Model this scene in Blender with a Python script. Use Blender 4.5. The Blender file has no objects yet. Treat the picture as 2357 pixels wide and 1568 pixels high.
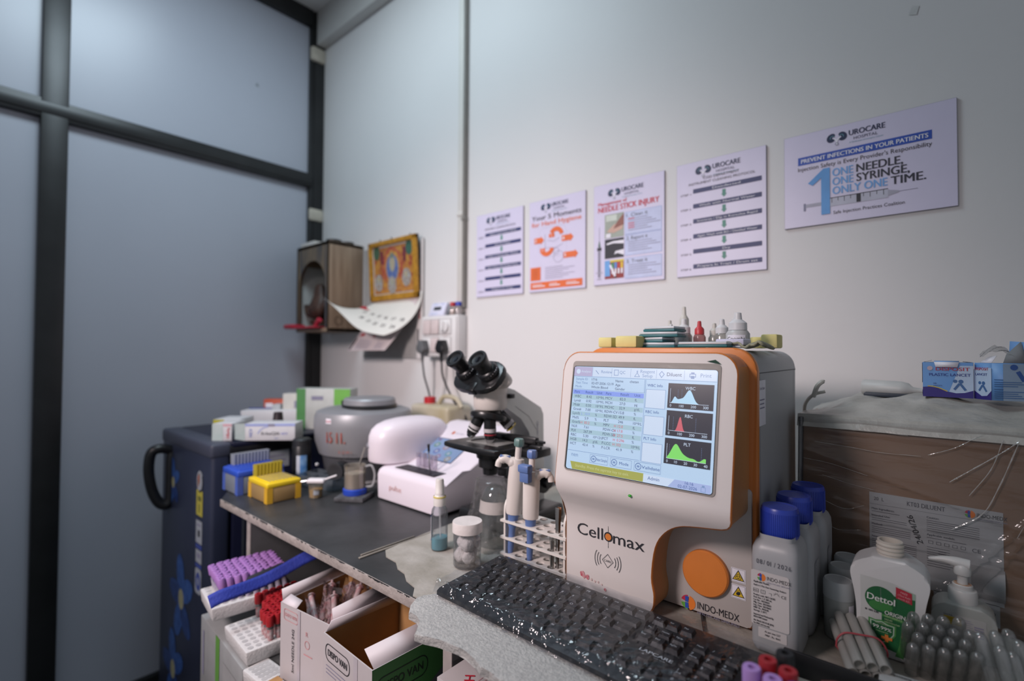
import bpy, bmesh, math, random
from math import sin, cos, pi, radians, sqrt, atan2
from mathutils import Matrix, Vector
random.seed(7)
SC = bpy.context.scene
COL = SC.collection

# ---------------------------------------------------------------- camera
cam_data = bpy.data.cameras.new('camera')
cam = bpy.data.objects.new('camera', cam_data)
COL.objects.link(cam)
cam_data.sensor_width = 36.0
cam_data.sensor_fit = 'HORIZONTAL'
cam_data.lens = 1148.39 / 2357 * 36.0
cam_data.clip_start = 0.02
_r = Vector((0.76127382, 0.64841081, 0.00505874))
_d = Vector((-0.0098105, 0.01931804, -0.99976526))
_f = Vector((-0.64835632, 0.76104549, 0.02106756))
_m = Matrix((( _r.x, -_d.x, -_f.x, 2.306), (_r.y, -_d.y, -_f.y, -1.25), (_r.z, -_d.z, -_f.z, 1.316), (0, 0, 0, 1)))
cam.matrix_world = _m
cam_data.dof.use_dof = True
cam_data.dof.focus_distance = 0.76
cam_data.dof.aperture_fstop = 2.0
SC.camera = cam

# ---------------------------------------------------------------- world, lamps, exposure
SC.view_settings.view_transform = 'Standard'
SC.view_settings.look = 'None'
SC.view_settings.gamma = 1.0
SC.view_settings.use_curve_mapping = False
SC.view_settings.exposure = 0.0
world = bpy.data.worlds.new('room_ambient')
SC.world = world
world.use_nodes = True
_bg = world.node_tree.nodes['Background']
_bg.inputs['Color'].default_value = (0.86, 0.90, 1.0, 1)
_bg.inputs['Strength'].default_value = 0.29

def area_lamp(name, loc, target, sx, sy, power, col):
    l = bpy.data.lights.new(name, 'AREA')
    l.shape = 'RECTANGLE'; l.size = sx; l.size_y = sy
    l.energy = power; l.color = col
    o = bpy.data.objects.new(name, l); COL.objects.link(o)
    o.location = loc
    o.rotation_euler = (Vector(target) - Vector(loc)).to_track_quat('-Z', 'Y').to_euler()
    return o
# cool ceiling panel near the wall, and an unseen warm-white spot out in the room, set from the cast shadows
area_lamp('ceiling_panel_lamp', (0.95, -0.85, 2.94), (0.95, -0.85, 0), 0.6, 0.6, 19.0, (0.74, 0.90, 1.0))
_sl = bpy.data.lights.new('warm_room_spot', 'SPOT')
_sl.energy = 172.0; _sl.color = (1.0, 0.85, 0.85); _sl.spot_size = radians(70); _sl.spot_blend = 1.0; _sl.shadow_soft_size = 0.22  # wide soft cone added to darken the edges like lens vignetting
_so = bpy.data.objects.new('warm_room_spot', _sl); COL.objects.link(_so)
_so.location = (1.38, -2.15, 2.08)
_so.rotation_euler = (Vector((1.25, -0.25, 1.0)) - Vector(_so.location)).to_track_quat('-Z', 'Y').to_euler()

# ---------------------------------------------------------------- materials
def lin(c):
    return c / 12.92 if c <= 0.04045 else ((c + 0.055) / 1.055) ** 2.4
def hexlin(h):
    h = h.lstrip('#')
    return tuple(lin(int(h[i:i+2], 16) / 255) for i in (0, 2, 4))
MATS = {}
def mat(name, h, rough=0.5, metal=0.0, spec=0.5, var=0.05, scale=30, bump=0.0, bscale=None, emit=0.0, sss=0.0, coat=0.0, stretch=None, h2=None, detail=4, lo=.35, hi=.65):
    """procedural principled material: noise drives a slight colour change and, if asked, a bump"""
    if name in MATS: return MATS[name]
    m = bpy.data.materials.new(name); m.use_nodes = True
    nt = m.node_tree; N = nt.nodes; L = nt.links
    b = N['Principled BSDF']
    c = hexlin(h) + (1,)
    tc = N.new('ShaderNodeTexCoord'); mp = N.new('ShaderNodeMapping')
    if stretch: mp.inputs['Scale'].default_value = stretch
    L.new(tc.outputs['Object'], mp.inputs['Vector'])
    nz = N.new('ShaderNodeTexNoise'); nz.inputs['Scale'].default_value = scale; nz.inputs['Detail'].default_value = detail
    L.new(mp.outputs['Vector'], nz.inputs['Vector'])
    rp = N.new('ShaderNodeValToRGB')
    rp.color_ramp.elements[0].position = lo; rp.color_ramp.elements[1].position = hi
    if h2:
        rp.color_ramp.elements[0].color = c; rp.color_ramp.elements[1].color = hexlin(h2) + (1,)
    else:
        rp.color_ramp.elements[0].color = tuple(x * (1 - var) for x in c[:3]) + (1,)
        rp.color_ramp.elements[1].color = tuple(min(1, x * (1 + var)) for x in c[:3]) + (1,)
    L.new(nz.outputs['Fac'], rp.inputs['Fac'])
    if not emit: L.new(rp.outputs['Color'], b.inputs['Base Color'])
    else: b.inputs['Base Color'].default_value = tuple(x * 0.12 for x in c[:3]) + (1,)
    b.inputs['Roughness'].default_value = rough
    b.inputs['Metallic'].default_value = metal
    b.inputs['Specular IOR Level'].default_value = spec
    b.inputs['Coat Weight'].default_value = coat
    if sss:
        b.inputs['Subsurface Weight'].default_value = sss
        b.inputs['Subsurface Radius'].default_value = (0.02, 0.02, 0.02)
        b.inputs['Subsurface Scale'].default_value = 0.3
    if emit:
        L.new(rp.outputs['Color'], b.inputs['Emission Color']); b.inputs['Emission Strength'].default_value = emit
    if bump:
        nb = N.new('ShaderNodeTexNoise'); nb.inputs['Scale'].default_value = bscale or scale; nb.inputs['Detail'].default_value = 5
        L.new(mp.outputs['Vector'], nb.inputs['Vector'])
        bp = N.new('ShaderNodeBump'); bp.inputs['Strength'].default_value = bump; bp.inputs['Distance'].default_value = 0.01
        L.new(nb.outputs['Fac'], bp.inputs['Height']); L.new(bp.outputs['Normal'], b.inputs['Normal'])
    MATS[name] = m
    return m
def clear(name, tint='#ffffff', gloss=0.08, milk=0.0, milkcol='#ffffff', rough=0.05, bump=0.0, bscale=20, stretch=None):
    """thin clear plastic or glass: transparent + fresnel gloss + an optional milky diffuse share"""
    if name in MATS: return MATS[name]
    m = bpy.data.materials.new(name); m.use_nodes = True
    nt = m.node_tree; N = nt.nodes; L = nt.links
    N.remove(N['Principled BSDF']); out = N['Material Output']
    tr = N.new('ShaderNodeBsdfTransparent'); tr.inputs['Color'].default_value = hexlin(tint) + (1,)
    gl = N.new('ShaderNodeBsdfGlossy'); gl.inputs['Roughness'].default_value = rough
    df = N.new('ShaderNodeBsdfDiffuse'); df.inputs['Color'].default_value = hexlin(milkcol) + (1,)
    lw = N.new('ShaderNodeLayerWeight'); lw.inputs['Blend'].default_value = 0.25
    tc = N.new('ShaderNodeTexCoord'); mp = N.new('ShaderNodeMapping')
    if stretch: mp.inputs['Scale'].default_value = stretch
    L.new(tc.outputs['Object'], mp.inputs['Vector'])
    nz = N.new('ShaderNodeTexNoise'); nz.inputs['Scale'].default_value = bscale; nz.inputs['Detail'].default_value = 3
    L.new(mp.outputs['Vector'], nz.inputs['Vector'])
    if bump:
        bp = N.new('ShaderNodeBump'); bp.inputs['Strength'].default_value = bump; bp.inputs['Distance'].default_value = 0.01
        L.new(nz.outputs['Fac'], bp.inputs['Height'])
        L.new(bp.outputs['Normal'], gl.inputs['Normal']); L.new(bp.outputs['Normal'], lw.inputs['Normal'])
    m1 = N.new('ShaderNodeMixShader')
    mm = N.new('ShaderNodeMath'); mm.operation = 'MULTIPLY_ADD'; mm.inputs[1].default_value = 0.12; mm.inputs[2].default_value = milk - 0.06 if milk > 0.06 else 0
    L.new(nz.outputs['Fac'], mm.inputs[0])
    if milk: L.new(mm.outputs[0], m1.inputs[0])
    else: m1.inputs[0].default_value = 0.0
    L.new(tr.outputs[0], m1.inputs[1]); L.new(df.outputs[0], m1.inputs[2])
    ad = N.new('ShaderNodeMath'); ad.operation = 'MULTIPLY_ADD'; ad.inputs[1].default_value = 0.5; ad.inputs[2].default_value = gloss; ad.use_clamp = True
    L.new(lw.outputs['Fresnel'], ad.inputs[0])
    m2 = N.new('ShaderNodeMixShader')
    L.new(ad.outputs[0], m2.inputs[0]); L.new(m1.outputs[0], m2.inputs[1]); L.new(gl.outputs[0], m2.inputs[2])
    L.new(m2.outputs[0], out.inputs['Surface'])
    MATS[name] = m
    return m

# ---------------------------------------------------------------- mesh builder
_TXT = {}
def text_geo(s, bold):
    k = (s, bold)
    if k not in _TXT:
        cu = bpy.data.curves.new('t', 'FONT'); cu.body = s; cu.size = 1.0; cu.resolution_u = 3; cu.offset = bold
        o = bpy.data.objects.new('t', cu); COL.objects.link(o)
        dg = bpy.context.evaluated_depsgraph_get()
        me = o.evaluated_get(dg).to_mesh()
        v = [tuple(p.co) for p in me.vertices]; f = [tuple(p.vertices) for p in me.polygons]
        o.evaluated_get(dg).to_mesh_clear()
        bpy.data.objects.remove(o); bpy.data.curves.remove(cu)
        _TXT[k] = (v, f)
    return _TXT[k]
def frame(o, x, y):
    x = Vector(x).normalized(); y = Vector(y); y = (y - x * y.dot(x)).normalized(); z = x.cross(y)
    m = Matrix.Identity(4)
    for i in range(3):
        m[i][0], m[i][1], m[i][2], m[i][3] = x[i], y[i], z[i], o[i]
    return m
def axis(a, b):
    """matrix whose Z runs from a towards b, origin a"""
    a = Vector(a); d = Vector(b) - a
    return Matrix.Translation(a) @ d.to_track_quat('Z', 'Y').to_matrix().to_4x4()
def T(x=0, y=0, z=0): return Matrix.Translation((x, y, z))
def RZ(a): return Matrix.Rotation(radians(a), 4, 'Z')
def RX(a): return Matrix.Rotation(radians(a), 4, 'X')
def RY(a): return Matrix.Rotation(radians(a), 4, 'Y')

class MB:
    def __init__(s, M=None):
        s.v = []; s.f = []; s.m = []; s.mats = []; s.M = M or Matrix.Identity(4); s.stack = []
    def at(s, M): s.M = M; return s
    def mi(s, m):
        if m not in s.mats: s.mats.append(m)
        return s.mats.index(m)
    def add(s, vs, fs, m):
        n = len(s.v); i = s.mi(m) if not isinstance(m, list) else None
        s.v += [tuple(s.M @ Vector(p)) for p in vs]
        for k, f in enumerate(fs):
            s.f.append(tuple(n + q for q in f)); s.m.append(i if i is not None else s.mi(m[k]))
        return s
    def box(s, x0, x1, y0, y1, z0, z1, m, bev=0.0, seg=2, taper=1.0):
        bm = bmesh.new(); bmesh.ops.create_cube(bm, size=1.0)
        for v in bm.verts:
            t = taper if v.co.z < 0 else 1.0
            v.co = Vector(((x0 + x1) / 2 + v.co.x * (x1 - x0) * t, (y0 + y1) / 2 + v.co.y * (y1 - y0) * t, (z0 + z1) / 2 + v.co.z * (z1 - z0)))
        if bev: bmesh.ops.bevel(bm, geom=bm.edges[:] , offset=bev, segments=seg, profile=0.5, affect='EDGES')
        s.bm(bm, m); return s
    def bm(s, bm, m):
        bm.verts.index_update()
        s.add([v.co[:] for v in bm.verts], [[v.index for v in f.verts] for f in bm.faces], m); bm.free()
    def lathe(s, prof, m, n=24, sx=1.0, sy=1.0, sq=None):
        """prof: (r, z[, material for the band that ends here]); sq: superellipse exponent for squarish bottles"""
        vs = []; fs = []; ms = []; rows = []
        for p in prof:
            if p[0] <= 1e-6: rows.append([len(vs)]); vs.append((0, 0, p[1]))
            else:
                row = []
                for k in range(n):
                    a = 2 * pi * k / n; c, d = cos(a), sin(a)
                    if sq:
                        q = (abs(c) ** sq + abs(d) ** sq) ** (-1.0 / sq); c *= q; d *= q
                    row.append(len(vs)); vs.append((p[0] * c * sx, p[0] * d * sy, p[1]))
                rows.append(row)
        for i in range(len(rows) - 1):
            a, b = rows[i], rows[i + 1]; mm = prof[i + 1][2] if len(prof[i + 1]) > 2 else m
            if len(a) == 1 and len(b) == 1: continue
            for k in range(n):
                k2 = (k + 1) % n
                if len(a) == 1: fs.append((a[0], b[k2], b[k]))
                elif len(b) == 1: fs.append((a[k], a[k2], b[0]))
                else: fs.append((a[k], a[k2], b[k2], b[k]))
                ms.append(mm)
        s.add(vs, fs, ms); return s
    def cyl(s, r, z0, z1, m, n=20, bev=0.0, x=0, y=0):
        M = s.M; s.M = M @ T(x, y, 0)
        if bev: s.lathe([(0, z0), (r - bev, z0), (r, z0 + bev), (r, z1 - bev), (r - bev, z1), (0, z1)], m, n)
        else: s.lathe([(0, z0), (r, z0), (r, z1), (0, z1)], m, n)
        s.M = M; return s
    def tube(s, pts, r, m, n=8, caps=True):
        pts = [Vector(p) for p in pts]; vs = []; fs = []
        rr = r if isinstance(r, (list, tuple)) else [r] * len(pts)
        up = Vector((0, 0, 1)); prev = None
        for i, p in enumerate(pts):
            d = (pts[min(i + 1, len(pts) - 1)] - pts[max(i - 1, 0)]).normalized()
            if prev is None:
                x = d.cross(up if abs(d.z) < 0.95 else Vector((1, 0, 0))).normalized()
            else: x = (prev - d * prev.dot(d)).normalized()
            prev = x; y = d.cross(x)
            for k in range(n):
                a = 2 * pi * k / n; vs.append(p + (x * cos(a) + y * sin(a)) * rr[i])
        for i in range(len(pts) - 1):
            for k in range(n):
                k2 = (k + 1) % n; fs.append((i * n + k, i * n + k2, (i + 1) * n + k2, (i + 1) * n + k))
        if caps: fs.append(tuple(range(n))[::-1]); fs.append(tuple(range((len(pts) - 1) * n, len(pts) * n)))
        s.add(vs, fs, m); return s
    def prism(s, poly, z0, z1, m, bev=0.0, seg=2, mside=None):
        bm = bmesh.new()
        a = [bm.verts.new((p[0], p[1], z0)) for p in poly]; b = [bm.verts.new((p[0], p[1], z1)) for p in poly]
        n = len(poly); e = []
        f0 = bm.faces.new(a[::-1]); f1 = bm.faces.new(b)
        for k in range(n): bm.faces.new((a[k], a[(k + 1) % n], b[(k + 1) % n], b[k]))
        if bev:
            e = list(f1.edges) + list(f0.edges)
            bmesh.ops.bevel(bm, geom=e, offset=bev, segments=seg, profile=0.5, affect='EDGES', clamp_overlap=True)
        if mside is None: s.bm(bm, m)
        else:
            bm.normal_update(); bm.verts.index_update()
            s.add([v.co[:] for v in bm.verts], [[v.index for v in f.verts] for f in bm.faces], [m if abs(f.normal.z) > 0.999 else mside for f in bm.faces]); bm.free()
        return s
    def grid(s, fn, nu, nv, m):
        vs = [fn(i / nu, j / nv) for j in range(nv + 1) for i in range(nu + 1)]
        fs = [(j * (nu + 1) + i, j * (nu + 1) + i + 1, (j + 1) * (nu + 1) + i + 1, (j + 1) * (nu + 1) + i) for j in range(nv) for i in range(nu)]
        s.add(vs, fs, m); return s
    def rect(s, x0, y0, x1, y1, m, z=0.0004, rad=0.0):
        if rad: return s.poly(rrect(x0, y0, x1, y1, rad), m, z)
        z = s.lift(z)
        s.add([(x0, y0, z), (x1, y0, z), (x1, y1, z), (x0, y1, z)], [(0, 1, 2, 3)], m); return s
    def poly(s, p, m, z=0.0004):
        z = s.lift(z)
        s.add([(a, b, z) for a, b in p], [tuple(range(len(p)))], m); return s
    def disc(s, x, y, rx, m, z=0.0004, ry=None, n=20, a0=0, a1=360):
        ry = ry or rx
        p = [(x + rx * cos(radians(a0 + (a1 - a0) * k / n)), y + ry * sin(radians(a0 + (a1 - a0) * k / n))) for k in range(n + (0 if a1 - a0 == 360 else 1))]
        if a1 - a0 != 360: p.append((x, y))
        return s.poly(p, m, z)
    def line(s, pts, w, m, z=0.0004, closed=False):
        """flat mitred stroke of width w through 2-D points"""
        P_ = [Vector(p) for p in pts]; n = len(P_); vs = []; z = s.lift(z)
        for k in range(n):
            a = P_[k - 1] if (k or closed) else P_[k]; c = P_[(k + 1) % n] if (k < n - 1 or closed) else P_[k]
            d1 = (P_[k] - a).normalized() if (P_[k] - a).length > 1e-9 else (c - P_[k]).normalized()
            d2 = (c - P_[k]).normalized() if (c - P_[k]).length > 1e-9 else d1
            t = (d1 + d2); t = t.normalized() if t.length > 1e-6 else d1
            q = Vector((-t.y, t.x)); k_ = w / 2 / max(0.4, q.dot(Vector((-d1.y, d1.x))))
            vs += [(*(P_[k] - q * k_), z), (*(P_[k] + q * k_), z)]
        fs = [(2 * k, 2 * ((k + 1) % n), 2 * ((k + 1) % n) + 1, 2 * k + 1) for k in range(n if closed else n - 1)]
        s.add(vs, fs, m); return s
    def lift(s, z):
        s.k = getattr(s, 'k', 0) + 1
        return z + 3e-6 * s.k
    def arc(s, x, y, r, a0, a1, w, m, z=0.0004, n=14, ry=None):
        ry = ry or r
        return s.line([(x + r * cos(radians(a0 + (a1 - a0) * k / n)), y + ry * sin(radians(a0 + (a1 - a0) * k / n))) for k in range(n + 1)], w, m, z)
    def text(s, t, x, y, size, m, al='L', bold=0.0, width=None, z=0.0006, rot=0, sx=1.0, R=0.0):
        """flat lettering; R wraps it round a vertical cylinder of that radius whose front point is the frame origin"""
        v, f = text_geo(t, 0.0); z = s.lift(z)
        if not v: return s
        xs = [p[0] for p in v]; x0, x1 = min(xs), max(xs); k = size * sx
        if width: k = width / max(1e-6, x1 - x0)
        off = {'L': -x0 * k, 'C': -(x0 + x1) / 2 * k, 'R': -x1 * k}[al]
        c, d = cos(radians(rot)), sin(radians(rot))
        pts = [(p[0] * k + off, p[1] * size) for p in v]
        q = [(x + a * c - b * d, y + a * d + b * c, z) for a, b in pts]
        if R: q = [((R + e) * sin(a / R), b, (R + e) * cos(a / R) - R) for a, b, e in q]
        s.add(q, f, m)
        if bold:
            e = min(0.05, bold * 3) * size; c2, d2 = cos(radians(rot)) * e, sin(radians(rot)) * e
            s.add([(a + c2, b + d2, g + 4e-6) for a, b, g in q], f, m)
        return s
    def patch(s, x0, y0, x1, y1, R, m, z=0.0004, n=12):
        """label wrapped round a vertical cylinder"""
        z = s.lift(z); vs = []
        for k in range(n + 1):
            a = (x0 + (x1 - x0) * k / n) / R
            vs += [((R + z) * sin(a), y0, (R + z) * cos(a) - R), ((R + z) * sin(a), y1, (R + z) * cos(a) - R)]
        s.add(vs, [(2 * k, 2 * k + 2, 2 * k + 3, 2 * k + 1) for k in range(n)], m); return s
    def build(s, name, parent=None, loc=None, rz=0.0, sharp=38, solid=0.0):
        me = bpy.data.meshes.new(name)
        me.from_pydata(s.v, [], s.f); me.update()
        for m in s.mats: me.materials.append(m)
        me.polygons.foreach_set('material_index', s.m)
        bm = bmesh.new(); bm.from_mesh(me); bmesh.ops.recalc_face_normals(bm, faces=bm.faces[:]); bm.to_mesh(me); bm.free()
        me.polygons.foreach_set('use_smooth', [True] * len(me.polygons))
        me.set_sharp_from_angle(angle=radians(sharp)); me.update()
        o = bpy.data.objects.new(name, me); COL.objects.link(o)
        if parent: o.parent = parent
        if loc: o.location = loc
        if rz: o.rotation_euler = (0, 0, radians(rz))
        if solid:
            md = o.modifiers.new('thickness', 'SOLIDIFY'); md.thickness = solid
        return o
def rrect(x0, y0, x1, y1, r, n=5):
    p = []
    for cx, cy, a in ((x1 - r, y0 + r, -90), (x1 - r, y1 - r, 0), (x0 + r, y1 - r, 90), (x0 + r, y0 + r, 180)):
        for k in range(n + 1): p.append((cx + r * cos(radians(a + 90 * k / n)), cy + r * sin(radians(a + 90 * k / n))))
    return p
def spline(pts, n=6):
    """Catmull-Rom through points"""
    P = [Vector(p) for p in pts]; P = [P[0] * 2 - P[1]] + P + [P[-1] * 2 - P[-2]]; out = []
    for i in range(1, len(P) - 2):
        for k in range(n):
            t = k / n; a, b, c, d = P[i - 1], P[i], P[i + 1], P[i + 2]
            out.append(0.5 * ((2 * b) + (c - a) * t + (2 * a - 5 * b + 4 * c - d) * t * t + (3 * b - a - 3 * c + d) * t ** 3))
    return out + [P[-2]]
def tag(o, label, cat, group=None, kind=None):
    o['label'] = label; o['category'] = cat
    if group: o['group'] = group
    if kind: o['kind'] = kind
    return o
def thing(name, label, cat, loc=(0, 0, 0), rz=0.0, group=None):
    o = bpy.data.objects.new(name, None); COL.objects.link(o)
    o.empty_display_size = 0.02
    o.location = loc; o.rotation_euler = (0, 0, radians(rz))
    return tag(o, label, cat, group)
def struct(o): o['kind'] = 'structure'; return o
def dup(root, loc=None, rz=None, label=None, group=None, rot=None):
    r = root.copy(); COL.objects.link(r)
    if loc is not None: r.location = loc
    if rz is not None: r.rotation_euler = (0, 0, radians(rz))
    if rot is not None: r.rotation_euler = rot
    if label: r['label'] = label
    if group: r['group'] = group
    for ch in list(root.children):
        c = ch.copy(); COL.objects.link(c); c.parent = r
        for g in list(ch.children):
            d = g.copy(); COL.objects.link(d); d.parent = c
    return r
B = 0.92        # worktop height
WALL = lambda x, z, y=-0.0: frame((x, y, z), (1, 0, 0), (0, 0, 1))      # drawing frame on the back wall, facing the room
# ================================================================ the room
wallm = mat('wall_paint', '#d6d4d3', 0.55, var=0.012, scale=3, bump=0.03, bscale=60)
ceilm = mat('ceiling_paint', '#d8d8d6', 0.7, var=0.02, scale=4)
frost = mat('frosted_pane', '#a9adb8', 0.34, spec=0.55, var=0.02, scale=2)
alu = mat('dark_bronze_aluminium', '#2b2c2d', 0.38, metal=0.35, var=0.1, scale=12)
plast = mat('white_trunking', '#cfccc6', 0.45, var=0.03, scale=12)
floorm = mat('floor_tile', '#4a4b4d', 0.4, var=0.1, scale=6)
black = mat('black_plastic', '#17181a', 0.35, var=0.1)
dark = mat('dark_void', '#121316', 0.8, var=0.1)
struct(MB().box(-0.3, 4.6, 0, 0.12, 0, 3.1, wallm).build('wall_back'))
struct(MB().box(-0.3, 4.6, -4.2, 0.12, -0.1, 0, floorm).build('floor'))
struct(MB().box(-0.3, 4.6, -4.2, 0.12, 2.965, 3.1, ceilm).build('ceiling'))
YL, YR = -1.016, -0.944     # mullion
for i, (a, b, c, d) in enumerate(((-0.944, -0.07, 2.1, 2.89), (-0.944, -0.07, 0.06, 2.165), (-2.2, -1.016, 2.1, 2.89), (-2.2, -1.016, 0.06, 2.165))):
    c2, d2 = (2.15, d) if c > 1 else (c, 2.12)
    w = MB().box(-0.02, -0.006, a - 0.01, b + 0.01, c2, d2, frost)
    if i == 0: w.at(Matrix.Identity(4)).add([(-0.0055, -0.318, 2.50), (-0.0055, -0.300, 2.497), (-0.0055, -0.309, 2.515)], [(0, 1, 2)], mat('grey_smudge', '#7d8288', 0.6))
    struct(w.build('window_%d' % (i + 1)))
struct(MB().box(-0.04, 0.012, -0.07, 0.0, 0, 2.965, alu, 0.003).box(0.012, 0.018, -0.05, 0.0, 0, 2.965, alu).build('trim_1'))
struct(MB().box(-0.04, 0.022, YL, YR, 0, 2.89, alu, 0.004).build('trim_2'))
struct(MB().box(-0.04, 0.02, -2.2, -0.06, 2.1, 2.165, alu, 0.004).box(0.0, 0.024, -2.2, -0.06, 2.112, 2.152, alu, 0.003).build('trim_3'))
struct(MB().box(-0.04, 0.02, -2.2, -0.06, 2.885, 2.965, alu, 0.004).build('trim_4'))
struct(MB().box(-0.04, 0.02, -2.2, -0.06, 0.0, 0.07, alu, 0.004).build('trim_5'))
struct(MB().box(0.02, 4.6, -0.045, 0.0, 2.80, 2.965, mat('beam_paint', '#cbcac6', 0.6, var=0.02, scale=5), 0.004).build('trim_6'))
# chips of plaster beside the corner post
pl = mat('bare_plaster', '#b9b2a4', 0.9, var=0.1)
struct(MB().box(0.0, 0.03, -0.072, -0.0, 2.72, 2.79, pl, 0.012).box(0.004, 0.026, -0.071, 0, 1.94, 2.0, pl, 0.01).build('trim_7'))
# vertical cable trunking with its collar
t = thing('cable_trunking', 'white plastic cable trunking running down the wall to the switch box', 'cable trunking', (1.012, 0, 1.47))
MB().box(-0.019, 0.010, -0.016, 0, 0, 1.33, plast, 0.002).build('channel', t)
MB().box(0.010, 0.019, -0.022, 0, 0, 1.33, mat('grey_trunking', '#8f8c86', 0.5), 0.003).build('darker_side', t)  # darker right side of the box section, set as a separate grey strip
MB().box(-0.021, 0.012, -0.019, 0, 0.33, 0.345, plast, 0.002).box(0.008, 0.021, -0.026, 0, 0.31, 0.325, mat('grey_trunking', '#8f8c86', 0.5), 0.002).build('clip', t)
tag(MB(WALL(2.27, 1.985)).poly([(0, 0), (0.012, -0.004), (0.016, 0.012), (0.006, 0.016)], mat('peeled_paint', '#c5c5c3', 0.7), 0.001).build('paint_flake'), 'tiny peeled paint flake on the bare wall at the top right', 'paint flake')
# ================================================================ posters on the wall
lav = mat('poster_sheet', '#d3cde3', 0.4, var=0.01)
edgem = mat('poster_edge', '#8e8a94', 0.6)
navy = mat('navy_print', '#1b2a4d', 0.5); navy2 = mat('bar_navy_print', '#343b66', 0.5); ink = mat('ink_print', '#25252b', 0.5)
grn = mat('green_arrow_print', '#4f8a7c', 0.5); greyp = mat('grey_print', '#86849a', 0.6); whitep = mat('white_print', '#e6e4ec', 0.5)
orng = mat('orange_print', '#dd6c3a', 0.5); redp = mat('red_print', '#c02a3c', 0.5); blup = mat('blue_print', '#2c51ae', 0.5)
sky = mat('light_blue_print', '#6aa0d8', 0.5); palebl = mat('pale_blue_print', '#c2c9e6', 0.5); teal = mat('teal_print', '#5f93a0', 0.5)
def board(w, h, x, z):
    b = MB(WALL(x, z))
    b.box(0, w, 0, h, 0, 0.0045, edgem).box(0.0006, w - 0.0006, 0.0006, h - 0.0006, 0.004, 0.005, lav)
    b.M = WALL(x, z, -0.005)
    return b
def bean(b, x, y, s, flip):
    k = -1 if flip else 1
    p = []
    for i in range(28):
        a = 2 * pi * i / 28; r = 1 - 0.42 * max(0, cos(a)) ** 6
        p.append((x + k * s * 0.5 * r * cos(a) * 1.05, y + s * 0.55 * r * sin(a) + 0.06 * s * cos(a)))
    b.poly(p, navy, 0.0004)
    b.arc(x + k * 0.1 * s, y, 0.24 * s, 30 if not flip else -30, 210 if not flip else 150, 0.07 * s, teal, 0.0007, 10)
    b.disc(x + k * 0.2 * s, y - 0.05 * s, 0.12 * s, lav, 0.0007, n=10)
def logo(b, x, y, s):
    """twin kidney mark with the hospital name, x,y = centre of the mark"""
    bean(b, x - 0.56 * s, y, s, False); bean(b, x + 0.56 * s, y, s, True)
    b.line([(x - 0.3 * s, y - 0.1 * s), (x, y - 0.45 * s), (x, y - 0.95 * s)], 0.16 * s, whitep, 0.0009)
    b.line([(x + 0.3 * s, y - 0.1 * s), (x, y - 0.45 * s)], 0.16 * s, whitep, 0.0009)
    b.arc(x, y - 0.85 * s, 0.16 * s, 0, 360, 0.07 * s, greyp, 0.001, 10)
    b.text('UROCARE', x + 1.25 * s, y - 0.15 * s, 0.95 * s, navy, bold=0.03, width=3.6 * s)
    b.text('HOSPITAL', x + 1.75 * s, y - 0.75 * s, 0.5 * s, navy, width=2.4 * s)
    b.text('A Dedicated Urosurgery Center', x + 1.3 * s, y - 1.1 * s, 0.24 * s, teal, width=3.4 * s)
def steps(x, z, w, h, titles, rows):
    b = board(w, h, x, z)
    logo(b, w * 0.32, h * 0.915, w * 0.085)
    for t, yy, ww in titles: b.text(t, w * 0.52, h * yy, 0.0085, ink, 'C', width=w * ww)
    for i, r in enumerate(rows):
        y = h * (0.742 - 0.1317 * i)
        b.rect(w * 0.2, y - 0.0055, w * 0.955, y + 0.0055, navy2, 0.0004, 0.0012)
        b.text(r, w * 0.58, y - 0.0026, 0.0075, whitep, 'C', width=min(w * 0.66, w * 0.028 * len(r)), z=0.0008)
        b.text('STEP %d' % (i + 1), w * 0.05, y - 0.0085, 0.0068, ink, width=w * 0.125)
        if i < 5:
            c = w * 0.555; q = y - 0.0085
            b.poly([(c - 0.004, q), (c - 0.004, q - 0.011), (c - 0.0068, q - 0.011), (c, q - 0.019), (c + 0.0068, q - 0.011), (c + 0.004, q - 0.011), (c + 0.004, q)], grn)
    return b
PG = 'protocol boards on the wall'
tag(steps(1.080, 1.502, 0.211, 0.286, [('INSTRUMENT CLEANING PROTOCOL', 0.80, 0.66)], ['Open Instrument Wash', 'Normal Water', 'Clean in Enzymatic Water', 'Again Wash with Distilled Water', 'Dry', 'Prepare In Trays']).build('wall_poster'),
    'small protocol board with navy bars beside the trunking, leftmost of five wall posters', 'poster', PG)
tag(steps(1.800, 1.506, 0.211, 0.288, [('CSSD DEPARTMENT', 0.832, 0.4), ('INSTRUMENT CLEANING PROTOCOL', 0.796, 0.74)], ['Disinfected', 'Wash with Normal Water', 'Immerse / Dip in Korsolex Rapid', 'Again Wash with RO / Distilled Water', 'Dry', 'Prepare In Trays / Drum set']).build('wall_poster'),
    'instrument cleaning protocol board with navy bars, between the needle stick and syringe posters', 'poster', PG)
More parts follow.
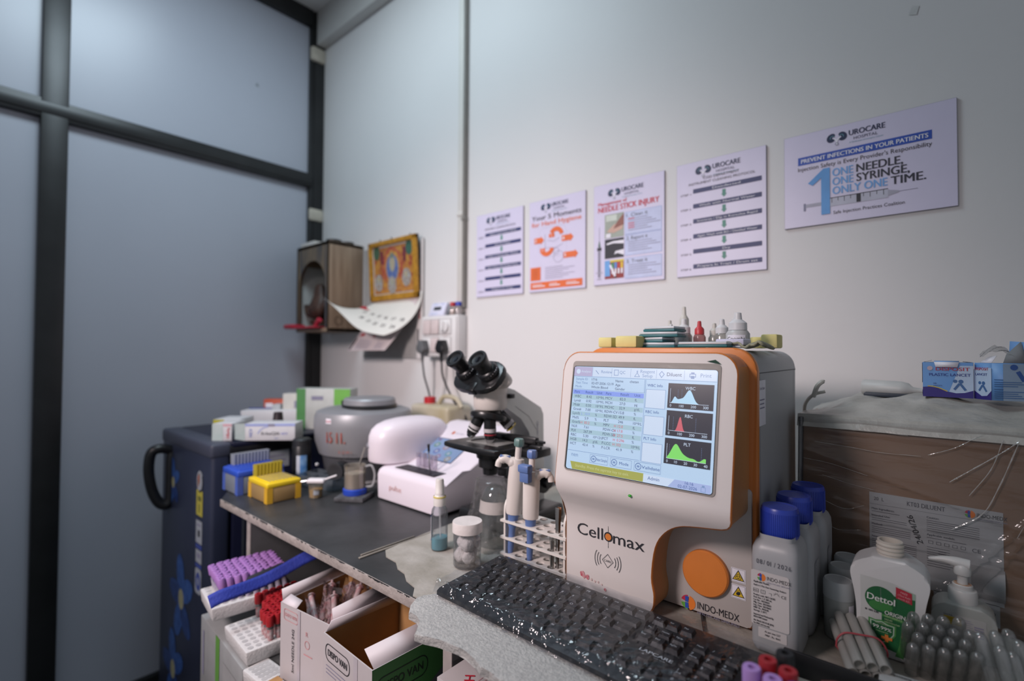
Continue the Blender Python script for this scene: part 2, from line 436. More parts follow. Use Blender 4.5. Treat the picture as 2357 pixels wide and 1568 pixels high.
# --- hand hygiene
w, h = 0.2105, 0.288
b = board(w, h, 1.316, 1.502)
logo(b, w * 0.31, h * 0.918, w * 0.082)
b.text('Your 5 Moments', w * 0.05, h * 0.785, 0.021, ink, width=w * 0.88, bold=0.01)
b.text('for Hand Hygiene', w * 0.05, h * 0.715, 0.020, orng, width=w * 0.88, bold=0.01)
pts = rrect(w * 0.19, h * 0.37, w * 0.68, h * 0.69, 0.02, 6)
for i in range(0, len(pts)):
    a, c = Vector(pts[i]), Vector(pts[(i + 1) % len(pts)]); n = max(1, int((c - a).length / 0.004))
    for k in range(n): q = a + (c - a) * k / n; b.disc(q.x, q.y, 0.0007, greyp, n=6)
def arrow(x, y, l, n):
    b.rect(x, y - 0.009, x + l - 0.008, y + 0.009, orng); b.poly([(x + l - 0.012, y - 0.013), (x + l, y), (x + l - 0.012, y + 0.013)], orng)
    b.text(n, x + 0.006, y - 0.005, 0.015, whitep, 'C', bold=0.02, z=0.0009)
arrow(w * 0.1, h * 0.56, w * 0.18, '2'); arrow(w * 0.6, h * 0.545, w * 0.2, '4'); arrow(w * 0.63, h * 0.365, w * 0.25, '5')
b.arc(w * 0.5, h * 0.585, 0.021, 10, 150, 0.014, orng); b.rect(w * 0.37, h * 0.575, w * 0.47, h * 0.615, orng); b.text('1', w * 0.42, h * 0.58, 0.012, whitep, 'C', z=0.0009)
b.arc(w * 0.33, h * 0.475, 0.021, 200, 350, 0.014, orng); b.rect(w * 0.21, h * 0.43, w * 0.3, h * 0.47, orng); b.text('3', w * 0.255, h * 0.435, 0.012, whitep, 'C', z=0.0009)
b.line([(w * 0.3, h * 0.62), (w * 0.3, h * 0.47), (w * 0.5, h * 0.46), (w * 0.62, h * 0.49)], 0.0009, greyp); b.line([(w * 0.34, h * 0.55), (w * 0.46, h * 0.53), (w * 0.56, h * 0.56)], 0.0009, greyp)
b.arc(w * 0.54, h * 0.36, 0.018, 0, 360, 0.0009, greyp); b.arc(w * 0.5, h * 0.42, 0.010, 0, 360, 0.0009, greyp)
b.rect(w * 0.03, h * 0.125, w * 0.22, h * 0.27, orng)
for i in range(6): b.rect(w * 0.07, h * (0.145 + 0.02 * i), w * 0.17, h * (0.149 + 0.02 * i), mat('dark_orange_print', '#b0522c', 0.5), 0.0008)
for i in range(7): b.rect(w * 0.3, h * (0.135 + 0.02 * i), w * (0.62 + 0.2 * ((i * 7) % 3) / 2), h * (0.139 + 0.02 * i), greyp)
b.rect(w * 0.03, h * 0.03, w * 0.95, h * 0.105, orng)
for x0, x1 in ((0.07, 0.3), (0.38, 0.57), (0.68, 0.9)): b.rect(w * x0, h * 0.055, w * x1, h * 0.065, whitep, 0.0008); b.rect(w * x0, h * 0.075, w * (x1 - 0.05), h * 0.081, whitep, 0.0008)
tag(b.build('wall_poster'), 'hand hygiene poster with orange arrows and an orange bottom bar', 'poster', PG)
# --- needle stick injury
w, h = 0.213, 0.287
b = board(w, h, 1.554, 1.505)
logo(b, w * 0.31, h * 0.9, w * 0.085)
b.text('Management of', w * 0.07, h * 0.79, 0.013, redp, width=w * 0.42, bold=0.02)
b.text('NEEDLE STICK INJURY', w * 0.07, h * 0.722, 0.022, redp, width=w * 0.86, bold=0.03)
for i, t_ in enumerate(('1. Clean it', '2. Report it', '3. Treat it')):
    y1 = h * (0.68 - 0.222 * i); y0 = y1 - h * (0.215 if i == 0 else 0.195)
    b.rect(w * 0.47, y0, w * 0.965, y1, palebl); b.line([(w * 0.47, y0), (w * 0.965, y0), (w * 0.965, y1), (w * 0.47, y1)], 0.0005, sky, 0.0007, True)
    b.text(t_, w * 0.49, y1 - 0.014, 0.0145, ink, width=w * 0.29)
    for k in range(6 if i == 0 else 5):
        yy = y1 - 0.0195 - 0.0062 * k
        b.rect(w * 0.51, yy - 0.0008, w * (0.78 + 0.17 * ((k * 5 + i) % 4) / 3), yy + 0.0008, greyp, 0.0007)
        if i == 0 and k in (0, 2, 3, 4): b.rect(w * 0.51, yy - 0.0013, w * 0.6, yy + 0.0013, redp, 0.0009)
s0 = [(w * 0.17, h * 0.455, w * 0.45, h * 0.69), (w * 0.17, h * 0.255, w * 0.45, h * 0.445), (w * 0.17, h * 0.055, w * 0.45, h * 0.235)]
skin = mat('hand_print', '#c9a596', 0.6); pgrey = mat('photo_grey_print', '#9fa69b', 0.6); pdark = mat('photo_dark_print', '#33333a', 0.6)
b.rect(*s0[0], pgrey); b.poly([(w * .2, h * .52), (w * .3, h * .5), (w * .43, h * .53), (w * .45, h * .63), (w * .38, h * .6), (w * .3, h * .58)], skin, .0007)
b.poly([(w * .3, h * .54), (w * .45, h * .57), (w * .45, h * .68), (w * .35, h * .6)], mat('hand_print_dark', '#8f5f55', .6), .0009); b.rect(w * .19, h * .62, w * .35, h * .68, mat('photo_pale_print', '#c8cfc5', .6), .0008); b.rect(w * .19, h * .46, w * .26, h * .5, whitep, .0009)
b.rect(*s0[1], pdark); b.poly([(w * .2, h * .39), (w * .3, h * .4), (w * .45, h * .385), (w * .45, h * .42), (w * .3, h * .42), (w * .2, h * .405)], whitep, .0007); b.poly([(w * .31, h * .29), (w * .36, h * .3), (w * .45, h * .275), (w * .45, h * .33), (w * .33, h * .32)], whitep, .0007)
b.rect(*s0[2], mat('photo_red_print', '#8f3a3a', .6)); b.rect(w * .17, h * .08, w * .25, h * .235, sky, .0006); b.rect(w * .25, h * .215, w * .45, h * .235, mat('yellow_print', '#d8c34e', .6), .0006)
for i, c_ in enumerate(('#3f8f6a', '#5b8fd0', '#b8453e', '#d8b53e')): b.rect(w * (.27 + .045 * i), h * .15, w * (.305 + .045 * i), h * .21, mat('tube_print_' + c_[1:], c_, .5), .0008); b.rect(w * (.275 + .045 * i), h * .1, w * (.3 + .045 * i), h * .15, whitep, .0008)
b.line([(w * .25, h * .19), (w * .33, h * .07)], 0.006, whitep, .001); b.line([(w * .325, h * .075), (w * .335, h * .06)], 0.006, ink, .0012)
sg = mat('syringe_print', '#a9a7b6', .5)
b.rect(w * .065, h * .08, w * .11, h * .37, sg); b.rect(w * .075, h * .08, w * .09, h * .34, mat('syringe_dark_print', '#6a6478', .5), .0007); b.rect(w * .055, h * .345, w * .12, h * .375, pdark, .0009); b.poly([(w * .07, h * .38), (w * .105, h * .38), (w * .092, h * .44), (w * .083, h * .44)], mat('syringe_hub_print', '#4c6a5c', .5), .0007)
b.rect(w * .085, h * .44, w * .09, h * .58, greyp); b.rect(w * .035, h * .12, w * .14, h * .128, sg, .0008); b.rect(w * .05, h * .055, w * .12, h * .065, sg); b.rect(w * .08, h * .06, w * .092, h * .12, sg)
tag(b.build('wall_poster'), 'needle stick injury poster with red heading and three small photographs', 'poster', PG)
# --- one needle, one syringe
w, h = 0.291, 0.205
b = board(w, h, 2.048, 1.592)
logo(b, w * 0.345, h * 0.885, w * 0.058)
b.rect(w * 0.095, h * 0.665, w * 0.875, h * 0.75, blup); b.text('PREVENT INFECTIONS IN YOUR PATIENTS', w * 0.485, h * 0.685, 0.0125, whitep, 'C', bold=0.015, width=w * 0.74, z=.0008)
b.text("Injection Safety is Every Provider's Responsibility", w * 0.095, h * 0.6, 0.0125, ink, width=w * 0.78)
b.poly([(w * .245, h * .1), (w * .3, h * .1), (w * .3, h * .585), (w * .26, h * .585), (w * .16, h * .455), (w * .19, h * .425), (w * .245, h * .49)], mat('one_blue_print', '#5f9bd6', .5), .0012)
onebl = mat('one_word_print', '#6fa3da', .5); dk = mat('needle_word_print', '#2c2f3c', .5)
b.text('ONE', w * .315, h * .485, 0.0235, onebl, bold=.015, width=w * .125); b.text('NEEDLE,', w * .46, h * .485, 0.0235, dk, bold=.015, width=w * .26)
b.text('ONE', w * .315, h * .39, 0.0235, onebl, bold=.015, width=w * .125); b.text('SYRINGE,', w * .46, h * .39, 0.0235, dk, bold=.015, width=w * .295)
b.text('ONLY ONE', w * .315, h * .295, 0.0235, onebl, bold=.015, width=w * .32); b.text('TIME.', w * .655, h * .295, 0.0235, dk, bold=.015, width=w * .185)
b.rect(w * .14, h * .2, w * .27, h * .235, sg); b.rect(w * .13, h * .165, w * .145, h * .245, greyp); b.rect(w * .25, h * .175, w * .64, h * .265, mat('barrel_print', '#bcbccb', .5), .0006); b.rect(w * .25, h * .258, w * .64, h * .265, pdark, .0008)
b.rect(w * .46, h * .178, w * .485, h * .262, pdark, .001); b.poly([(w * .64, h * .19), (w * .7, h * .212), (w * .7, h * .228), (w * .64, h * .25)], sg, .0006); b.rect(w * .7, h * .218, w * .8, h * .222, greyp)
for i in range(9): b.rect(w * (.31 + .038 * i), h * (.225 if i % 2 else .21), w * (.313 + .038 * i), h * .258, pdark, .0009)
b.text('Safe Injection Practices Coalition', w * .32, h * .09, 0.0098, ink, width=w * .41)
tag(b.build('wall_poster'), 'wide landscape poster with a big blue numeral one and a syringe', 'poster', PG)

# ================================================================ switch box and what is on it
swm = mat('switch_box_white', '#d9d7d6', 0.4, var=0.02); swk = mat('switch_rocker', '#cdbfbd', 0.4); swg = mat('switch_gap', '#a9a6a6', 0.6)
t = thing('switch_box', 'white surface switch box with sockets and a fan regulator under the trunking', 'switch box', (0.84, -0.002, 1.293))
MB().box(0, 0.192, -0.045, 0, 0, 0.15, swm, 0.004).box(0.004, 0.188, -0.05, -0.045, 0.004, 0.146, swm, 0.003).build('housing', t)
F = lambda x, z: frame((x, -0.0502, z), (1, 0, 0), (0, 0, 1))
for z0 in (0.08, 0.015): MB(F(0, 0)).rect(0.012, z0, 0.165, z0 + 0.058, swg, 0.0003).build('module_frame', t)
for k, (x0, z0) in enumerate(((0.014, 0.083), (0.059, 0.083), (0.059, 0.018))):
    MB().box(x0, x0 + 0.042, -0.056, -0.05, z0, z0 + 0.052, swk, 0.002).build('switch', t)
kn = MB().box(0.104, 0.163, -0.053, -0.05, 0.083, 0.135, swm, 0.001).at(frame((0.134, -0.053, 0.109), (1, 0, 0), (0, 0, 1))).cyl(0.021, 0, 0.008, swm, 24, 0.002).box(-0.003, 0.003, -0.018, 0.018, 0.008, 0.013, swm, 0.001).rect(-0.001, -0.02, 0.001, -0.008, dark, 0.0135).build('regulator_knob', t)
for x0 in (0.014, 0.104):
    sk = MB().box(x0, x0 + 0.042 + (0.017 if x0 > 0.1 else 0), -0.054, -0.05, 0.018, 0.07, swm, 0.001).build('socket', t)
def plug(name, x, m, label, pts, cat='plug'):
    t = thing(name, label, cat, (x, -0.056, 1.3255))
    MB(frame((0, 0, 0), (1, 0, 0), (0, 0, 1))).prism([(-0.012, 0.028), (0.012, 0.028), (0.016, 0.012), (0.023, -0.004), (0.017, -0.014), (0.008, -0.02), (-0.008, -0.02), (-0.017, -0.014), (-0.023, -0.004), (-0.016, 0.012)], 0.0005, 0.03, m, 0.005).build('plug_body', t)
    MB().tube([(0, -0.016, -0.016), (0, -0.016, -0.05)], [0.008, 0.004], m, 10).build('strain_relief', t)
    MB().tube(spline([Vector(p) - Vector((x, -0.056, 1.3255)) for p in pts], 8), 0.0035, m, 8).build('cable', t)
greyc = mat('grey_cable', '#5c5e60', 0.5)
plug('power_plug', 0.872, greyc, 'grey power plug with cable in the left socket of the switch box', [(0.872, -0.072, 1.28), (0.87, -0.06, 1.22), (0.86, -0.03, 1.16), (0.85, -0.009, 1.10), (0.85, -0.008, 0.926)])
plug('power_plug', 0.976, black, 'black power plug with cable in the right socket of the switch box', [(0.976, -0.072, 1.28), (0.985, -0.07, 1.22), (1.03, -0.06, 1.14), (1.07, -0.05, 1.1), (1.095, -0.04, 1.02), (1.10, -0.04, 0.926)])
tag(MB().tube(spline([(0.93, -0.008, 1.293), (0.925, -0.01, 1.2), (0.905, -0.012, 1.1), (0.90, -0.012, 0.926)], 8), 0.0025, mat('white_cable', '#b9b6b4', 0.5), 8).build('thin_cable'), 'thin pale cable hanging down the wall below the switch box', 'cable')
t = thing('digital_timer', 'small white digital timer leaning on top of the switch box', 'timer', (0.915, -0.035, 1.4435))
Mt = frame((-0.045, -0.012, 0.0), (1, 0, 0), (0, 0.42, 1))
MB(Mt).box(0, 0.085, 0, 0.054, -0.014, 0, mat('timer_white', '#cfcfe0', 0.4), 0.003).text('DIGITAL', 0.015, 0.045, 0.006, sky, z=0.0004).text('TIMER', 0.055, 0.045, 0.006, blup, z=0.0004).text('ON  OFF  SET', 0.014, 0.005, 0.006, sky, z=0.0004).build('case', t)
MB(Mt).rect(0.022, 0.022, 0.062, 0.036, mat('lcd_dark', '#33383a', 0.2), 0.0005).build('display', t)
def vial(x, capm, label, liquid):
    t = thing('reagent_vial', label, 'vial', (x, -0.03, 1.4435), group='vials on the switch box')
    MB().lathe([(0, 0), (0.0115, 0), (0.012, 0.002), (0.012, 0.024), (0.008, 0.031), (0.008, 0.034)], clear('vial_glass', '#e8e4e0', 0.15, 0.25, '#d8cfc8'), 16).build('glass', t)
    MB().lathe([(0, 0.0015), (0.0105, 0.0015), (0.0105, 0.02), (0, 0.02)], liquid, 14).build('contents', t)
    MB().cyl(0.0105, 0.032, 0.046, capm, 16, 0.001).build('cap', t)
vial(0.988, mat('red_cap', '#b3232c', 0.4), 'tiny vial with a red cap on the switch box', mat('pale_rose', '#d9c3c0', 0.4))
vial(1.017, mat('blue_cap', '#3247b0', 0.4), 'tiny vial with a blue cap beside the trunking foot', mat('pale_lilac', '#d6d2de', 0.4))
tag(MB().tube([(0.992, -0.012, 1.444), (0.992, -0.009, 1.51)], 0.004, mat('swab_stick', '#cfc9c0', 0.7), 8).build('swab_stick'), 'thin pale stick standing behind the red capped vial', 'stick')

# ================================================================ framed print and calendar
gold = mat('gilt_frame', '#b8862c', 0.35, metal=0.2, var=0.2, scale=60)
t = thing('framed_picture', 'gilt framed devotional print in red, blue and gold hanging over the calendar', 'picture', (0.468, -0.022, 1.522))
P = frame((0, 0, 0), (1, 0, 0), (0, -0.06, 1)); w, h = 0.316, 0.246
MB(P).box(0, w, 0, h, -0.012, -0.006, dark).build('backing', t)
f_ = MB(P)
for x0, x1, y0, y1 in ((0, w, 0, 0.024), (0, w, h - 0.02, h), (0, 0.02, 0, h), (w - 0.024, w, 0, h)): f_.box(x0, x1, y0, y1, -0.01, 0.006, gold, 0.004)
f_.build('frame', t)
d_ = MB(P).rect(0.02, 0.022, w - 0.022, h - 0.018, mat('print_mount', '#b9b0a8', 0.3), -0.004)
d_.rect(0.03, 0.03, w - 0.03, h - 0.028, mat('devotional_field', '#8f3a30', 0.3, h2='#b98a3c', scale=45), -0.0035)
d_.disc(0.155, 0.125, 0.07, mat('halo_red', '#9c3a35', 0.4, h2='#b06a45', scale=60), -0.003, ry=0.09); d_.disc(0.155, 0.135, 0.05, mat('halo_gold', '#c09a4a', 0.4, h2='#a8683a', scale=70), -0.0026, ry=0.066)
d_.disc(0.155, 0.13, 0.04, mat('robe_blue', '#41599b', 0.4, h2='#6f7fa0', scale=80), -0.0022, ry=0.055); d_.disc(0.155, 0.15, 0.019, mat('figure_pale', '#8f9a92', 0.4, h2='#b0a080', scale=90), -0.0018, ry=0.035); d_.disc(0.155, 0.18, 0.012, mat('figure_face', '#6f7c72', 0.4), -0.0016)
d_.rect(0.03, 0.03, w - 0.03, 0.085, mat('altar_gold', '#c08c3a', 0.4, h2='#9a5c3a', scale=70), -0.003)
for x, y in ((0.06, 0.075), (0.15, 0.06), (0.245, 0.085)): d_.disc(x, y, 0.028, mat('figure_silver', '#a3a7ab', 0.4, h2='#8c7a66', scale=90), -0.002, ry=0.036); d_.disc(x, y + 0.012, 0.012, mat('figure_pale', '#8f9a92', 0.4), -0.0016)
for x, c_ in ((0.05, '#3e5a44'), (0.265, '#3a5f50')): d_.disc(x, 0.2, 0.022, mat('leaf_' + c_[1:], c_, 0.5), -0.003, ry=0.03)
for x in (0.075, 0.225): d_.rect(x, 0.15, x + 0.02, 0.205, mat('pillar_print', '#6e2c38', 0.5), -0.003)
d_.build('print', t)
MB(P).tube([(0.08, h, 0), (0.085, h + 0.006, 0)], 0.002, dark, 6).tube([(0.16, h, 0), (0.16, h + 0.008, 0)], 0.002, dark, 6).tube([(0.28, h, 0), (0.28, h + 0.006, 0)], 0.002, dark, 6).build('hanging_pin', t)
paper = mat('calendar_paper', '#d3d0c9', 0.6, var=0.02, scale=8); paperb = mat('calendar_paper_pink', '#cbbfc0', 0.6, var=0.02)
t = thing('wall_calendar', 'wall calendar behind the gilt picture with its pages curling up from the wall', 'calendar', (0.46, -0.004, 1.28))
MB().box(-0.07, 0.335, -0.003, 0, 0.005, 0.475, mat('calendar_back', '#9a9896', 0.6, var=0.05), 0).box(0.30, 0.335, -0.0045, -0.003, 0.005, 0.475, mat('calendar_margin', '#d0cac8', 0.6)).build('backing_sheet', t)
m_ = MB(frame((0.30, -0.0048, 0.0), (1, 0, 0), (0, 0, 1)))
m_.rect(0.004, 0.05, 0.012, 0.12, ink); m_.rect(0.012, 0.16, 0.02, 0.2, mat('calendar_red', '#a82c38', 0.6)); m_.rect(0.012, 0.25, 0.022, 0.33, mat('calendar_red', '#a82c38', 0.6)); m_.rect(0.012, 0.39, 0.02, 0.44, greyp); m_.build('margin_print', t)
# front page: hangs from the picture, bends and flies up to the left (world coordinates minus the thing's origin)
def pg(u, v):
    a = Vector((0.80 - 0.33 * (1 - u), -0.015, 1.60))
    rgt = [Vector((0.795, -0.012, 1.545)), Vector((0.792, -0.014, 1.46)), Vector((0.775, -0.075, 1.395)), Vector((0.715, -0.13, 1.372))]
    lft = [Vector((0.475, -0.012, 1.525)), Vector((0.475, -0.02, 1.50)), Vector((0.46, -0.15, 1.455)), Vector((0.385, -0.195, 1.535))]
    def bz(c):
        s = 1 - v; return c[0] * s ** 3 + c[1] * 3 * s * s * v + c[2] * 3 * s * v * v + c[3] * v ** 3
    p = bz(lft) * (1 - u) + bz(rgt) * u
    p.z -= 0.035 * sin(pi * u) * v * v; p.y += 0.012 * sin(2 * pi * u) * v
    return p
O = Vector((0.46, -0.004, 1.28))
pgm = MB().grid(lambda u, v: pg(u, v) - O, 24, 24, paper).build('flying_page', t, solid=0.0006)
pn = MB()
def on_page(u, v, e=0.0012):
    p = pg(u, v); du = (pg(u + .01, v) - p).normalized(); dv = (p - pg(u, v + .01)).normalized(); n = du.cross(dv)
    return frame(p - O + n * e, du, dv)
for (r, n0, us) in ((0.56, 13, (0.2, 0.34, 0.48, 0.62, 0.76, 0.9)), (0.75, 20, (0.34, 0.48, 0.62, 0.76, 0.9))):
    for k, u in enumerate(us):
        pn.M = on_page(u, r); pn.text(str(n0 + k), 0, 0, 0.024, ink, 'C', z=0)
pn.M = on_page(0.06, 0.45); pn.rect(-0.02, 0.0, 0.05, 0.03, mat('calendar_red', '#a82c38', 0.6), 0); pn.build('date_numbers', pgm)
def pg2(u, v):
    p = Vector((0.79, -0.012, 1.55)) * (1 - v) + Vector((0.70, -0.115, 1.316)) * v
    l = Vector((0.47, -0.012, 1.53)) * (1 - v) + Vector((0.43, -0.115, 1.313)) * v
    q = l * (1 - u) + p * u; q.y += 0.02 * sin(pi * v); return q - O
p2 = MB().grid(pg2, 12, 12, paperb).build('lower_page', t, solid=0.0006)
def on2(u, v):
    p = pg2(u, v); du = (pg2(u + .02, v) - p).normalized(); dv = (p - pg2(u, v + .02)).normalized(); return frame(p + du.cross(dv) * 0.0012, du, dv)
pn = MB(on2(0.1, 0.8)); cr = mat('calendar_red', '#a82c38', 0.6)
pn.rect(0.0, 0.02, 0.03, 0.075, cr, 0); pn.text('24', 0.05, 0.055, 0.022, ink, z=0); pn.text('25', 0.085, 0.055, 0.022, ink, z=0); pn.rect(0.1, 0.01, 0.115, 0.02, cr, 0)
pn.M = on2(0.06, 0.98); pn.rect(0.0, 0.0, 0.01, 0.06, ink, 0)
for k in range(7): pn.rect(0.03, 0.006 + 0.008 * k, 0.13, 0.008 + 0.008 * k, greyp, 0); pn.rect(0.17, 0.006 + 0.008 * k, 0.22, 0.008 + 0.008 * k, greyp, 0)
pn.build('lower_print', p2)

# ================================================================ little wooden shrine
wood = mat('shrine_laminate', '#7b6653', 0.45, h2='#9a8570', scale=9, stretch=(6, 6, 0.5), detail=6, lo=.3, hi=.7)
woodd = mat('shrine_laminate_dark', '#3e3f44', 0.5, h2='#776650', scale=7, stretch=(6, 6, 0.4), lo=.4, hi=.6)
t = thing('wooden_shrine', 'brown laminate wall shrine box with an arched opening beside the corner post', 'shrine', (0.1, -0.004, 1.395))
W_, D_, H_ = 0.277, 0.162, 0.38
MB().box(W_ - 0.014, W_, -D_, 0, 0, H_, wood, 0.001).build('side_panel', t)
MB().box(0, 0.012, -D_, 0, 0, H_, wood, 0.001).box(0.012, 0.014, -D_ + 0.012, -0.01, 0.014, 0.3, mat('shrine_white_back', '#b9bdbb', 0.6, var=0.03)).build('side_panel', t)
MB().box(0, W_, -D_, 0, H_ - 0.014, H_ + 0.001, wood, 0.001).build('top_panel', t)
MB().box(0, W_, -D_, 0, 0, 0.014, wood, 0.001).build('bottom_panel', t)
MB().box(0.012, W_ - 0.012, -0.01, 0, 0.01, H_ - 0.01, mat('shrine_white_back', '#b9bdbb', 0.6, var=0.03), 0).build('back_panel', t)
n = 18; ap = []
for k in range(n + 1):
    a = pi * k / n; ap.append((W_ / 2 - 0.003 - 0.112 * cos(a), 0.2 + 0.11 * sin(a)))
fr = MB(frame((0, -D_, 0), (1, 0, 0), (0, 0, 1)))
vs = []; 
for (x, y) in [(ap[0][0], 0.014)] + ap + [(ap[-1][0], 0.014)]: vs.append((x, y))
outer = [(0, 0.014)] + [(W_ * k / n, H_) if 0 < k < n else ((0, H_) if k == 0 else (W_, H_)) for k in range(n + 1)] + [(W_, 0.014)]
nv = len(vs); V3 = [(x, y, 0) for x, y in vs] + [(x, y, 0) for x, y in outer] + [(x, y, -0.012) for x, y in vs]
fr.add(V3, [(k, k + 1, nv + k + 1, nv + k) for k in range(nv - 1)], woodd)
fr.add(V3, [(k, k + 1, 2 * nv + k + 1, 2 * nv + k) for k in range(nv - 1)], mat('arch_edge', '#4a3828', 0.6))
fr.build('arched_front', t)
MB().box(0.20, 0.206, -0.12, -0.02, 0.13, 0.28, mat('yellow_strip', '#c7a52c', 0.5), 0).build('yellow_strip', t)
MB(frame((W_ + 0.0005, -0.13, 0.035), (0, 1, 0), (0, 0, 1))).arc(0.014, 0.01, 0.016, 0, 360, 0.004, mat('old_mark', '#4e3c2e', 0.7), 0, ry=0.018).build('ring_mark', t)
# figure, incense holder and tray
tag(MB(T(0.195, -0.105, 1.431)).lathe([(0, 0), (0.05, 0), (0.055, 0.015), (0.03, 0.028), (0.06, 0.05), (0.066, 0.075), (0.048, 0.105), (0.036, 0.13), (0.030, 0.16), (0.02, 0.178), (0, 0.183)], mat('figurine_bronze', '#33221c', 0.5, h2='#4c3428', scale=30, bump=0.3, bscale=40), 20, sy=0.7).tube(spline([(0.0, 0, 0.04), (-0.05, -0.02, 0.045), (-0.078, -0.02, 0.075), (-0.085, -0.02, 0.09)], 5), [0.014] * 15 + [0.009], mat('figurine_bronze', '#33221c', 0.5), 8).tube(spline([(0.0, 0, 0.04), (0.05, -0.02, 0.05), (0.07, -0.02, 0.085), (0.072, -0.01, 0.105)], 5), [0.014] * 15 + [0.009], mat('figurine_bronze', '#33221c', 0.5), 8).build('figurine'), 'dark bronze seated figurine inside the arched shrine', 'figurine')
tag(MB(T(0.205, -0.175, 1.4095)).box(-0.14, 0.125, -0.03, 0.03, 0, 0.007, mat('red_plastic', '#b02a3e', 0.4), 0.003).box(-0.14, -0.06, -0.035, 0.03, 0.001, 0.02, mat('red_plastic', '#b02a3e', 0.4), 0.006).tube([(0.10, -0.01, 0.008), (0.135, -0.01, 0.035)], [0.008, 0.011], mat('red_plastic', '#b02a3e', 0.4), 8).build('red_tray'), 'red plastic tray along the lower lip of the wooden shrine', 'tray')
tag(MB(T(0.19, -0.1, 1.7765)).box(-0.09, 0.03, -0.05, 0.045, 0, 0.022, mat('white_carton', '#c9c6c2', 0.5), 0.001).rect(0.005, -0.04, 0.02, 0.045, blup, 0.0225).build('small_carton'), 'small white carton with a blue end lying on the shrine top', 'carton')
tag(MB(T(0.26, -0.07, 1.7765)).box(-0.036, 0.03, -0.04, 0.035, 0, 0.012, mat('maroon_cloth', '#5c2434', 0.7), 0.004).build('maroon_packet'), 'flat maroon packet on the shrine top beside the white carton', 'packet')
t = thing('tape_roll', 'black roll of tape lying on top of the wooden shrine', 'tape roll', (0.325, -0.115, 1.7765))
MB().lathe([(0.016, 0), (0.033, 0), (0.033, 0.014), (0.016, 0.014), (0.016, 0)], black, 24).build('tape', t)
MB(T(0.02, 0.055, 0)).lathe([(0.012, 0), (0.026, 0), (0.026, 0.01), (0.012, 0.01), (0.012, 0)], black, 24).build('inner_roll', t)
tag(MB(T(0.21, -0.03, 1.7765)).box(-0.004, 0.004, -0.004, 0.004, 0, 0.045, mat('pale_stick', '#cabfae', 0.7), 0.001).build('wooden_peg'), 'pale wooden peg standing at the back of the shrine top', 'peg')
# ================================================================ refrigerator beside the bench
fdoor = mat('fridge_door_navy', '#23283a', 0.42, spec=0.5, h2='#2c3247', scale=3)
fbody = mat('fridge_side_navy', '#10132b', 0.4, var=0.1, scale=4)
ftop = mat('fridge_top_grey', '#3d4150', 0.5, var=0.06, scale=5)
t = thing('refrigerator', 'dark navy single door refrigerator between the frosted partition and the bench', 'refrigerator', (0.175, -0.69, 0))
MB().box(0.005, 0.475, 0.06, 0.62, 0.05, 1.012, fbody, 0.008).box(0.02, 0.46, 0.08, 0.6, 0.0, 0.05, dark).build('body', t)
MB().box(0.0, 0.48, 0.055, 0.63, 1.012, 1.03, fbody, 0.006).box(0.44, 0.4785, 0.05, 0.30, 0.985, 1.02, black, 0.003).build('top_panel', t)
dr = MB().box(0, 0.475, 0, 0.055, 0.045, 1.0, fdoor, 0.012, 3).build('door', t)
MB().box(-0.001, 0.4765, -0.003, 0.058, 0.985, 1.031, ftop, 0.010, 3).build('door_trim', dr)
hp = spline([(0.10, 0.004, 0.965), (0.10, -0.035, 0.975), (0.095, -0.058, 0.96), (0.09, -0.062, 0.90), (0.09, -0.05, 0.83), (0.095, -0.028, 0.785), (0.10, -0.004, 0.785), (0.10, 0.0, 0.85), (0.10, 0.0, 0.93), (0.10, 0.004, 0.965)], 6)
MB().tube([(p.x, p.y, p.z) for p in hp], 0.0165, black, 10).build('handle', dr)
D = MB(frame((0, -0.0006, 0), (1, 0, 0), (0, 0, 1)))
fl1 = mat('petal_blue', '#28457f', 0.45, h2='#1d2f5c', scale=40); fl2 = mat('petal_blue_bright', '#33599a', 0.45, h2='#24427c', scale=50); yel = mat('flower_yellow', '#a6a37c', 0.5, h2='#8c8c70', scale=90)
def flower(x, z, s, cut=False):
    for k in range(5):
        a = 90 + 72 * k + 10; cx, cz = x + s * 0.55 * cos(radians(a)) * 0.75, z + s * 0.62 * sin(radians(a))
        D.poly([(cx + s * 0.5 * cos(radians(a)) * cos(u) - s * 0.28 * sin(radians(a)) * sin(u), cz + s * 0.5 * sin(radians(a)) * cos(u) + s * 0.28 * cos(radians(a)) * sin(u)) for u in [2 * pi * i / 16 for i in range(16)]], fl1 if k % 2 else fl2)
    D.disc(x, z, s * 0.19, yel, ry=s * 0.26, n=12)
for fx_ in ((0.23, 0.495, 0.13), (0.13, 0.86, 0.075), (0.16, 0.24, 0.12)):
    D = MB(frame((0, -0.0006, 0), (1, 0, 0), (0, 0, 1))); flower(*fx_); D.build('flower_print', dr)
lb = MB(frame((0, -0.0008, 0), (1, 0, 0), (0, 0, 1)))
stk = mat('sticker_white', '#9da3ab', 0.4); sty = mat('sticker_yellow', '#b5ac43', 0.4); stb = mat('sticker_blue', '#3b4a92', 0.4)
lb.disc(0.385, 0.905, 0.027, stk, ry=0.034); lb.disc(0.385, 0.905, 0.021, mat('sticker_star', '#a9554a', 0.5, h2='#556a55', scale=120), 0.0006, ry=0.026, a0=90, a1=230); lb.arc(0.385, 0.905, 0.024, 250, 400, 0.006, ink, 0.0007, ry=0.03)
lb.rect(0.358, 0.80, 0.411, 0.878, sty); lb.rect(0.37, 0.845, 0.40, 0.86, mat('sticker_dark', '#6c6a34', 0.5)); lb.rect(0.378, 0.81, 0.388, 0.835, mat('sticker_dark', '#6c6a34', 0.5))
lb.rect(0.358, 0.715, 0.41, 0.785, stk); lb.rect(0.375, 0.735, 0.393, 0.755, ink); lb.rect(0.365, 0.768, 0.40, 0.774, greyp)
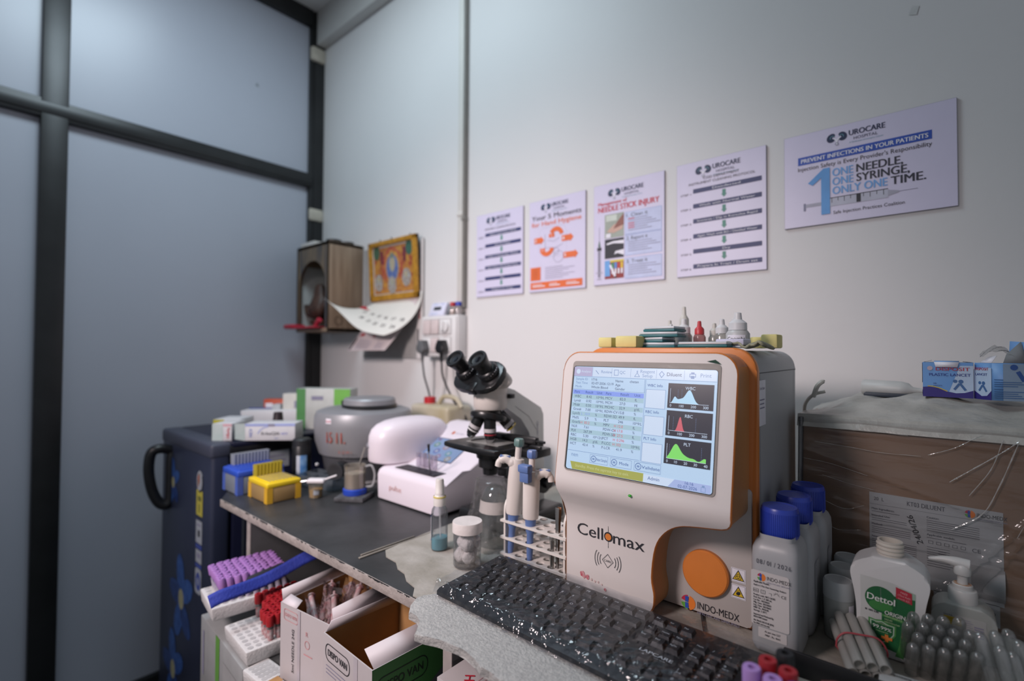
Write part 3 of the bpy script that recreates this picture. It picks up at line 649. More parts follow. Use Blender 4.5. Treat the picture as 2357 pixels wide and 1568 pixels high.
lb.rect(0.358, 0.698, 0.41, 0.712, stb); lb.rect(0.36, 0.655, 0.41, 0.695, stk); lb.rect(0.37, 0.67, 0.4, 0.685, greyp); lb.rect(0.358, 0.64, 0.41, 0.652, stb)
lb.rect(0.358, 0.56, 0.41, 0.638, stk, rad=0.012); lb.disc(0.384, 0.598, 0.021, stb, ry=0.028); lb.disc(0.384, 0.598, 0.012, mat('sticker_grey', '#7d86a0', .5), .0006)
lb.build('sticker', dr)
MB(frame((0.4755, 0, 0), (0, 1, 0), (0, 0, 1))).rect(0.13, 0.93, 0.235, 0.992, stk).rect(0.14, 0.95, 0.155, 0.98, ink).rect(0.17, 0.965, 0.22, 0.97, greyp).rect(0.17, 0.95, 0.225, 0.955, greyp).build('rating_label', t)
MB(frame((0.4755, 0, 0), (0, 1, 0), (0, 0, 1))).rect(0.065, 0.87, 0.095, 0.945, stk).build('service_label', t)
MB(frame((0.475, 0.09, 0), (0, 1, 0), (0, 0, 1))).box(0, 0.006, 0.06, 0.98, 0, 0.002, mat('side_seam_grey', '#3b4048', 0.5)).build('side_seam', t)

# ---- cartons and bottle on the refrigerator
cw = mat('kit_carton_white', '#cfcfd2', 0.45, var=0.02); cteal = mat('kit_carton_teal', '#a9bdb9', 0.5, h2='#c9cfce', scale=12)
FT = 1.0305
def carton(name, label, x, y, rz, L, Dp, H, body=cw, deco=None, z=FT, bev=0.0006, cat='carton', group=None, build=True):
    b = MB().box(0, L, 0, Dp, 0, H, body, bev)
    b.M = frame((0, -0.0002, 0), (1, 0, 0), (0, 0, 1))
    if deco: deco(b, L, Dp, H)
    o = b.build(name, None, (x, y, z), rz)
    return tag(o, label, cat, group)
KG = 'test kit cartons on the refrigerator'
t = thing('kit_carton', 'white test kit carton lettered HCV with an open end flap on the refrigerator', 'carton', (0.652, -0.597, FT), 45, KG)
b = MB().box(0, 0.152, 0, 0.075, 0, 0.053, cw, 0.0008)
b.M = frame((0, -0.0002, 0), (1, 0, 0), (0, 0, 1)); lil = mat('lilac_print', '#9aa6d6', .5)
b.rect(0.0, 0.045, 0.152, 0.053, lil); b.text('HCV', 0.022, 0.012, 0.013, blup, rot=90, bold=0.01); b.text('ErbaQik', 0.05, 0.018, 0.013, ink, width=0.056, bold=0.01); b.text('HCV', 0.11, 0.018, 0.010, mat('violet_print', '#5a62c0', .5)); b.rect(0.07, 0.044, 0.09, 0.052, greyp); b.arc(0.07, 0.01, 0.033, 90, 160, 0.003, lil)
b.text('HCV', 0.09, 0.005, 0.006, blup)
b.build('box', t)
MB().add([(0, 0, 0.0), (0, 0, 0.053), (-0.027, -0.009, 0.055), (-0.027, -0.007, 0.006)], [(0, 1, 2, 3)], cteal).add([(0, 0, 0.053), (0, 0.06, 0.053), (-0.018, 0.05, 0.047), (-0.018, 0.005, 0.047)], [(0, 1, 2, 3)], mat('flap_grey', '#8c9298', .6)).build('end_flap', t)
def d2(b, L, Dp, H):
    b.rect(0, 0, L * 0.55, H, cteal); b.text('HBsAg', L * 0.88, 0.008, 0.012, redp, rot=90, bold=0.012); b.rect(L * .55, H * .85, L, H, mat('pink_print', '#d6a8b0', .5))
carton('kit_carton', 'narrow white kit carton with red upright letters left of the HCV carton', 0.578, -0.665, 42, 0.06, 0.09, 0.053, deco=d2, group=KG)
def d3(b, L, Dp, H):
    b.poly([(0, H * .25), (0, H), (L * .42, H), (L * .42, H * .45)], mat('yellow_corner', '#b8b12f', .5)); b.rect(L * .75, H * .55, L * .95, H * .72, ink); b.poly([(0, 0), (L * .6, 0), (0, H * .2)], mat('olive_corner', '#6a6c4a', .5))
carton('kit_carton', 'long white kit carton with a yellow corner at the front of the refrigerator top', 0.468, -0.625, 42, 0.085, 0.10, 0.052, deco=d3, group=KG)
tag(MB().box(0, 0.20, 0, 0.065, 0, 0.062, cw, 0.001).box(0, 0.12, 0.063, 0.067, 0.058, 0.066, mat('carton_blue_edge', '#2f3f86', .5), 0.001).box(-0.001, 0.002, 0, 0.05, 0.0, 0.05, mat('carton_navy_end', '#39466e', .5)).build('flat_carton', None, (0.365, -0.50, FT), 44), 'large flat white carton with a blue back edge behind the yellow-cornered carton', 'carton')
def d4(b, L, Dp, H): b.rect(L * .08, H * .2, L * .4, H * .85, whitep); b.rect(L * .6, H * .0, L, H * .6, mat('pale_grey_print', '#a9a5a3', .5))
carton('orange_carton', 'small orange red carton with a white label at the back of the refrigerator', 0.335, -0.405, 42, 0.085, 0.04, 0.095, mat('orange_carton', '#b84a2c', .5), d4)
def d5(b, L, Dp, H): b.rect(L * .5, H * .55, L * .8, H * .78, greyp); b.rect(L * .86, H * .5, L * .98, H * .82, mat('yellow_tab', '#c9b44a', .5)); b.rect(L * .25, H * .2, L, H * .27, mat('rose_print', '#c06070', .5)); b.rect(L * .25, H * .48, L * .7, H * .5, mat('tan_print', '#b8a080', .5))
carton('upright_carton', 'upright white carton with a yellow tab behind the HCV carton', 0.428, -0.375, 42, 0.085, 0.05, 0.12, mat('upright_white', '#c6c4bd', .5), d5)
carton('slim_carton', 'slim pale grey carton wedged against the orange carton', 0.400, -0.402, 42, 0.030, 0.05, 0.08, mat('slim_grey', '#a9adb0', .5))
def d6(b, L, Dp, H):
    b.rect(0, 0, L * .17, H, mat('carton_green', '#4e8a4e', .5)); b.rect(L * .7, H * .1, L, H, mat('carton_lime', '#6fb04c', .5)); b.rect(L * .28, H * .72, L * .5, H * .82, greyp); b.text('BIO', L * .63, H * .25, 0.03, greyp, rot=82)
carton('glove_carton', 'white and lime green carton standing in the corner behind the centrifuge', 0.535, -0.375, 36, 0.20, 0.07, 0.145, mat('glove_white', '#b9bcb8', .5), d6)
t = thing('dropper_bottle', 'dark brown dropper bottle standing at the right rear of the refrigerator', 'bottle', (0.61, -0.475, FT))
MB().lathe([(0, 0), (0.018, 0), (0.018, 0.03), (0.011, 0.038)], cw, 18).build('bottle', t)
MB().lathe([(0.012, 0.03), (0.02, 0.032), (0.017, 0.045), (0.014, 0.075), (0, 0.076)], mat('brown_black', '#2a2025', .4), 18).build('dropper_cap', t)

# ================================================================ the bench
slate = mat('black_granite', '#38393b', 0.42, h2='#272829', scale=9, bump=0.05, bscale=50, detail=6)
rough = mat('bench_edge_rough', '#8f8782', 0.8, h2='#a39a95', scale=40, bump=0.3, bscale=70)
t = thing('work_bench', 'black stone workbench running along the wall, worn at its front edge', 'bench', (0.857, 0, 0))
sl = MB().prism([(0.0, -0.735), (2.3, -0.735), (2.3, 0), (-0.10, 0), (-0.10, -0.655), (-0.06, -0.70)], 0.90, 0.92, slate, 0.002)
sl.box(-0.0005, 2.3, -0.7375, -0.7345, 0.901, 0.9192, rough, 0.001); sl.build('worktop', t)
ed = MB()
random.seed(3)
for k in range(46):
    x = 0.02 + 0.80 * random.random(); w_ = 0.003 + 0.012 * random.random(); h_ = 0.0015 + 0.005 * random.random() ** 2; q = random.uniform(-.5, .5)
    ed.at(frame((x, -0.7378, 0.9195), (1, 0, 0), (0, 0, 1))).poly([(-w_, 0.0006)] + [(w_ * (-1 + 2 * i / 7), -h_ * sin(pi * i / 7) * (.6 + .4 * sin(3 * i + 9 * q))) for i in range(1, 7)] + [(w_, 0.0006)], slate, 0.0001)
ed.build('edge_drips', t)['kind'] = 'stuff'
for x in (0.093, 0.85, 1.75):
    MB().box(x - 0.01, x + 0.01, -0.70, -0.02, 0, 0.9, mat('bench_support', '#4b4b4d', 0.7, var=0.08), 0.001).box(x - 0.0102, x + 0.0102, -0.702, -0.70, 0, 0.9, mat('support_edge', '#a39b98', 0.8, var=0.1)).build('support', t)
MB().box(0.1, 2.3, -0.03, -0.01, 0, 0.9, mat('under_bench_shade', '#4a4a4c', 0.8, var=0.1)).build('back_panel', t)  # added dark panel, its colour imitates the shaded wall under the bench
MB().box(0.1, 2.3, -0.69, -0.03, 0.48, 0.50, mat('bench_support', '#4b4b4d', 0.7), 0.001).build('shelf', t)
MB(T(0.61, -0.62, 0.92)).box(-0.003, 0.003, -0.09, 0.1, 0, 0.0025, mat('seam_strip', '#7b756c', 0.7, var=0.15), 0.001).box(-0.011, -0.007, -0.08, 0.05, 0, 0.003, mat('seam_strip', '#7b756c', 0.7), 0.001).build('seam_strip', t)
# worn pale lining stuck on the right half of the worktop
lin_m = mat('worn_lining', '#a9a49d', 0.8, h2='#8f8a80', scale=14, bump=0.15, bscale=90, detail=7)
random.seed(11)
fr_ = [(1.474, -0.655), (1.50, -0.672), (1.535, -0.675), (1.56, -0.69), (1.585, -0.694), (1.61, -0.709), (1.64, -0.715), (1.66, -0.7345), (2.9, -0.7345), (2.9, -0.02), (1.452, -0.02), (1.452, -0.3), (1.462, -0.55)]
tag(MB(T(0, 0, 0.92)).prism(fr_, 0.0002, 0.0022, lin_m).build('worktop_lining'), 'worn stained pale lining covering the right half of the black worktop', 'lining')
foam = mat('foam_sheet', '#aeadaa', 0.75, h2='#a09f9d', scale=160, bump=0.35, bscale=260, detail=2)
fe = []
x = 1.715
while x < 2.62:
    fe.append((x, -0.775 - 0.03 * min(1, (x - 1.63) / 0.25) + random.uniform(-0.006, 0.006) + (-0.02 if 1.75 < x < 1.79 else 0))); x += random.uniform(0.01, 0.022)
fp = [(1.706, -0.716), (1.690, -0.737), (1.688, -0.750), (1.699, -0.770)] + fe + [(2.62, -0.56), (2.0, -0.60), (1.80, -0.66), (1.745, -0.69), (1.722, -0.70)]
tag(MB(T(0, 0, 0.9225)).prism(fp, 0, 0.011, foam, 0.002).build('foam_sheet'), 'ragged white packing foam sheet under the keyboard, hanging over the bench edge', 'foam sheet')

# ================================================================ left end of the bench
def tip_rack(name, label, x, y, rz, L, Dp, H, body, tray, tipm, rows, cols, leg):
    t = thing(name, label, 'tip rack', (x, y, B + 0.0005), rz, 'pipette tip racks')
    bd = MB(); bd.box(0, L, 0, Dp, 0, H * 0.72, body, 0.004); 
    bd.build('base_box', t)
    for (cx, cy) in ((0, 0), (L, 0), (L, Dp), (0, Dp)):
        sx = -1 if cx else 1; sy = -1 if cy else 1
        MB(T(cx, cy, 0)).prism([(-0.0006 * sx, -0.0006 * sy), (0.017 * sx, -0.0006 * sy), (0.017 * sx, 0.001 * sy), (0.001 * sx, 0.001 * sy), (0.001 * sx, 0.014 * sy), (-0.0006 * sx, 0.014 * sy)], 0, H * 0.72, leg).build('corner_post', t)
    tr = MB().box(-0.001, L + 0.001, -0.001, Dp + 0.001, H * 0.7, H * 0.95, tray, 0.004, 3).box(0.006, L - 0.006, 0.006, Dp - 0.006, H * 0.9, H, tray, 0.003)
    tr.at(T(0, 0, H + 0.0001))
    hole = mat(name + '_hole_' + leg.name, '#1d3590' if 'blue' in label else '#c9a60c', 0.5)
    nx, ny = (8, 12) if Dp > L else (12, 8)
    for i in range(nx):
        for j in range(ny): tr.disc(0.012 + (L - 0.024) * i / (nx - 1), 0.012 + (Dp - 0.024) * j / (ny - 1), 0.0026, hole, 0.0002, n=8)
    tr.build('tip_tray', t)
    for j in range(cols):
        for i in range(rows):
            x_ = 0.012 + (L - 0.024) * i / (nx - 1); y_ = 0.012 + (Dp - 0.024) * (j + ny - cols) / (ny - 1)
            o = tipmesh(tipm, 0.03 if 'blue' in label else 0.022); c = o.copy(); COL.objects.link(c); c.parent = t; c.location = (x_, y_, H)
    return t
_tip = {}
class _Proto:
    def __init__(s, me): s.me = me
    def copy(s): return bpy.data.objects.new('pipette_tip', s.me)
def tipmesh(m, h):
    if m.name not in _tip:
        b = MB().lathe([(0.0045, 0), (0.0056, h * .2), (0.0060, h), (0.0046, h), (0.004, h * .3)], m, 10); o = b.build('pipette_tip'); me = o.data; bpy.data.objects.remove(o); _tip[m.name] = _Proto(me)
    return _tip[m.name]
frostp = clear('frosted_plastic', '#cfd4da', 0.04, 0.55, '#9aa3b0', 0.3)
tip_rack('tip_rack', 'blue pipette tip rack with frosted tips on the bench corner', 0.760, -0.697, 0.0, 0.104, 0.125, 0.068, frostp, mat('rack_blue', '#2c4fb8', 0.4), clear('tip_clear', '#d8dce2', 0.05, 0.6, '#aab2be', 0.3), 2, 11, mat('rack_blue_post', '#4a63b4', 0.4))
tip_rack('tip_rack', 'bright yellow pipette tip rack with yellow tips in front of the blue one', 0.886, -0.678, 0.0, 0.114, 0.088, 0.055, clear('amber_plastic', '#d8b068', 0.04, 0.65, '#b99a66', 0.3), mat('rack_yellow', '#e3c31e', 0.4), clear('tip_yellow', '#f0e070', 0.05, 0.6, '#cfc040', 0.3), 2, 8, mat('rack_yellow_post', '#d2a52c', 0.4))
t = thing('reagent_bottle', 'tall black cylindrical bottle with a blue label beside the refrigerator', 'bottle', (0.825, -0.5, B + 0.0005))
MB().lathe([(0, 0), (0.027, 0), (0.0275, 0.003), (0.0275, 0.102), (0.025, 0.106)], black, 28).build('bottle', t)
MB().lathe([(0.024, 0.1), (0.0265, 0.101), (0.0265, 0.122), (0.022, 0.126), (0, 0.127)], mat('cap_black', '#1f2023', .5, bump=.1), 28).build('cap', t)
MB(frame((0.0275 * 0.76, -0.0275 * 0.65, 0), (0.65, 0.76, 0), (0, 0, 1))).patch(-0.008, 0.012, 0.022, 0.078, 0.0275, mat('label_blue', '#3d74b4', .4, h2='#7ea6cf', scale=40)).patch(-0.008, 0.012, 0.002, 0.078, 0.0275, mat('label_white', '#c3cad4', .4), .0006).build('label', t)
# compartment tray
ctp = clear('tray_plastic', '#d9dfe4', 0.06, 0.22, '#8d97a0', 0.15)
t = thing('compartment_tray', 'clear plastic compartment tray lying behind the yellow tip rack', 'tray', (0.875, -0.545, B + 0.0005), 14)
for x0, x1, y0, y1 in ((0, 0.15, 0, 0.002), (0, 0.15, 0.083, 0.085), (0, 0.002, 0, 0.085), (0.148, 0.15, 0, 0.085), (0.0, 0.15, 0.042, 0.044)): MB().box(x0, x1, y0, y1, 0, 0.032, ctp).build('wall', t)
for x0 in (0.05, 0.10): MB().box(x0, x0 + 0.0015, 0.002, 0.083, 0.002, 0.028, ctp).build('divider', t)
MB().box(0, 0.15, 0, 0.085, 0, 0.0015, ctp).build('base', t)
t = thing('sample_cup', 'small clear cup of pale amber fluid standing in front of the clear tray', 'cup', (1.03, -0.563, B + 0.0005))
MB().lathe([(0, 0), (0.0165, 0), (0.017, 0.002), (0.019, 0.036)], clear('cup_plastic', '#e8e2d4', 0.08, 0.15, '#cfc6b4'), 24).build('cup', t)
MB().lathe([(0, 0.0015), (0.0155, 0.002), (0.017, 0.022), (0, 0.022)], mat('amber_fluid', '#b89a63', .2, var=.05), 20).build('fluid', t)
MB(frame((0.012, -0.013, 0), (0.72, 0.69, 0), (0, 0, 1))).patch(0.0, 0.01, 0.014, 0.024, 0.0178, stk).build('label', t)
tag(MB(T(1.03, -0.563, B + 0.0385) @ RZ(40)).box(-0.022, 0.026, -0.012, 0.012, 0, 0.012, mat('white_spoon', '#d8d4d6', .5), 0.005, 3).tube([(0.02, 0, 0.008), (0.055, 0.002, 0.02)], 0.0025, mat('white_spoon', '#d8d4d6', .5), 8).tube([(-0.02, 0, 0.006), (-0.065, -0.004, -0.0)], 0.0015, clear('clear_stick', '#e0e4e8', .1, .3), 6).build('plastic_scoop'), 'white plastic scoop resting across the small sample cup', 'scoop')
# stone block, mug
tag(MB(T(1.115, -0.5, B + 0.0005) @ RZ(35)).prism([(-0.038, -0.04), (0.04, -0.042), (0.046, 0.03), (-0.036, 0.042)], 0, 0.012, mat('block_grey', '#55565a', .8, h2='#3f4043', scale=60, bump=.4), 0.003).build('stone_block'), 'dark grey square stone block under the inverted mug', 'block')
t = thing('measuring_mug', 'translucent measuring mug with a blue foot and a looped handle', 'mug', (1.115, -0.498, B + 0.0128))
MB().lathe([(0, 0), (0.030, 0), (0.031, 0.003), (0.031, 0.014), (0.027, 0.016)], mat('lid_blue', '#2748b4', .35), 28).build('blue_foot', t)
MB().lathe([(0.026, 0.015), (0.026, 0.05), (0.027, 0.075), (0.0285, 0.076), (0.0275, 0.06), (0.0275, 0.015)], clear('mug_plastic', '#e6e2dc', 0.07, 0.2, '#c9c4bc', .15), 28).build('wall', t)
MB().lathe([(0, 0.018), (0.0255, 0.018), (0.0255, 0.055), (0, 0.055)], mat('cloudy_water', '#d3cabc', .3, var=.04), 24).build('fluid', t)
MB().tube(spline([(0.022, 0.016, 0.072), (0.034, 0.028, 0.074), (0.04, 0.034, 0.05), (0.036, 0.03, 0.022), (0.022, 0.018, 0.018)], 6), 0.0028, clear('mug_handle', '#e8e8ea', .12, .3), 8).build('handle', t)
# ---- centrifuge
silver = mat('centrifuge_silver', '#8d8e92', 0.42, metal=0.25, var=.03, scale=8); silv2 = mat('centrifuge_grey', '#55565a', .45, metal=.2, var=.04)
t = thing('centrifuge', 'round silver bench centrifuge with a lid, beside the refrigerator', 'centrifuge', (0.913, -0.34, B + 0.0005))
MB().lathe([(0, 0.004), (0.112, 0.004), (0.114, 0.01), (0.125, 0.08)], silv2, 48).lathe([(0.112, 0), (0.117, 0), (0.117, 0.006), (0.112, 0.006), (0.112, 0)], mat('foot_ring', '#9a9a9c', .5), 48).build('base', t)
MB().lathe([(0.120, 0.078), (0.134, 0.081), (0.146, 0.12), (0.150, 0.165), (0.149, 0.192), (0.143, 0.206), (0.12, 0.214), (0.085, 0.219), (0, 0.219)], silver, 56).build('bowl', t)
ld = MB(T(0.03, 0.0, 0)).lathe([(0.08, 0.216), (0.084, 0.219), (0.084, 0.226), (0.08, 0.228)], black, 40).lathe([(0.08, 0.227), (0.079, 0.242), (0.074, 0.247), (0, 0.249)], silver, 40).build('lid', t)
MB(T(0.03, 0, 0)).box(-0.085, -0.07, -0.05, -0.03, 0.219, 0.236, black, 0.004).build('lid_latch', ld)
C_ = frame((0.75 * 0.15, -0.66 * 0.15, 0), (0.66, 0.75, 0), (0, 0, 1)); redm = mat('red_marker', '#a8483c', .6, h2='#8c5a50', scale=60)
lg = MB(C_).patch(-0.098, 0.18, -0.078, 0.195, 0.1495, whitep)
lg.text('REMI', -0.088, 0.184, 0.008, redp, 'C', R=0.1495, z=.0012); lg.build('badge', t)
MB(C_).text('15 11.', -0.095, 0.125, 0.045, redm, R=0.148, width=.062, bold=.01).text('R O M I', -0.05, 0.096, 0.012, redm, R=.142, z=.003).build('red_marking', t)
MB(axis((0.055, -0.105, 0.05), (0.08, -0.155, 0.045))).lathe([(0, 0), (0.022, 0), (0.022, 0.03), (0.025, 0.034), (0.025, 0.042), (0.016, 0.043), (0, 0.036)], mat('knob_grey', '#38393c', .4), 24).build('timer_knob', t)
MB().box(-0.025, -0.017, -0.15, -0.142, 0.05, 0.058, cw, 0.002).build('screw', t)
# ---- jerrycan
t = thing('jerrycan', 'pale jerrycan of yellowish fluid with a red cap behind the white analyzer', 'jerrycan', (0.875, -0.075, B + 0.0005))
jm = mat('jerrycan_plastic', '#bdb6a8', .45, h2='#a89c7e', scale=5)
MB().box(0, 0.20, -0.055, 0.06, 0, 0.208, jm, 0.014, 3).box(0.0, 0.05, -0.0555, 0.055, 0.0, 0.18, mat('jerrycan_fluid', '#a39468', .5, var=.05), 0.012).build('body', t)
MB(T(0.045, 0, 0)).cyl(0.021, 0.206, 0.23, mat('red_cap', '#b3232c', 0.4), 20, 0.002).build('cap', t)
MB().tube(spline([(0.09, 0, 0.205), (0.12, 0, 0.235), (0.18, 0, 0.232), (0.21, 0, 0.203)], 6), 0.008, jm, 10).build('handle', t)
MB(frame((0, -0.0555, 0), (1, 0, 0), (0, 0, 1))).rect(0.09, 0.12, 0.15, 0.158, mat('label_violet', '#574f86', .5, h2='#7a76a0', scale=90)).build('label', t)
# ================================================================ haematology analyzer
aw = mat('analyzer_white', '#d0c9c6', 0.42, var=.012, scale=10); ao = mat('analyzer_orange', '#d07a34', 0.4, var=.03); abr = mat('analyzer_side_reflection', '#c08a58', 0.36, var=.05, scale=6)
ag = mat('analyzer_grey', '#a3a5a7', 0.45, var=.02, scale=8); atop = mat('analyzer_gloss_top', '#a59a92', .18, var=.03); ap_ = mat('analyzer_panel', '#b9b2ae', .42, var=.012, scale=9)
AX, AY, AZ = 1.831, -0.549, 0.9225
t = thing('blood_analyzer', 'orange and white blood analyzer with a lit touchscreen behind the keyboard', 'analyzer', (AX, AY, AZ))
Oa = Vector((AX, AY, AZ))
XZ = lambda y: frame((0, y - AY, 0), (1, 0, 0), (0, 0, 1))     # front view frame, z grows towards the room
def top_round(x0, x1, z0, z1, r, rb=0.006):
    p = [(x0 + rb, z0), (x1 - rb, z0), (x1, z0 + rb)]
    for k in range(9): a = radians(90 * k / 8); p.append((x1 - r + r * cos(a), z1 - r + r * sin(a)))
    for k in range(9): a = radians(90 + 90 * k / 8); p.append((x0 + r + r * cos(a), z1 - r + r * sin(a)))
    return p + [(x0, z0 + rb)]
b = MB(XZ(-0.475)).prism(top_round(0.004, 0.276, 0.008, 0.396, 0.03), -0.262, 0.0, ag, 0.003)
b.M = frame((0.2762, -0.475 - AY, 0), (0, 1, 0), (0, 0, 1)); b.rect(0.002, 0.362, 0.262, 0.3635, mat('panel_seam', '#55565a', .6), 0.0002)
for q in (0.02, 0.245): b.rect(q, 0.0, q + 0.001, 0.362, mat('panel_seam_soft', '#85878a', .6), 0.0002)
b.build('rear_body', t)
MB(frame((0.2764, -0.475 - AY, 0), (0, 1, 0), (0, 0, 1))).rect(0.014, 0.285, 0.05, 0.352, whitep).text('Serial Label', 0.018, 0.338, 0.006, greyp, width=.026).rect(0.018, 0.31, 0.044, 0.312, greyp).rect(0.018, 0.316, 0.042, 0.318, greyp).rect(0.018, 0.322, 0.044, 0.324, greyp).build('side_label', t)
MB(XZ(-0.475)).prism(top_round(-0.001, 0.281, 0.002, 0.4, 0.034, 0.01), 0.0, 0.014, ao, 0.003).build('orange_flange', t)
# lower right panel
b = MB(XZ(-0.489)).prism(rrect(0.10, 0.006, 0.2745, 0.20, 0.006), 0.0, 0.006, ap_, 0.001)
b.build('lower_panel', t)
LP = XZ(-0.4952)
MB(LP).at(LP @ T(2.043 - AX, 0.99 - AZ, 0)).lathe([(0.0335, 0), (0.0335, 0.006), (0.0315, 0.008), (0, 0.008)], ao, 48).build('round_button', t)
def medx(b, x, z, s, reg=False):
    """coloured disc mark and INDO-MEDX lettering, s = cap height"""
    R = s * 0.92; cx = x + R
    b.disc(cx, z + s * .45, R, mat('mark_orange', '#dd7a2e', .5), a0=-78, a1=78, n=12); b.disc(cx, z + s * .45, R, mat('mark_red', '#b82c48', .5), a0=95, a1=165, n=8); b.disc(cx, z + s * .45, R, mat('mark_green', '#5fa23e', .5), a0=190, a1=265, n=8)
    b.rect(cx - R * .42, z - s * .3, cx + R * .05, z + s * .42, mat('mark_blue', '#2d4fae', .5), .0007); b.rect(cx - R * .42, z + s * .5, cx + R * .05, z + s * 1.2, mat('mark_blue', '#2d4fae', .5), .0007)
    b.text('INDO-MEDX', x + 2.3 * R, z + s * .1, s * 1.25, ink, width=s * 5.0); b.text('HEALTHCARE SIMPLIFIED', x + 2.3 * R, z - s * .55, s * .45, greyp, width=s * 5.0)
b = MB(LP); medx(b, 2.005 - AX, 0.932 - AZ, 0.0118); b.build('maker_mark', t)
def warn(z, kind):
    x = 2.088 - AX; z -= AZ; b = MB(LP); s = .0098
    b.rect(x - s, z - s, x + s, z + s, whitep); b.line([(x - s * .9, z - s * .9), (x + s * .9, z - s * .9), (x + s * .9, z + s * .9), (x - s * .9, z + s * .9)], .0003, ink, .0006, True)
    b.poly([(x - .0082, z - .0068), (x + .0082, z - .0068), (x, z + .0078)], ink, .0007); b.poly([(x - .0066, z - .0058), (x + .0066, z - .0058), (x, z + .0058)], mat('warning_yellow', '#d8b62c', .5), .0009)
    if kind == 'bio':
        for a in (90, 210, 330): b.arc(x + .0022 * cos(radians(a)), z - .002 + .0022 * sin(radians(a)), .0019, a - 140, a + 140, .0006, ink, .0011)
        b.arc(x, z - .002, .0016, 0, 360, .0004, ink, .0012)
    else:
        b.poly([(x - .003, z - .004), (x + .0005, z - .005), (x + .003, z - .002), (x + .002, z + .001), (x - .001, z), (x - .0025, z - .001)], ink, .0011); b.line([(x - .003, z + .0005), (x + .001, z + .0022)], .0006, ink, .0011)
    b.build('warning_label', t)
warn(0.9985, 'bio'); warn(0.9755, 'hand')
# front shell: head and curved neck in one skin
def yprof(z):
    pts = [(0.92, -.549), (1.035, -.549), (1.05, -.5505), (1.065, -.556), (1.078, -.564), (1.088, -.5705), (1.10, -.5745), (1.112, -.573), (1.314, -.540)]
    for (a, ya), (b_, yb) in zip(pts, pts[1:]):
        if z <= b_ + 1e-9:
            k = (z - a) / (b_ - a); return ya + (yb - ya) * k
    return -.54
outl = []
outl += [Vector(p) for p in [(1.831, .93), (1.831, 1.04), (1.829, 1.07), (1.825, 1.10), (1.824, 1.20), (1.822, 1.285)]]
for k in range(9): a = radians(180 - 90 * k / 8); outl.append(Vector((1.851 + .028 * cos(a), 1.286 + .028 * sin(a))))
for k in range(9): a = radians(90 - 90 * k / 8); outl.append(Vector((2.072 + .030 * cos(a), 1.284 + .030 * sin(a))))
outl += [Vector(p) for p in [(2.1015, 1.2), (2.101, 1.115)]]
outl += spline([(2.101, 1.108, 0), (2.100, 1.092, 0), (2.090, 1.083, 0), (2.059, 1.078, 0), (2.028, 1.071, 0), (2.003, 1.054, 0), (1.987, 1.028, 0), (1.981, .983, 0), (1.985, .955, 0), (1.981, .934, 0), (1.966, .9235, 0)], 4)
outl = [Vector((p.x, p.y)) for p in outl] + [Vector((1.839, .9235)), Vector((1.833, .926))]
poly = outl
# skin: horizontal scan rows between left and right outline
def span(z):
    xs = []
    n = len(poly)
    for k in range(n):
        a, c = poly[k], poly[(k + 1) % n]
        if (a.y - z) * (c.y - z) < 0: xs.append(a.x + (c.x - a.x) * (z - a.y) / (c.y - a.y))
    return min(xs), max(xs)
zs = [.9236, .925, .928, .932, .938] + [.945 + .0125 * k for k in range(8)] + [1.04, 1.046, 1.052, 1.058, 1.064, 1.069, 1.0725, 1.0755, 1.078, 1.080, 1.0825, 1.0855, 1.09, 1.096, 1.104, 1.112, 1.13, 1.16, 1.2, 1.24, 1.284, 1.292, 1.30, 1.306, 1.310, 1.3125, 1.3138]
vs = []; NU = 10
for z in zs:
    l, r = span(z)
    for i in range(NU + 1): vs.append((l + (r - l) * i / NU - AX, yprof(z) - AY, z - AZ))
fs = [(j * (NU + 1) + i, j * (NU + 1) + i + 1, (j + 1) * (NU + 1) + i + 1, (j + 1) * (NU + 1) + i) for j in range(len(zs) - 1) for i in range(NU)]
sh = MB().add(vs, fs, aw)
sh.build('front_shell', t, sharp=60)
sd = MB(); n = len(poly); rows = []
def inset(k, e):
    a, c = poly[k - 1], poly[(k + 1) % n]; d = (c - a).normalized(); return poly[k] + Vector((-d.y, d.x)) * e
V3 = []
for e, dy in ((0.0, -0.0005), (0.0016, 0.001), (0.0016, 0.0045), (0.0, 0.006)):
    for k in range(n):
        p = inset(k, e); V3.append((p.x - AX, yprof(poly[k].y) + dy - AY, p.y - AZ))
for k in range(n): V3.append((poly[k].x - AX, -.488 - AY, poly[k].y - AZ))
F3 = []; M3 = []
for j in range(4):
    for k in range(n):
        k2 = (k + 1) % n; F3.append((j * n + k, j * n + k2, (j + 1) * n + k2, (j + 1) * n + k))
        mid = (poly[k] + poly[k2]) / 2; d = poly[k2] - poly[k]
        M3.append(ao if j < 3 else (atop if (mid.y > 1.295) else abr))  # brown sides have the orange reflection put into their colour
sd.add(V3, F3, M3); sd.build('orange_rim', t, sharp=50)
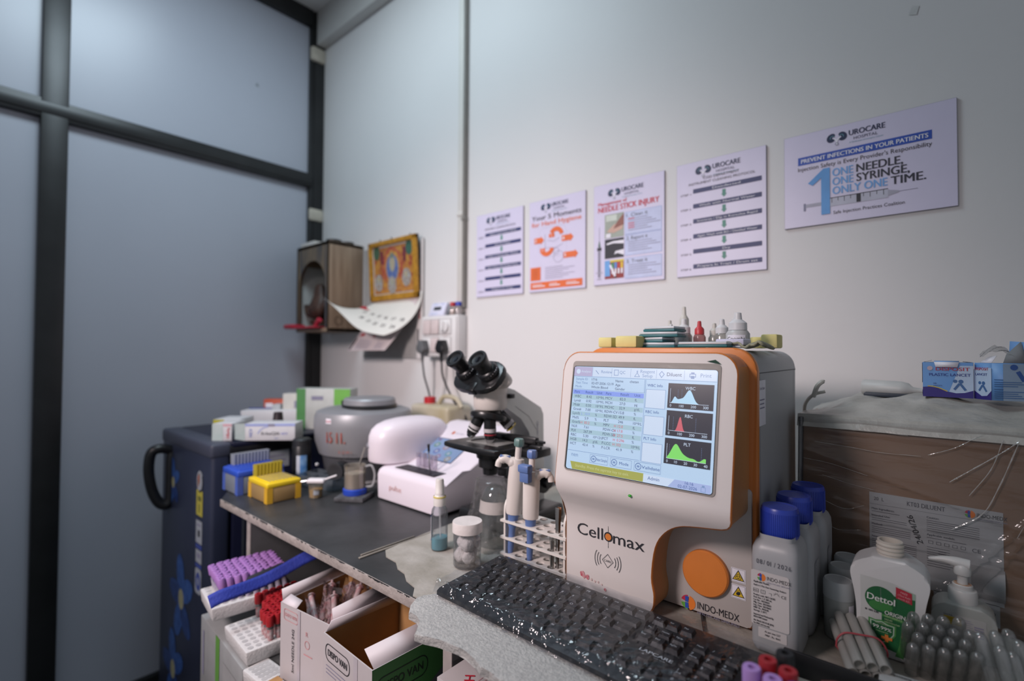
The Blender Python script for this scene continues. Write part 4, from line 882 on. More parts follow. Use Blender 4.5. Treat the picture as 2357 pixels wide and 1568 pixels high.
# touchscreen
tl = frame((0.0, -.540 - AY, 1.314 - AZ), (1, 0, 0), (0, .035, .214))    # origin top left, y up the slope
S = tl @ T(0, 0, 0.0008)
w0, w1, h0, h1 = 0.0136, 0.2462, -0.190, -0.0235
MB(S).rect(w0 - .004, h0 - .003, w1 + .004, h1 + .009, mat('screen_bezel_shade', '#8f8882', .5), .0002, .006).rect(w0 - .0025, h0 - .001, w1 + .001, h1 + .001, black, .0004, .005).build('screen_bezel', t)  # flat; the grey band above the screen is the bezel's shadow as colour
EM = 0.84
scr = lambda n, h: mat('screen_' + n, h, .25, emit=EM, var=.004)
sb = scr('pale', '#bcd6f2'); sw = scr('white', '#cfdff6'); st = scr('row', '#a9c8d8'); sh_ = scr('head', '#8aa2f0'); sgr = scr('graph', '#34333f'); sk_ = scr('ink', '#4a5578'); sl_ = scr('line', '#7f98c4'); sgn = scr('green', '#86e070'); srd = scr('red', '#cf6672'); sbl = scr('blue', '#b4dcf8'); syl = scr('olive', '#a9ab5a'); slv = scr('lavender', '#b7b2d4'); sbt = scr('button_ink', '#3f5b9c')
d = MB(S @ T(w0, h0, .0006)); W, H = w1 - w0, h1 - h0
d.rect(0, 0, W, H, sb, 0, .004)
d.rect(0, H * .905, W * .15, H * .995, slv); d.rect(W * .155, H * .905, W * .995, H * .995, sw)
d.disc(W * .035, H * .95, .004, sw); d.text('Analyze', W * .06, H * .94, .006, sw, width=W * .075)
for x, s_ in ((.22, 'Review'), (.36, 'QC')): d.text(s_, W * x, H * .94, .0068, sl_)
d.text('Reagent', W * .51, H * .955, .0072, sl_, width=W * .1); d.text('Setup', W * .525, H * .917, .0072, sl_, width=W * .07); d.text('Diluent', W * .69, H * .935, .0078, sk_, width=W * .095); d.text('Print', W * .9, H * .935, .0078, sl_, width=W * .065)
d.line([(W * .175, H * .965), (W * .2, H * .93)], .001, sl_); d.line([(W * .32, H * .925), (W * .35, H * .925), (W * .35, H * .975), (W * .32, H * .975)], .0008, sl_, closed=True)
d.line([(W * .485, H * .975), (W * .485, H * .95), (W * .47, H * .92), (W * .505, H * .92), (W * .49, H * .95), (W * .49, H * .975)], .0008, sl_); d.line([(W * .64, H * .95), (W * .655, H * .975), (W * .672, H * .95), (W * .655, H * .92)], .001, sl_, closed=True)
d.line([(W * .835, H * .935), (W * .87, H * .935), (W * .87, H * .96), (W * .835, H * .96)], .001, sl_, closed=True); d.rect(W * .842, H * .92, W * .863, H * .945, sl_); d.rect(W * .842, H * .962, W * .863, H * .975, sl_)
for x in (.3, .44, .62, .8): d.rect(W * x, H * .91, W * x + .0004, H * .99, sl_)
d.rect(0, H * .9, W, H * .903, sl_)
for i, (a, c) in enumerate((('Sample ID', '1716'), ('Test Time', '02-07-2026 12:19'), ('Mode', 'Whole Blood'))): d.text(a, W * .02, H * (.865 - .037 * i), .0056, sl_); d.text(c, W * .15, H * (.865 - .037 * i), .0056, sk_)
for i, (a, c) in enumerate((('Name', 'chetan'), ('Age', ''), ('Gender', ''))): d.text(a, W * .335, H * (.86 - .037 * i), .0056, sk_); d.text(c, W * .44, H * .86, .0056, sk_) if c else None
d.line([(W * .005, H * .775), (W * .545, H * .775), (W * .545, H * .895)], .0005, sl_)
d.rect(W * .005, H * .725, W * .545, H * .768, sh_)
for x, s_ in ((.02, 'Para'), (.11, 'Result'), (.2, 'Unit'), (.27, 'Para'), (.38, 'Result'), (.48, 'Unit')): d.text(s_, W * x, H * .737, .0058, sbt)
L_ = [('WBC', '', '8.42', '10^9/L'), ('Lym#', '', '0.92', '10^9/L'), ('Mid#', '', '0.50', '10^9/L'), ('Gran#', '', '7.00', '10^9/L'), ('Lym%', 'L', '10.9', '%'), ('Mid%', '', '5.9', '%'), ('Gran%', 'H', '83.2', '%'), ('NLR', '', '7.61', ''), ('PLR', '', '267.39', ''), ('RBC', '', '5.30', '10^12/L'), ('HGB', '', '14.3', 'g/dL'), ('HCT', '', '43.4', '%')]
R_ = [('MCV', '', '82.0', 'fL'), ('MCH', '', '27.0', 'pg'), ('MCHC', '', '32.9', 'g/dL'), ('RDW-CV', '', '15.8', '%'), ('RDW-SD', '', '49.9', 'fL'), ('PLT', '', '246', '10^9/L'), ('MPV', 'H', '12.0', 'fL'), ('PDW-CV', 'H', '17.8', '%'), ('PDW-SD', 'H', '27.5', 'fL'), ('PCT', 'H', '0.296', '%'), ('P-LCC', 'H', '103', '10^9/L'), ('P-LCR', '', '41.9', '%')]
for i in range(12):
    y = H * (.682 - .0418 * i)
    if i % 2 == 0: d.rect(W * .005, y, W * .545, y + H * .0418, st)
    for (a, f_, v_, u_), x in ((L_[i], 0.0), (R_[i], .25)):
        d.text(a, W * (.02 + x), y + H * .011, .0058, sk_)
        if f_: d.text(f_, W * (.09 + x * 1.04), y + H * .011, .0056, srd if f_ == 'H' else sh_)
        d.text(v_, W * (.12 + x * 1.03), y + H * .011, .0058, sk_ if not f_ else (srd if f_ == 'H' else sh_)); d.text(u_, W * (.2 + x * 1.14), y + H * .011, .0055, sk_) if u_ else None
d.line([(W * .005, H * .178), (W * .545, H * .178)], .0006, sl_); d.line([(W * .552, H * .895), (W * .552, H * .175)], .0005, sl_)
for i, s_ in enumerate(('WBC Info', 'RBC Info', 'PLT Info')):
    y = H * (.835 - .235 * i); d.text(s_, W * .565, y, .0058, sbt); d.rect(W * .56, y - H * .19, W * .69, y - H * .025, sw); d.line([(W * .56, y - H * .19), (W * .69, y - H * .19), (W * .69, y - H * .025), (W * .56, y - H * .025)], .0005, sl_, .0008, True)
gx0, gx1 = W * .705, W * .985
for i, (nm, lab) in enumerate((('WBC', '0 100 200 300'), ('RBC', '0 100 200 300'), ('PLT', '0 10 20 30 40'))):
    y0 = H * (.66 - .235 * i); y1 = y0 + H * .215; d.rect(gx0, y0, gx1, y1, sgr); d.text(nm, (gx0 + gx1) / 2, y1 - .0085, .0062, sw, 'C', z=.001)
    bx, by = gx0 + .004, y0 + H * .045; bw = gx1 - gx0 - .01
    f = [lambda u: .38 * math.exp(-((u - .12) / .06) ** 2) + .95 * math.exp(-((u - .5) / .14) ** 2) + .28 * math.exp(-((u - .25) / .12) ** 2), lambda u: math.exp(-((u - .3) / .07) ** 2), lambda u: math.exp(-((u - .22) / .15) ** 2) * .95 + .3 * math.exp(-((u - .45) / .2) ** 2) + .13 * math.exp(-((u - .7) / .1) ** 2) + .3 * math.exp(-((u - .97) / .1) ** 2)][i]
    hm = H * .125
    pts = [(bx + bw * k / 50, by + hm * max(0, f(k / 50) - (.02 if k else .3))) for k in range(51)]
    d.poly([(bx, by)] + pts + [(bx + bw, by)], (sbl, srd, sgn)[i], .001)
    d.line([(bx, by + hm), (bx, by), (bx + bw, by)], .0005, sw, .0012)
    lb_ = lab.split()
    for k, s_ in enumerate(lb_): d.text(s_, bx + bw * (k / (len(lb_) - 1) if i == 2 else k * .31), y0 + H * .012, .0052, sw, 'C' if k else 'L', z=.0012)
    for u in ((.2, .3), (.12, .7), (.06, .88))[i]:
        for k in range(9): d.rect(bx + bw * u, by + hm * k / 9, bx + bw * u + .0004, by + hm * (k + .5) / 9, sl_, .0008)
d.text('nen', W * .04, H * .125, .009, sl_)
for x0, x1, s_ in ((.19, .325, 'Next Sample'), (.345, .495, 'Mode'), (.515, .69, 'Validate')):
    d.line([(W * x0, H * .09), (W * x1, H * .09), (W * x1, H * .165), (W * x0, H * .165)], .0005, sl_, .0008, True); d.arc(W * x0 + .0065, H * .127, .0045, 0, 360, .0008, sbt, .001); d.text(s_, (W * x0 + .011 + W * x1) / 2, H * .115, .0062, sbt, 'C', width=min((x1 - x0) * W - .013, .0038 * len(s_)), z=.001)
    d.rect(W * x0 + .0045, H * .118, W * x0 + .0085, H * .136, sl_, .001)
d.poly([(W * .055, H * .003), (W * .58, H * .003), (W * .58, H * .075), (W * .035, H * .075)], syl); d.text('Standby. Press the aspirate key to exit.', W * .08, H * .03, .006, scr('olive_text', '#c9cc96'), z=.001)
d.rect(W * .58, H * .003, W * .995, H * .07, sw); d.text('Admin', W * .61, H * .03, .0068, sbt); d.poly([(W * .74, H * .003), (W * .995, H * .003), (W * .995, H * .07), (W * .78, H * .07)], scr('corner', '#a9b9e6')); d.text('16:16', W * .87, H * .045, .0058, sbt, 'C', z=.001); d.text('02-07-2026', W * .86, H * .012, .0058, sbt, 'C', z=.001)
d.line([(W * .94, H * .01), (W * .965, H * .01), (W * .965, H * .045), (W * .94, H * .045)], .0006, sl_, .001, True); d.rect(W * .945, H * .047, W * .96, H * .06, sl_, .001)
d.build('display', t)
MB(S).add([(w1 - .016, h1 + .012, .001), (w1 - .003, h1 + .014, .004), (w1 + .004, h1 + .008, .001), (w1 - .006, h1 + .010, .0015)], [(0, 1, 2, 3)], mat('green_tape', '#3d5a4c', .5)).build('film_corner', t)
# protective film on the screen
MB(S @ T(w0, h0, .0022)).grid(lambda u, v: (u * W, v * H * 1.03, .0008 * sin(9 * u + 3 * v) * u * v), 10, 8, clear('screen_film', '#ffffff', .012, 0, rough=.08, bump=.05, bscale=30)).build('screen_film', t)
MB(T(0.1295, -.5765 - AY, 1.1045 - AZ)).lathe([(0, -.0022), (.0019, -.0014), (.0026, 0), (.0019, .0014), (0, .0022)], mat('status_green', '#35c22a', .25, emit=.35), 14).build('status_light', t)
# lettering on the neck
N = XZ(-0.5494); b = MB(N); zb = 1.0175 - AZ
b.text('Cell', 1.853 - AX, zb, .0265, ink, width=.0475); b.text('max', 1.9185 - AX, zb - .0005, .0265, ink, width=.0525)
b.disc(1.910 - AX, zb + .0073, .0075, ink, n=28).disc(1.910 - AX, zb + .0073, .0053, ao, .0007, n=24).rect(1.9097 - AX, zb + .014, 1.9103 - AX, zb + .024, ink).rect(1.9097 - AX, zb - .01, 1.9103 - AX, zb + .0005, ink)
b.build('lettering', t)
b = MB(N); cx, cz = 1.909 - AX, .987 - AZ
b.line([(cx - .0095, cz), (cx, cz - .0105), (cx + .0095, cz), (cx, cz + .0105)], .0006, ink, .0006, True); b.text('CARD', cx, cz - .0018, .0048, ink, 'C', rot=0)
for r in (.014, .0185, .023):
    b.arc(cx, cz, r, -32, 32, .0008, ink, .0006); b.arc(cx, cz, r, 148, 212, .0008, ink, .0006)
b.build('card_symbol', t)
b = MB(N)
sm = mat('red_smudge', '#b0485a', .6, h2='#c79a9c', scale=220); sm2 = mat('pink_smudge', '#c2aaa8', .6)
random.seed(5)
for (x, z, r, m_) in ((1.8625, .9535, .0042, sm), (1.866, .951, .003, sm), (1.8725, .9515, .0036, sm), (1.880, .9495, .0018, sm2), (1.886, .9485, .0018, sm2), (1.892, .949, .0016, sm2), (1.8985, .947, .0014, sm2), (1.9045, .941, .0022, sm)):
    b.poly([(x - AX + r * (.7 + .5 * random.random()) * cos(a), z - AZ + r * (.8 + .6 * random.random()) * sin(a)) for a in [2 * pi * k / 11 for k in range(11)]], m_)
b.build('smudge', t)['kind'] = 'stuff'
# ---- small things on the analyzer's top
TZ = AZ + .4005
ym = mat('yellow_foam', '#d8cd8a', .8, var=.04, scale=40, bump=.1)
def yb(x, y, l, dp, h, lab): tag(MB().box(0, l, 0, dp, 0, h, ym, .003).build('foam_block', None, (x, y, TZ)), lab, 'foam block', 'yellow foam blocks on the analyzer')
yb(1.845, -.472, .027, .03, .018, 'small yellow foam block at the left front edge of the analyzer top'); yb(1.880, -.474, .040, .034, .020, 'wider yellow foam block second from the left on the analyzer top')
yb(2.052, -.30, .02, .04, .020, 'small yellow foam block behind the folded cloth'); yb(2.074, -.315, .026, .04, .024, 'yellow foam block at the right rear corner of the analyzer top')
tealm = mat('cassette_teal', '#2c6a70', .45); cwt = mat('cassette_white', '#c6cbd0', .4)
def cas(x, y, z, rz, l, dp, lab):
    t = thing('slide_case', lab, 'slide case', (x, y, z), rz, 'teal and white slide cases')
    MB().box(-l / 2, l / 2, -dp / 2, dp / 2, 0, .0045, tealm, .0015).build('base', t); MB().box(-l / 2 + .001, l / 2 - .001, -dp / 2 + .001, dp / 2 - .001, .0046, .0088, cwt, .0015).build('lid', t)
for k, (dx, dy, rz, l) in enumerate(((.0, .0, 4, .078), (-.012, .004, -6, .07), (.01, .002, 3, .068), (.013, .004, -4, .058))):
    cas(1.934 + dx, -.425 + dy, TZ + .0091 * k, rz, l, .045, ['lowest slide case of the stack beside the yellow foam blocks', 'second slide case up in the stack on the analyzer', 'third slide case up in the stack on the analyzer', 'topmost slide case of the stack on the analyzer'][k])
cas(2.030, -.462, TZ, 2, .075, .032, 'single teal and white slide case lying at the front edge of the analyzer top')
tag(MB(T(2.068, -.425, TZ)).box(-.03, .012, -.02, .02, 0, .003, cwt, .001).box(-.028, .014, -.018, .022, .0035, .0135, mat('lavender_pack', '#c3c2d8', .5), .002).build('test_packet'), 'flat lavender white test packet behind the single slide case', 'packet')
def dropper(x, y, r, h, capc, body, lab, label=None, z=TZ):
    t = thing('dropper_bottle', lab, 'dropper bottle', (x, y, z), 0, 'dropper bottles on the analyzer')
    hb = h * .5
    MB().lathe([(0, 0), (r * .95, 0), (r, .001), (r, hb * .8), (r * .8, hb * .98), (r * .55, hb)], body, 20).build('bottle', t)
    MB().lathe([(0, hb), (r * .78, hb), (r * .76, hb + h * .2), (r * .5, hb + h * .27), (r * .36, hb + h * .3), (r * .3, h - .001), (r * .2, h), (0, h)], capc, 20).build('cap', t)
    if label: MB(frame((r * .12, -r * .99, 0), (1, .12, 0), (0, 0, 1))).patch(-r * .8, hb * .1, r * .8, hb * .72, r, label).text('Coombs', 0, hb * .42, r * .45, ink, 'C', R=r).text('AHG', 0, hb * .22, r * .4, redp, 'C', R=r).build('label', t)
wb = mat('dropper_white', '#d3d3d4', .4); tb = clear('dropper_clear', '#dcdcd8', .08, .4, '#b9b7b0', .2); rb = mat('dropper_red', '#c03a40', .4)
ob = mat('dropper_offwhite', '#c3c0b8', .45)
dropper(1.899, -.285, .0105, .056, ob, tb, 'small off-white dropper bottle, leftmost on the analyzer top')
dropper(1.912, -.31, .0095, .047, wb, tb, 'shortest white dropper bottle behind the slide case stack')
dropper(1.919, -.262, .012, .084, ob, mat('dropper_blue_label', '#5a6cae', .5, h2='#b6b8b2', scale=50), 'tallest dropper bottle, with a blue and white label, at the back')
dropper(1.957, -.360, .0145, .053, wb, tb, 'plump white capped dropper bottle left of the red capped one')
dropper(1.985, -.36, .0105, .048, rb, clear('dropper_pink', '#e2c2c0', .08, .5, '#c48a88', .2), 'dropper bottle with a red cap on the analyzer')
dropper(2.001, -.33, .0105, .045, ob, tb, 'off-white dropper bottle just right of the red capped one')
dropper(2.019, -.345, .0135, .051, wb, tb, 'white capped dropper bottle third from the right')
dropper(2.035, -.33, .0115, .052, wb, tb, 'white dropper bottle standing behind the largest one')
dropper(2.054, -.375, .0185, .059, wb, mat('dropper_milk', '#b8b9b8', .4), 'largest white dropper bottle, with a printed label, at the right', whitep)
clm = mat('olive_cloth', '#9c9a82', .8, h2='#7c7b66', scale=60, stretch=(1, 4, 1))
tag(MB(T(2.055, -.455, TZ)).grid(lambda u, v: (u * .06, v * .07 + .01 * sin(5 * u), .007 + .0035 * sin(9 * u + 2 * v) + .002 * sin(23 * u) - .004 * abs(u - .4)), 16, 8, clm).build('folded_cloth', solid=.0035), 'crumpled olive cloth lying at the right front of the analyzer top', 'cloth')
# ================================================================ white biochemistry analyzer
bw = mat('biochem_white', '#ded5dd', 0.35, var=.01, scale=8)
t = thing('biochemistry_analyzer', 'glossy white chemistry analyzer with a hooded side and tilted screen, between centrifuge and microscope', 'analyzer', (1.158, -0.46, B + .0005))
O = Vector((1.158, -.46, B + .0005))
pr = [(0.0, 0.004), (-0.002, 0.066), (0.004, 0.078), (0.014, 0.0835), (0.075, 0.086), (0.10, 0.096), (0.26, 0.180), (0.285, 0.182), (0.305, 0.17), (0.31, 0.15), (0.31, 0.004)]
MB(frame((0, 0, 0), (0, 1, 0), (0, 0, 1))).prism(pr, 0.0, 0.255, bw, 0.012, 3).build('body', t)
hd = MB(T(1.133 - O.x, -.33 - O.y, 0)); hd.lathe([(0.5, .086), (.9, .085), (.985, .090), (1.0, .10), (1.0, .142), (.99, .158), (.93, .175), (.82, .187), (.64, .196), (.4, .2015), (.2, .2035), (0, .204)], bw, 48, sx=.066, sy=.128, sq=2.5)
hd.build('hood', t)
hp_ = []
for k in range(9):
    dx = -.060 + .042 * k / 8; dy = .128 * (1 - (abs(dx) / .066) ** 2.5) ** .4; hp_.append((-.025 + dx * 1.005, .13 - dy * 1.005, .128 + .006 * sin(pi * k / 8)))
MB().tube(hp_, [.002] + [.0045] * 7 + [.002], mat('hood_slot', '#77757a', .6), 8).build('nozzle_slot', t)
MB().tube([(-.050, -.004, .130), (-.054, -.018, .085)], .0018, mat('nozzle_steel', '#b9b4ac', .25, metal=.8), 8).build('nozzle', t)
sl = lambda y: .096 + (y - .10) * .084 / .16
Sf = frame((0, .10, .096), (1, 0, 0), (0, .16, .084)) @ T(0, 0, .0005)
bs = mat('biochem_screen', '#8fa5cf', .25, emit=.7, var=.04, scale=8)
b = MB(Sf).rect(.034, .006, .176, .100, mat('biochem_bezel', '#4a5068', .3), .0001).rect(.037, .009, .173, .097, bs, .0003)
for i, (x, y, c_) in enumerate(((.062, .068, '#6f9a8a'), (.085, .042, '#6a74b4'), (.055, .03, '#5f82c4'), (.105, .062, '#a98a9a'), (.108, .022, '#9a80a8'), (.135, .04, '#6fa0b0'), (.15, .02, '#a39a90'))):
    b.poly([(x + .0115 * cos(radians(60 * k)), y + .0115 * sin(radians(60 * k))) for k in range(6)], mat('icon_' + c_[1:], c_, .3, emit=.7), .0006); b.poly([(x + .006 * cos(radians(60 * k)), y + .006 * sin(radians(60 * k))) for k in range(6)], mat('icon_pale', '#b4bcd0', .3, emit=.7), .0008)
b.rect(.045, .086, .058, .094, mat('icon_rose', '#8a6f98', .3, emit=.6), .0006); b.build('display', t)
b = MB(Sf).disc(.072, .128, .0045, mat('mark_orange', '#dd7a2e', .5), ry=.007, a0=-90, a1=90).disc(.071, .128, .0045, mat('mark_green', '#5fa23e', .5), ry=.007, a0=90, a1=270).rect(.068, .122, .073, .133, redp, .0006).text('INDO-MEDX', .082, .125, .006, greyp); b.build('maker_mark', t)
b = MB(T(0, 0, .0845)).rect(.048, .022, .205, .066, black, .0015)
wm = mat('cuvette_well', '#2c2d31', .3)
for i in range(6):
    for j in range(3): b.disc(.063 + .0255 * i, .03 + .0135 * j, .0085, wm, .002, ry=.0045)
b.build('cuvette_block', t)
b = MB(frame((0, -.0022, 0), (1, 0, 0), (0, 0, 1))); rm = mat('faded_red_mark', '#c58a80', .6, h2='#d5b8b4', scale=200)
b.text('pulse', .06, .034, .02, rm, width=.05, z=.0004); b.build('faded_marking', t)
cvm = clear('cuvette_clear', '#ece6ee', .10, .2, '#d8d0da')
for i, (x, y, a) in enumerate(((.095, .066, 0), (.108, .07, 3), (.121, .067, -3), (.140, .066, 8), (.158, .067, 2))):
    tag(MB(T(1.158 + x, -.46 + y, B + .089) @ RY(a)).box(-.005, .005, -.005, .005, 0, .036, cvm, .001).build('cuvette'), 'clear plastic cuvette standing in the rear row of the white analyzer', 'cuvette', 'cuvettes in the white analyzer')
t2 = thing('stirring_rod', 'thin dark stirring rod leaning up from the black cuvette block', 'rod', (1.335, -.425, B + .087))
MB().tube([(0, 0, 0), (.010, -.012, .052), (.014, -.016, .062)], .0016, mat('rod_dark', '#4a4650', .3), 8).tube([(.006, -.007, .03), (.012, -.014, .055)], .0021, clear('rod_clear', '#e8e6ec', .12, .2), 8).build('shaft', t2)
MB().tube([(.0135, -.0155, .06), (.016, -.0185, .078)], [.0028, .0035], black, 8).build('tip', t2)

# ================================================================ microscope
mk = mat('microscope_black', '#161719', .32, var=.08); mwh = mat('microscope_cream', '#cfc8c2', .4, var=.012); mgr = mat('microscope_grey', '#dededa', .45, var=.015); chrome = mat('chrome', '#c9c9cc', .15, metal=1.0)
t = thing('microscope', 'binocular laboratory microscope with black stage behind the pipettes', 'microscope', (1.545, -.43, B + .0025))
MB().box(-.085, .085, -.018, .17, 0, .035, mk, .01, 3).build('base', t)
YZf = frame((-.03, 0, 0), (0, 1, 0), (0, 0, 1))
arm = [(.165, .03), (.160, .240), (.150, .258), (.05, .306), (.03, .311), (-.005, .311), (-.005, .273), (.03, .266), (.075, .240), (.105, .205), (.115, .17), (.118, .03)]
MB(YZf).prism(arm, 0.0, .060, mgr, .004).build('arm', t)
b = MB(frame((.0303, 0, 0), (0, 1, 0), (0, 0, 1))); b.text('N-', .138, .165, .018, ink, rot=90, bold=.01); b.text('LABOMED', .136, .19, .008, greyp, rot=90)
b.line([(.05, .268), (.10, .24), (.13, .205)], .0008, mat('arm_seam', '#5f5f5f', .6)); b.build('arm_marking', t)
MB().lathe([(0, .264), (.034, .264), (.037, .268), (.038, .296), (.0375, .298), (.038, .300), (.038, .312), (0, .312)], mwh, 40).build('head_neck', t)
MB().box(.03, .042, .02, .036, .288, .298, mk, .002).build('clamp_screw', t)
# head: lofted from the neck to the slanted eyepiece plate
ps = (0, -.036, .337); Pm = frame(ps, (1, 0, 0), (0, .64, .77))
def sup(a, n):
    c, s = cos(a), sin(a); q = (abs(c) ** n + abs(s) ** n) ** (-1 / n); return c * q, s * q
rows = []
for j in range(9):
    k = j / 8; e = k * k * (3 - 2 * k); row = []
    for i in range(40):
        a = 2 * pi * i / 40; c, s = sup(a, 2 + 1.2 * k)
        lo = Vector((.038 * cos(a), .038 * sin(a), .311)); up = Pm @ Vector((c * .06, s * .037, -.008))
        p = lo * (1 - k) + up * k; ctr = Vector((0, -.01 - .01 * k, p.z)); d_ = p - ctr
        p = ctr + d_ * (1 + sin(pi * k) * (.34 if p.y > -.02 else .14)); row.append(p)
    rows.append(row)
vs = [tuple(p) for r in rows for p in r]; fs = [(j * 40 + i, j * 40 + (i + 1) % 40, (j + 1) * 40 + (i + 1) % 40, (j + 1) * 40 + i) for j in range(8) for i in range(40)]
MB().add(vs, fs, mwh).build('head', t)
outp = [(c * .066, s * .040) for c, s in [sup(2 * pi * i / 44, 3.2) for i in range(44)]]
pt = MB(Pm).prism(outp, -.008, .006, mk, .003).box(-.012, .012, -.043, -.02, -.009, .008, mk, .002).lathe([(0, .006), (.0028, .006), (.0028, .009), (0, .0095)], chrome, 10); pt.build('eyepiece_plate', t)
for sx in (-1, 1):
    e = MB(Pm @ T(sx * .034, .004, 0)); e.lathe([(0, .004), (.023, .004), (.0235, .018), (.021, .022), (.0165, .024), (.0165, .036), (.0175, .040), (.021, .052), (.0222, .057), (.021, .060), (.017, .060), (.014, .056), (0, .054)], mk, 32)
    eo = e.build('eyepiece', t)
    MB(Pm @ T(sx * .034, .004, 0)).lathe([(0, .0558), (.0125, .0546), (.0125, .0544)], mat('eyepiece_lens', '#0c0d12', .05, spec=1.0), 24).build('lens', eo)
    rm_ = MB(Pm @ T(sx * .034, .004, 0))
    for k in range(10): rm_.text(str(k), .0225 * cos(radians(-110 + 14 * k)), .0225 * sin(radians(-110 + 14 * k)), .005, whitep, z=.0185)
    rm_.build('diopter_scale', eo)
Nm = frame((0, -.004, .252), (1, 0, 0.0), (0, .97, -.25))
nz_ = MB(Nm @ RX(180)).lathe([(0, -.004), (.034, -.004), (.041, 0), (.042, .005), (.040, .011), (.03, .013), (0, .013)], mk, 40).lathe([(0, -.016), (.024, -.016), (.028, -.004)], mk, 28); nz_.build('nosepiece', t)
def objective(p, d, col, L=.045):
    p = Vector(p); d = Vector(d).normalized(); M = axis(p, p + d)
    o = MB(M).lathe([(0, -.012), (.013, -.012), (.0135, .012), (.0125, L * .62), (.0128, L * .66), (.0105, L * .84), (.007, L), (0, L)], mk, 24).build('objective', t)
    MB(M).lathe([(.0134, .014), (.0140, .014), (.0140, .022), (.0134, .022)], mat('objective_scale', '#b9b6b8', .3), 24).lathe([(.0130, .026), (.0136, .026), (.0136, .0285), (.0130, .0285)], col, 24).lathe([(.0108, L * .84), (.0112, L * .84), (.0078, L), (.0065, L + .001)], chrome, 20).build('magnification_ring', o)
objective((.010, -.012, .237), (.0, .02, -1), mat('ring_red', '#a5303c', .4)); objective((-.022, -.014, .241), (-.42, -.20, -.86), mat('ring_white', '#d8d8d8', .4)); objective((.018, .022, .243), (.45, .5, -.72), mat('ring_yellow', '#c9b23c', .4), .03)
stp = [(-.092, -.045), (-.088, -.058), (-.05, -.068), (.03, -.072), (.075, -.068), (.085, -.05), (.085, .085), (-.06, .085), (-.085, .02)]
MB(T(0, 0, 0)).prism(stp, .178, .190, mk, .004).build('stage', t)
MB().box(-.045, .05, -.03, .03, .1902, .1912, mat('stage_plate', '#8f8f8c', .35)).build('stage_insert', t)
b = MB().box(-.02, .10, .035, .05, .1905, .206, mk, .003).box(.075, .125, .0, .06, .168, .186, mk, .004).box(.10, .130, .012, .022, .186, .194, mk, .002).tube([(.09, .04, .198), (.122, .04, .198)], .003, mk, 8); b.build('slide_holder', t)
MB(T(-.012, .018, .1912)).lathe([(0, 0), (.010, 0), (.011, .003), (.011, .008), (.008, .011), (0, .0115)], mat('clip_steel', '#4a4b4e', .25, metal=.8), 18).tube([(-.008, -.006, .003), (-.022, -.03, .0025), (-.026, -.04, .0005)], .0022, mat('clip_arm', '#6a6a6c', .3, metal=.7), 8).build('slide_clip', t)
MB().lathe([(0, .12), (.016, .12), (.018, .135), (.026, .137), (.026, .155), (.030, .157), (.034, .178), (0, .178)], mk, 32).box(-.02, .05, -.02, .1, .158, .178, mk, .004).build('condenser', t)
MB(frame((0.03, .135, .085), (0, 1, 0), (0, 0, 1))).lathe([(0, 0), (.026, 0), (.027, .004), (.027, .022), (.014, .024), (.014, .036), (0, .037)], mk, 32).build('focus_knob', t)
MB(frame((-0.03, .135, .085), (0, -1, 0), (0, 0, 1))).lathe([(0, 0), (.026, 0), (.027, .004), (.027, .022), (.014, .024), (.014, .036), (0, .037)], mk, 32).build('focus_knob', t)
for dz in (0, .018): MB(T(.055, -.02, .13 + dz)).lathe([(0, 0), (.010 + dz * .2, 0), (.011 + dz * .2, .003), (.011 + dz * .2, .013), (0, .014)], mk, 18).build('stage_knob', t)

# ================================================================ spray bottle, jar, flask under film
glass = clear('clear_bottle', '#eef0f2', .10, .05, '#c8ccd2')
t = thing('spray_bottle', 'clear spray bottle with a white pump and a little blue liquid', 'spray bottle', (1.550, -.582, B + .003))
MB().lathe([(0, 0), (.0150, 0), (.0165, .003), (.0165, .070), (.0150, .079), (.0105, .086), (.0100, .088)], glass, 28).build('bottle', t)
MB().lathe([(0, .0015), (.0152, .002), (.0155, .024), (0, .024)], mat('blue_liquid', '#5aa3b2', .15, var=.04, emit=0), 24).build('liquid', t)
pm = mat('pump_white', '#d3cfca', .4)
MB().lathe([(0, .086), (.0120, .086), (.0122, .102), (.0100, .106), (.0092, .107), (.0092, .112), (.0085, .113), (.0082, .134), (.0070, .138), (0, .1385)], pm, 24).lathe([(.0123, .1015), (.0126, .1015), (.0126, .104), (.0118, .1048)], mat('pump_yellow_ring', '#c9b86a', .5), 24).build('spray_pump', t)
MB().tube([(0, 0, .087), (.001, .001, .05), (.004, 0, .006)], .0018, clear('dip_tube', '#ffffff', .12, .3), 8).build('dip_tube', t)
MB(frame((-.0165 * .45, -.0165 * .89, 0), (.89, -.45, 0), (0, 0, 1))).patch(-.016, .020, .0, .066, .0166, whitep).patch(-.016, .018, .0, .021, .0166, blup, .0006).patch(-.016, .065, .0, .067, .0166, blup, .0006).patch(-.011, .03, -.005, .031, .0166, greyp, .0006).patch(-.011, .036, -.004, .037, .0166, greyp, .0006).patch(-.011, .042, -.006, .055, .0166, greyp, .0006).build('label', t)
t = thing('cotton_jar', 'clear jar of cotton balls with a white screw lid beside the keyboard', 'jar', (1.645, -.598, B + .003))
MB().lathe([(0, 0), (.0235, 0), (.0255, .003), (.0255, .056), (.0235, .060), (.0235, .066)], glass, 40).lathe([(0, .0035), (.0225, .004), (.024, .01)], clear('jar_base', '#ddd6cc', .15, .2, '#b9b0a4'), 32).build('jar', t)
MB().lathe([(0, .0805), (.0268, .0805), (.0275, .0785), (.0275, .062), (.0265, .061), (0, .061)], mat('jar_lid', '#d6cfcc', .5, bump=.1, bscale=90), 44).build('lid', t)
cot = mat('cotton', '#d6cfcc', .95, bump=.6, bscale=120, var=.03)
random.seed(4)
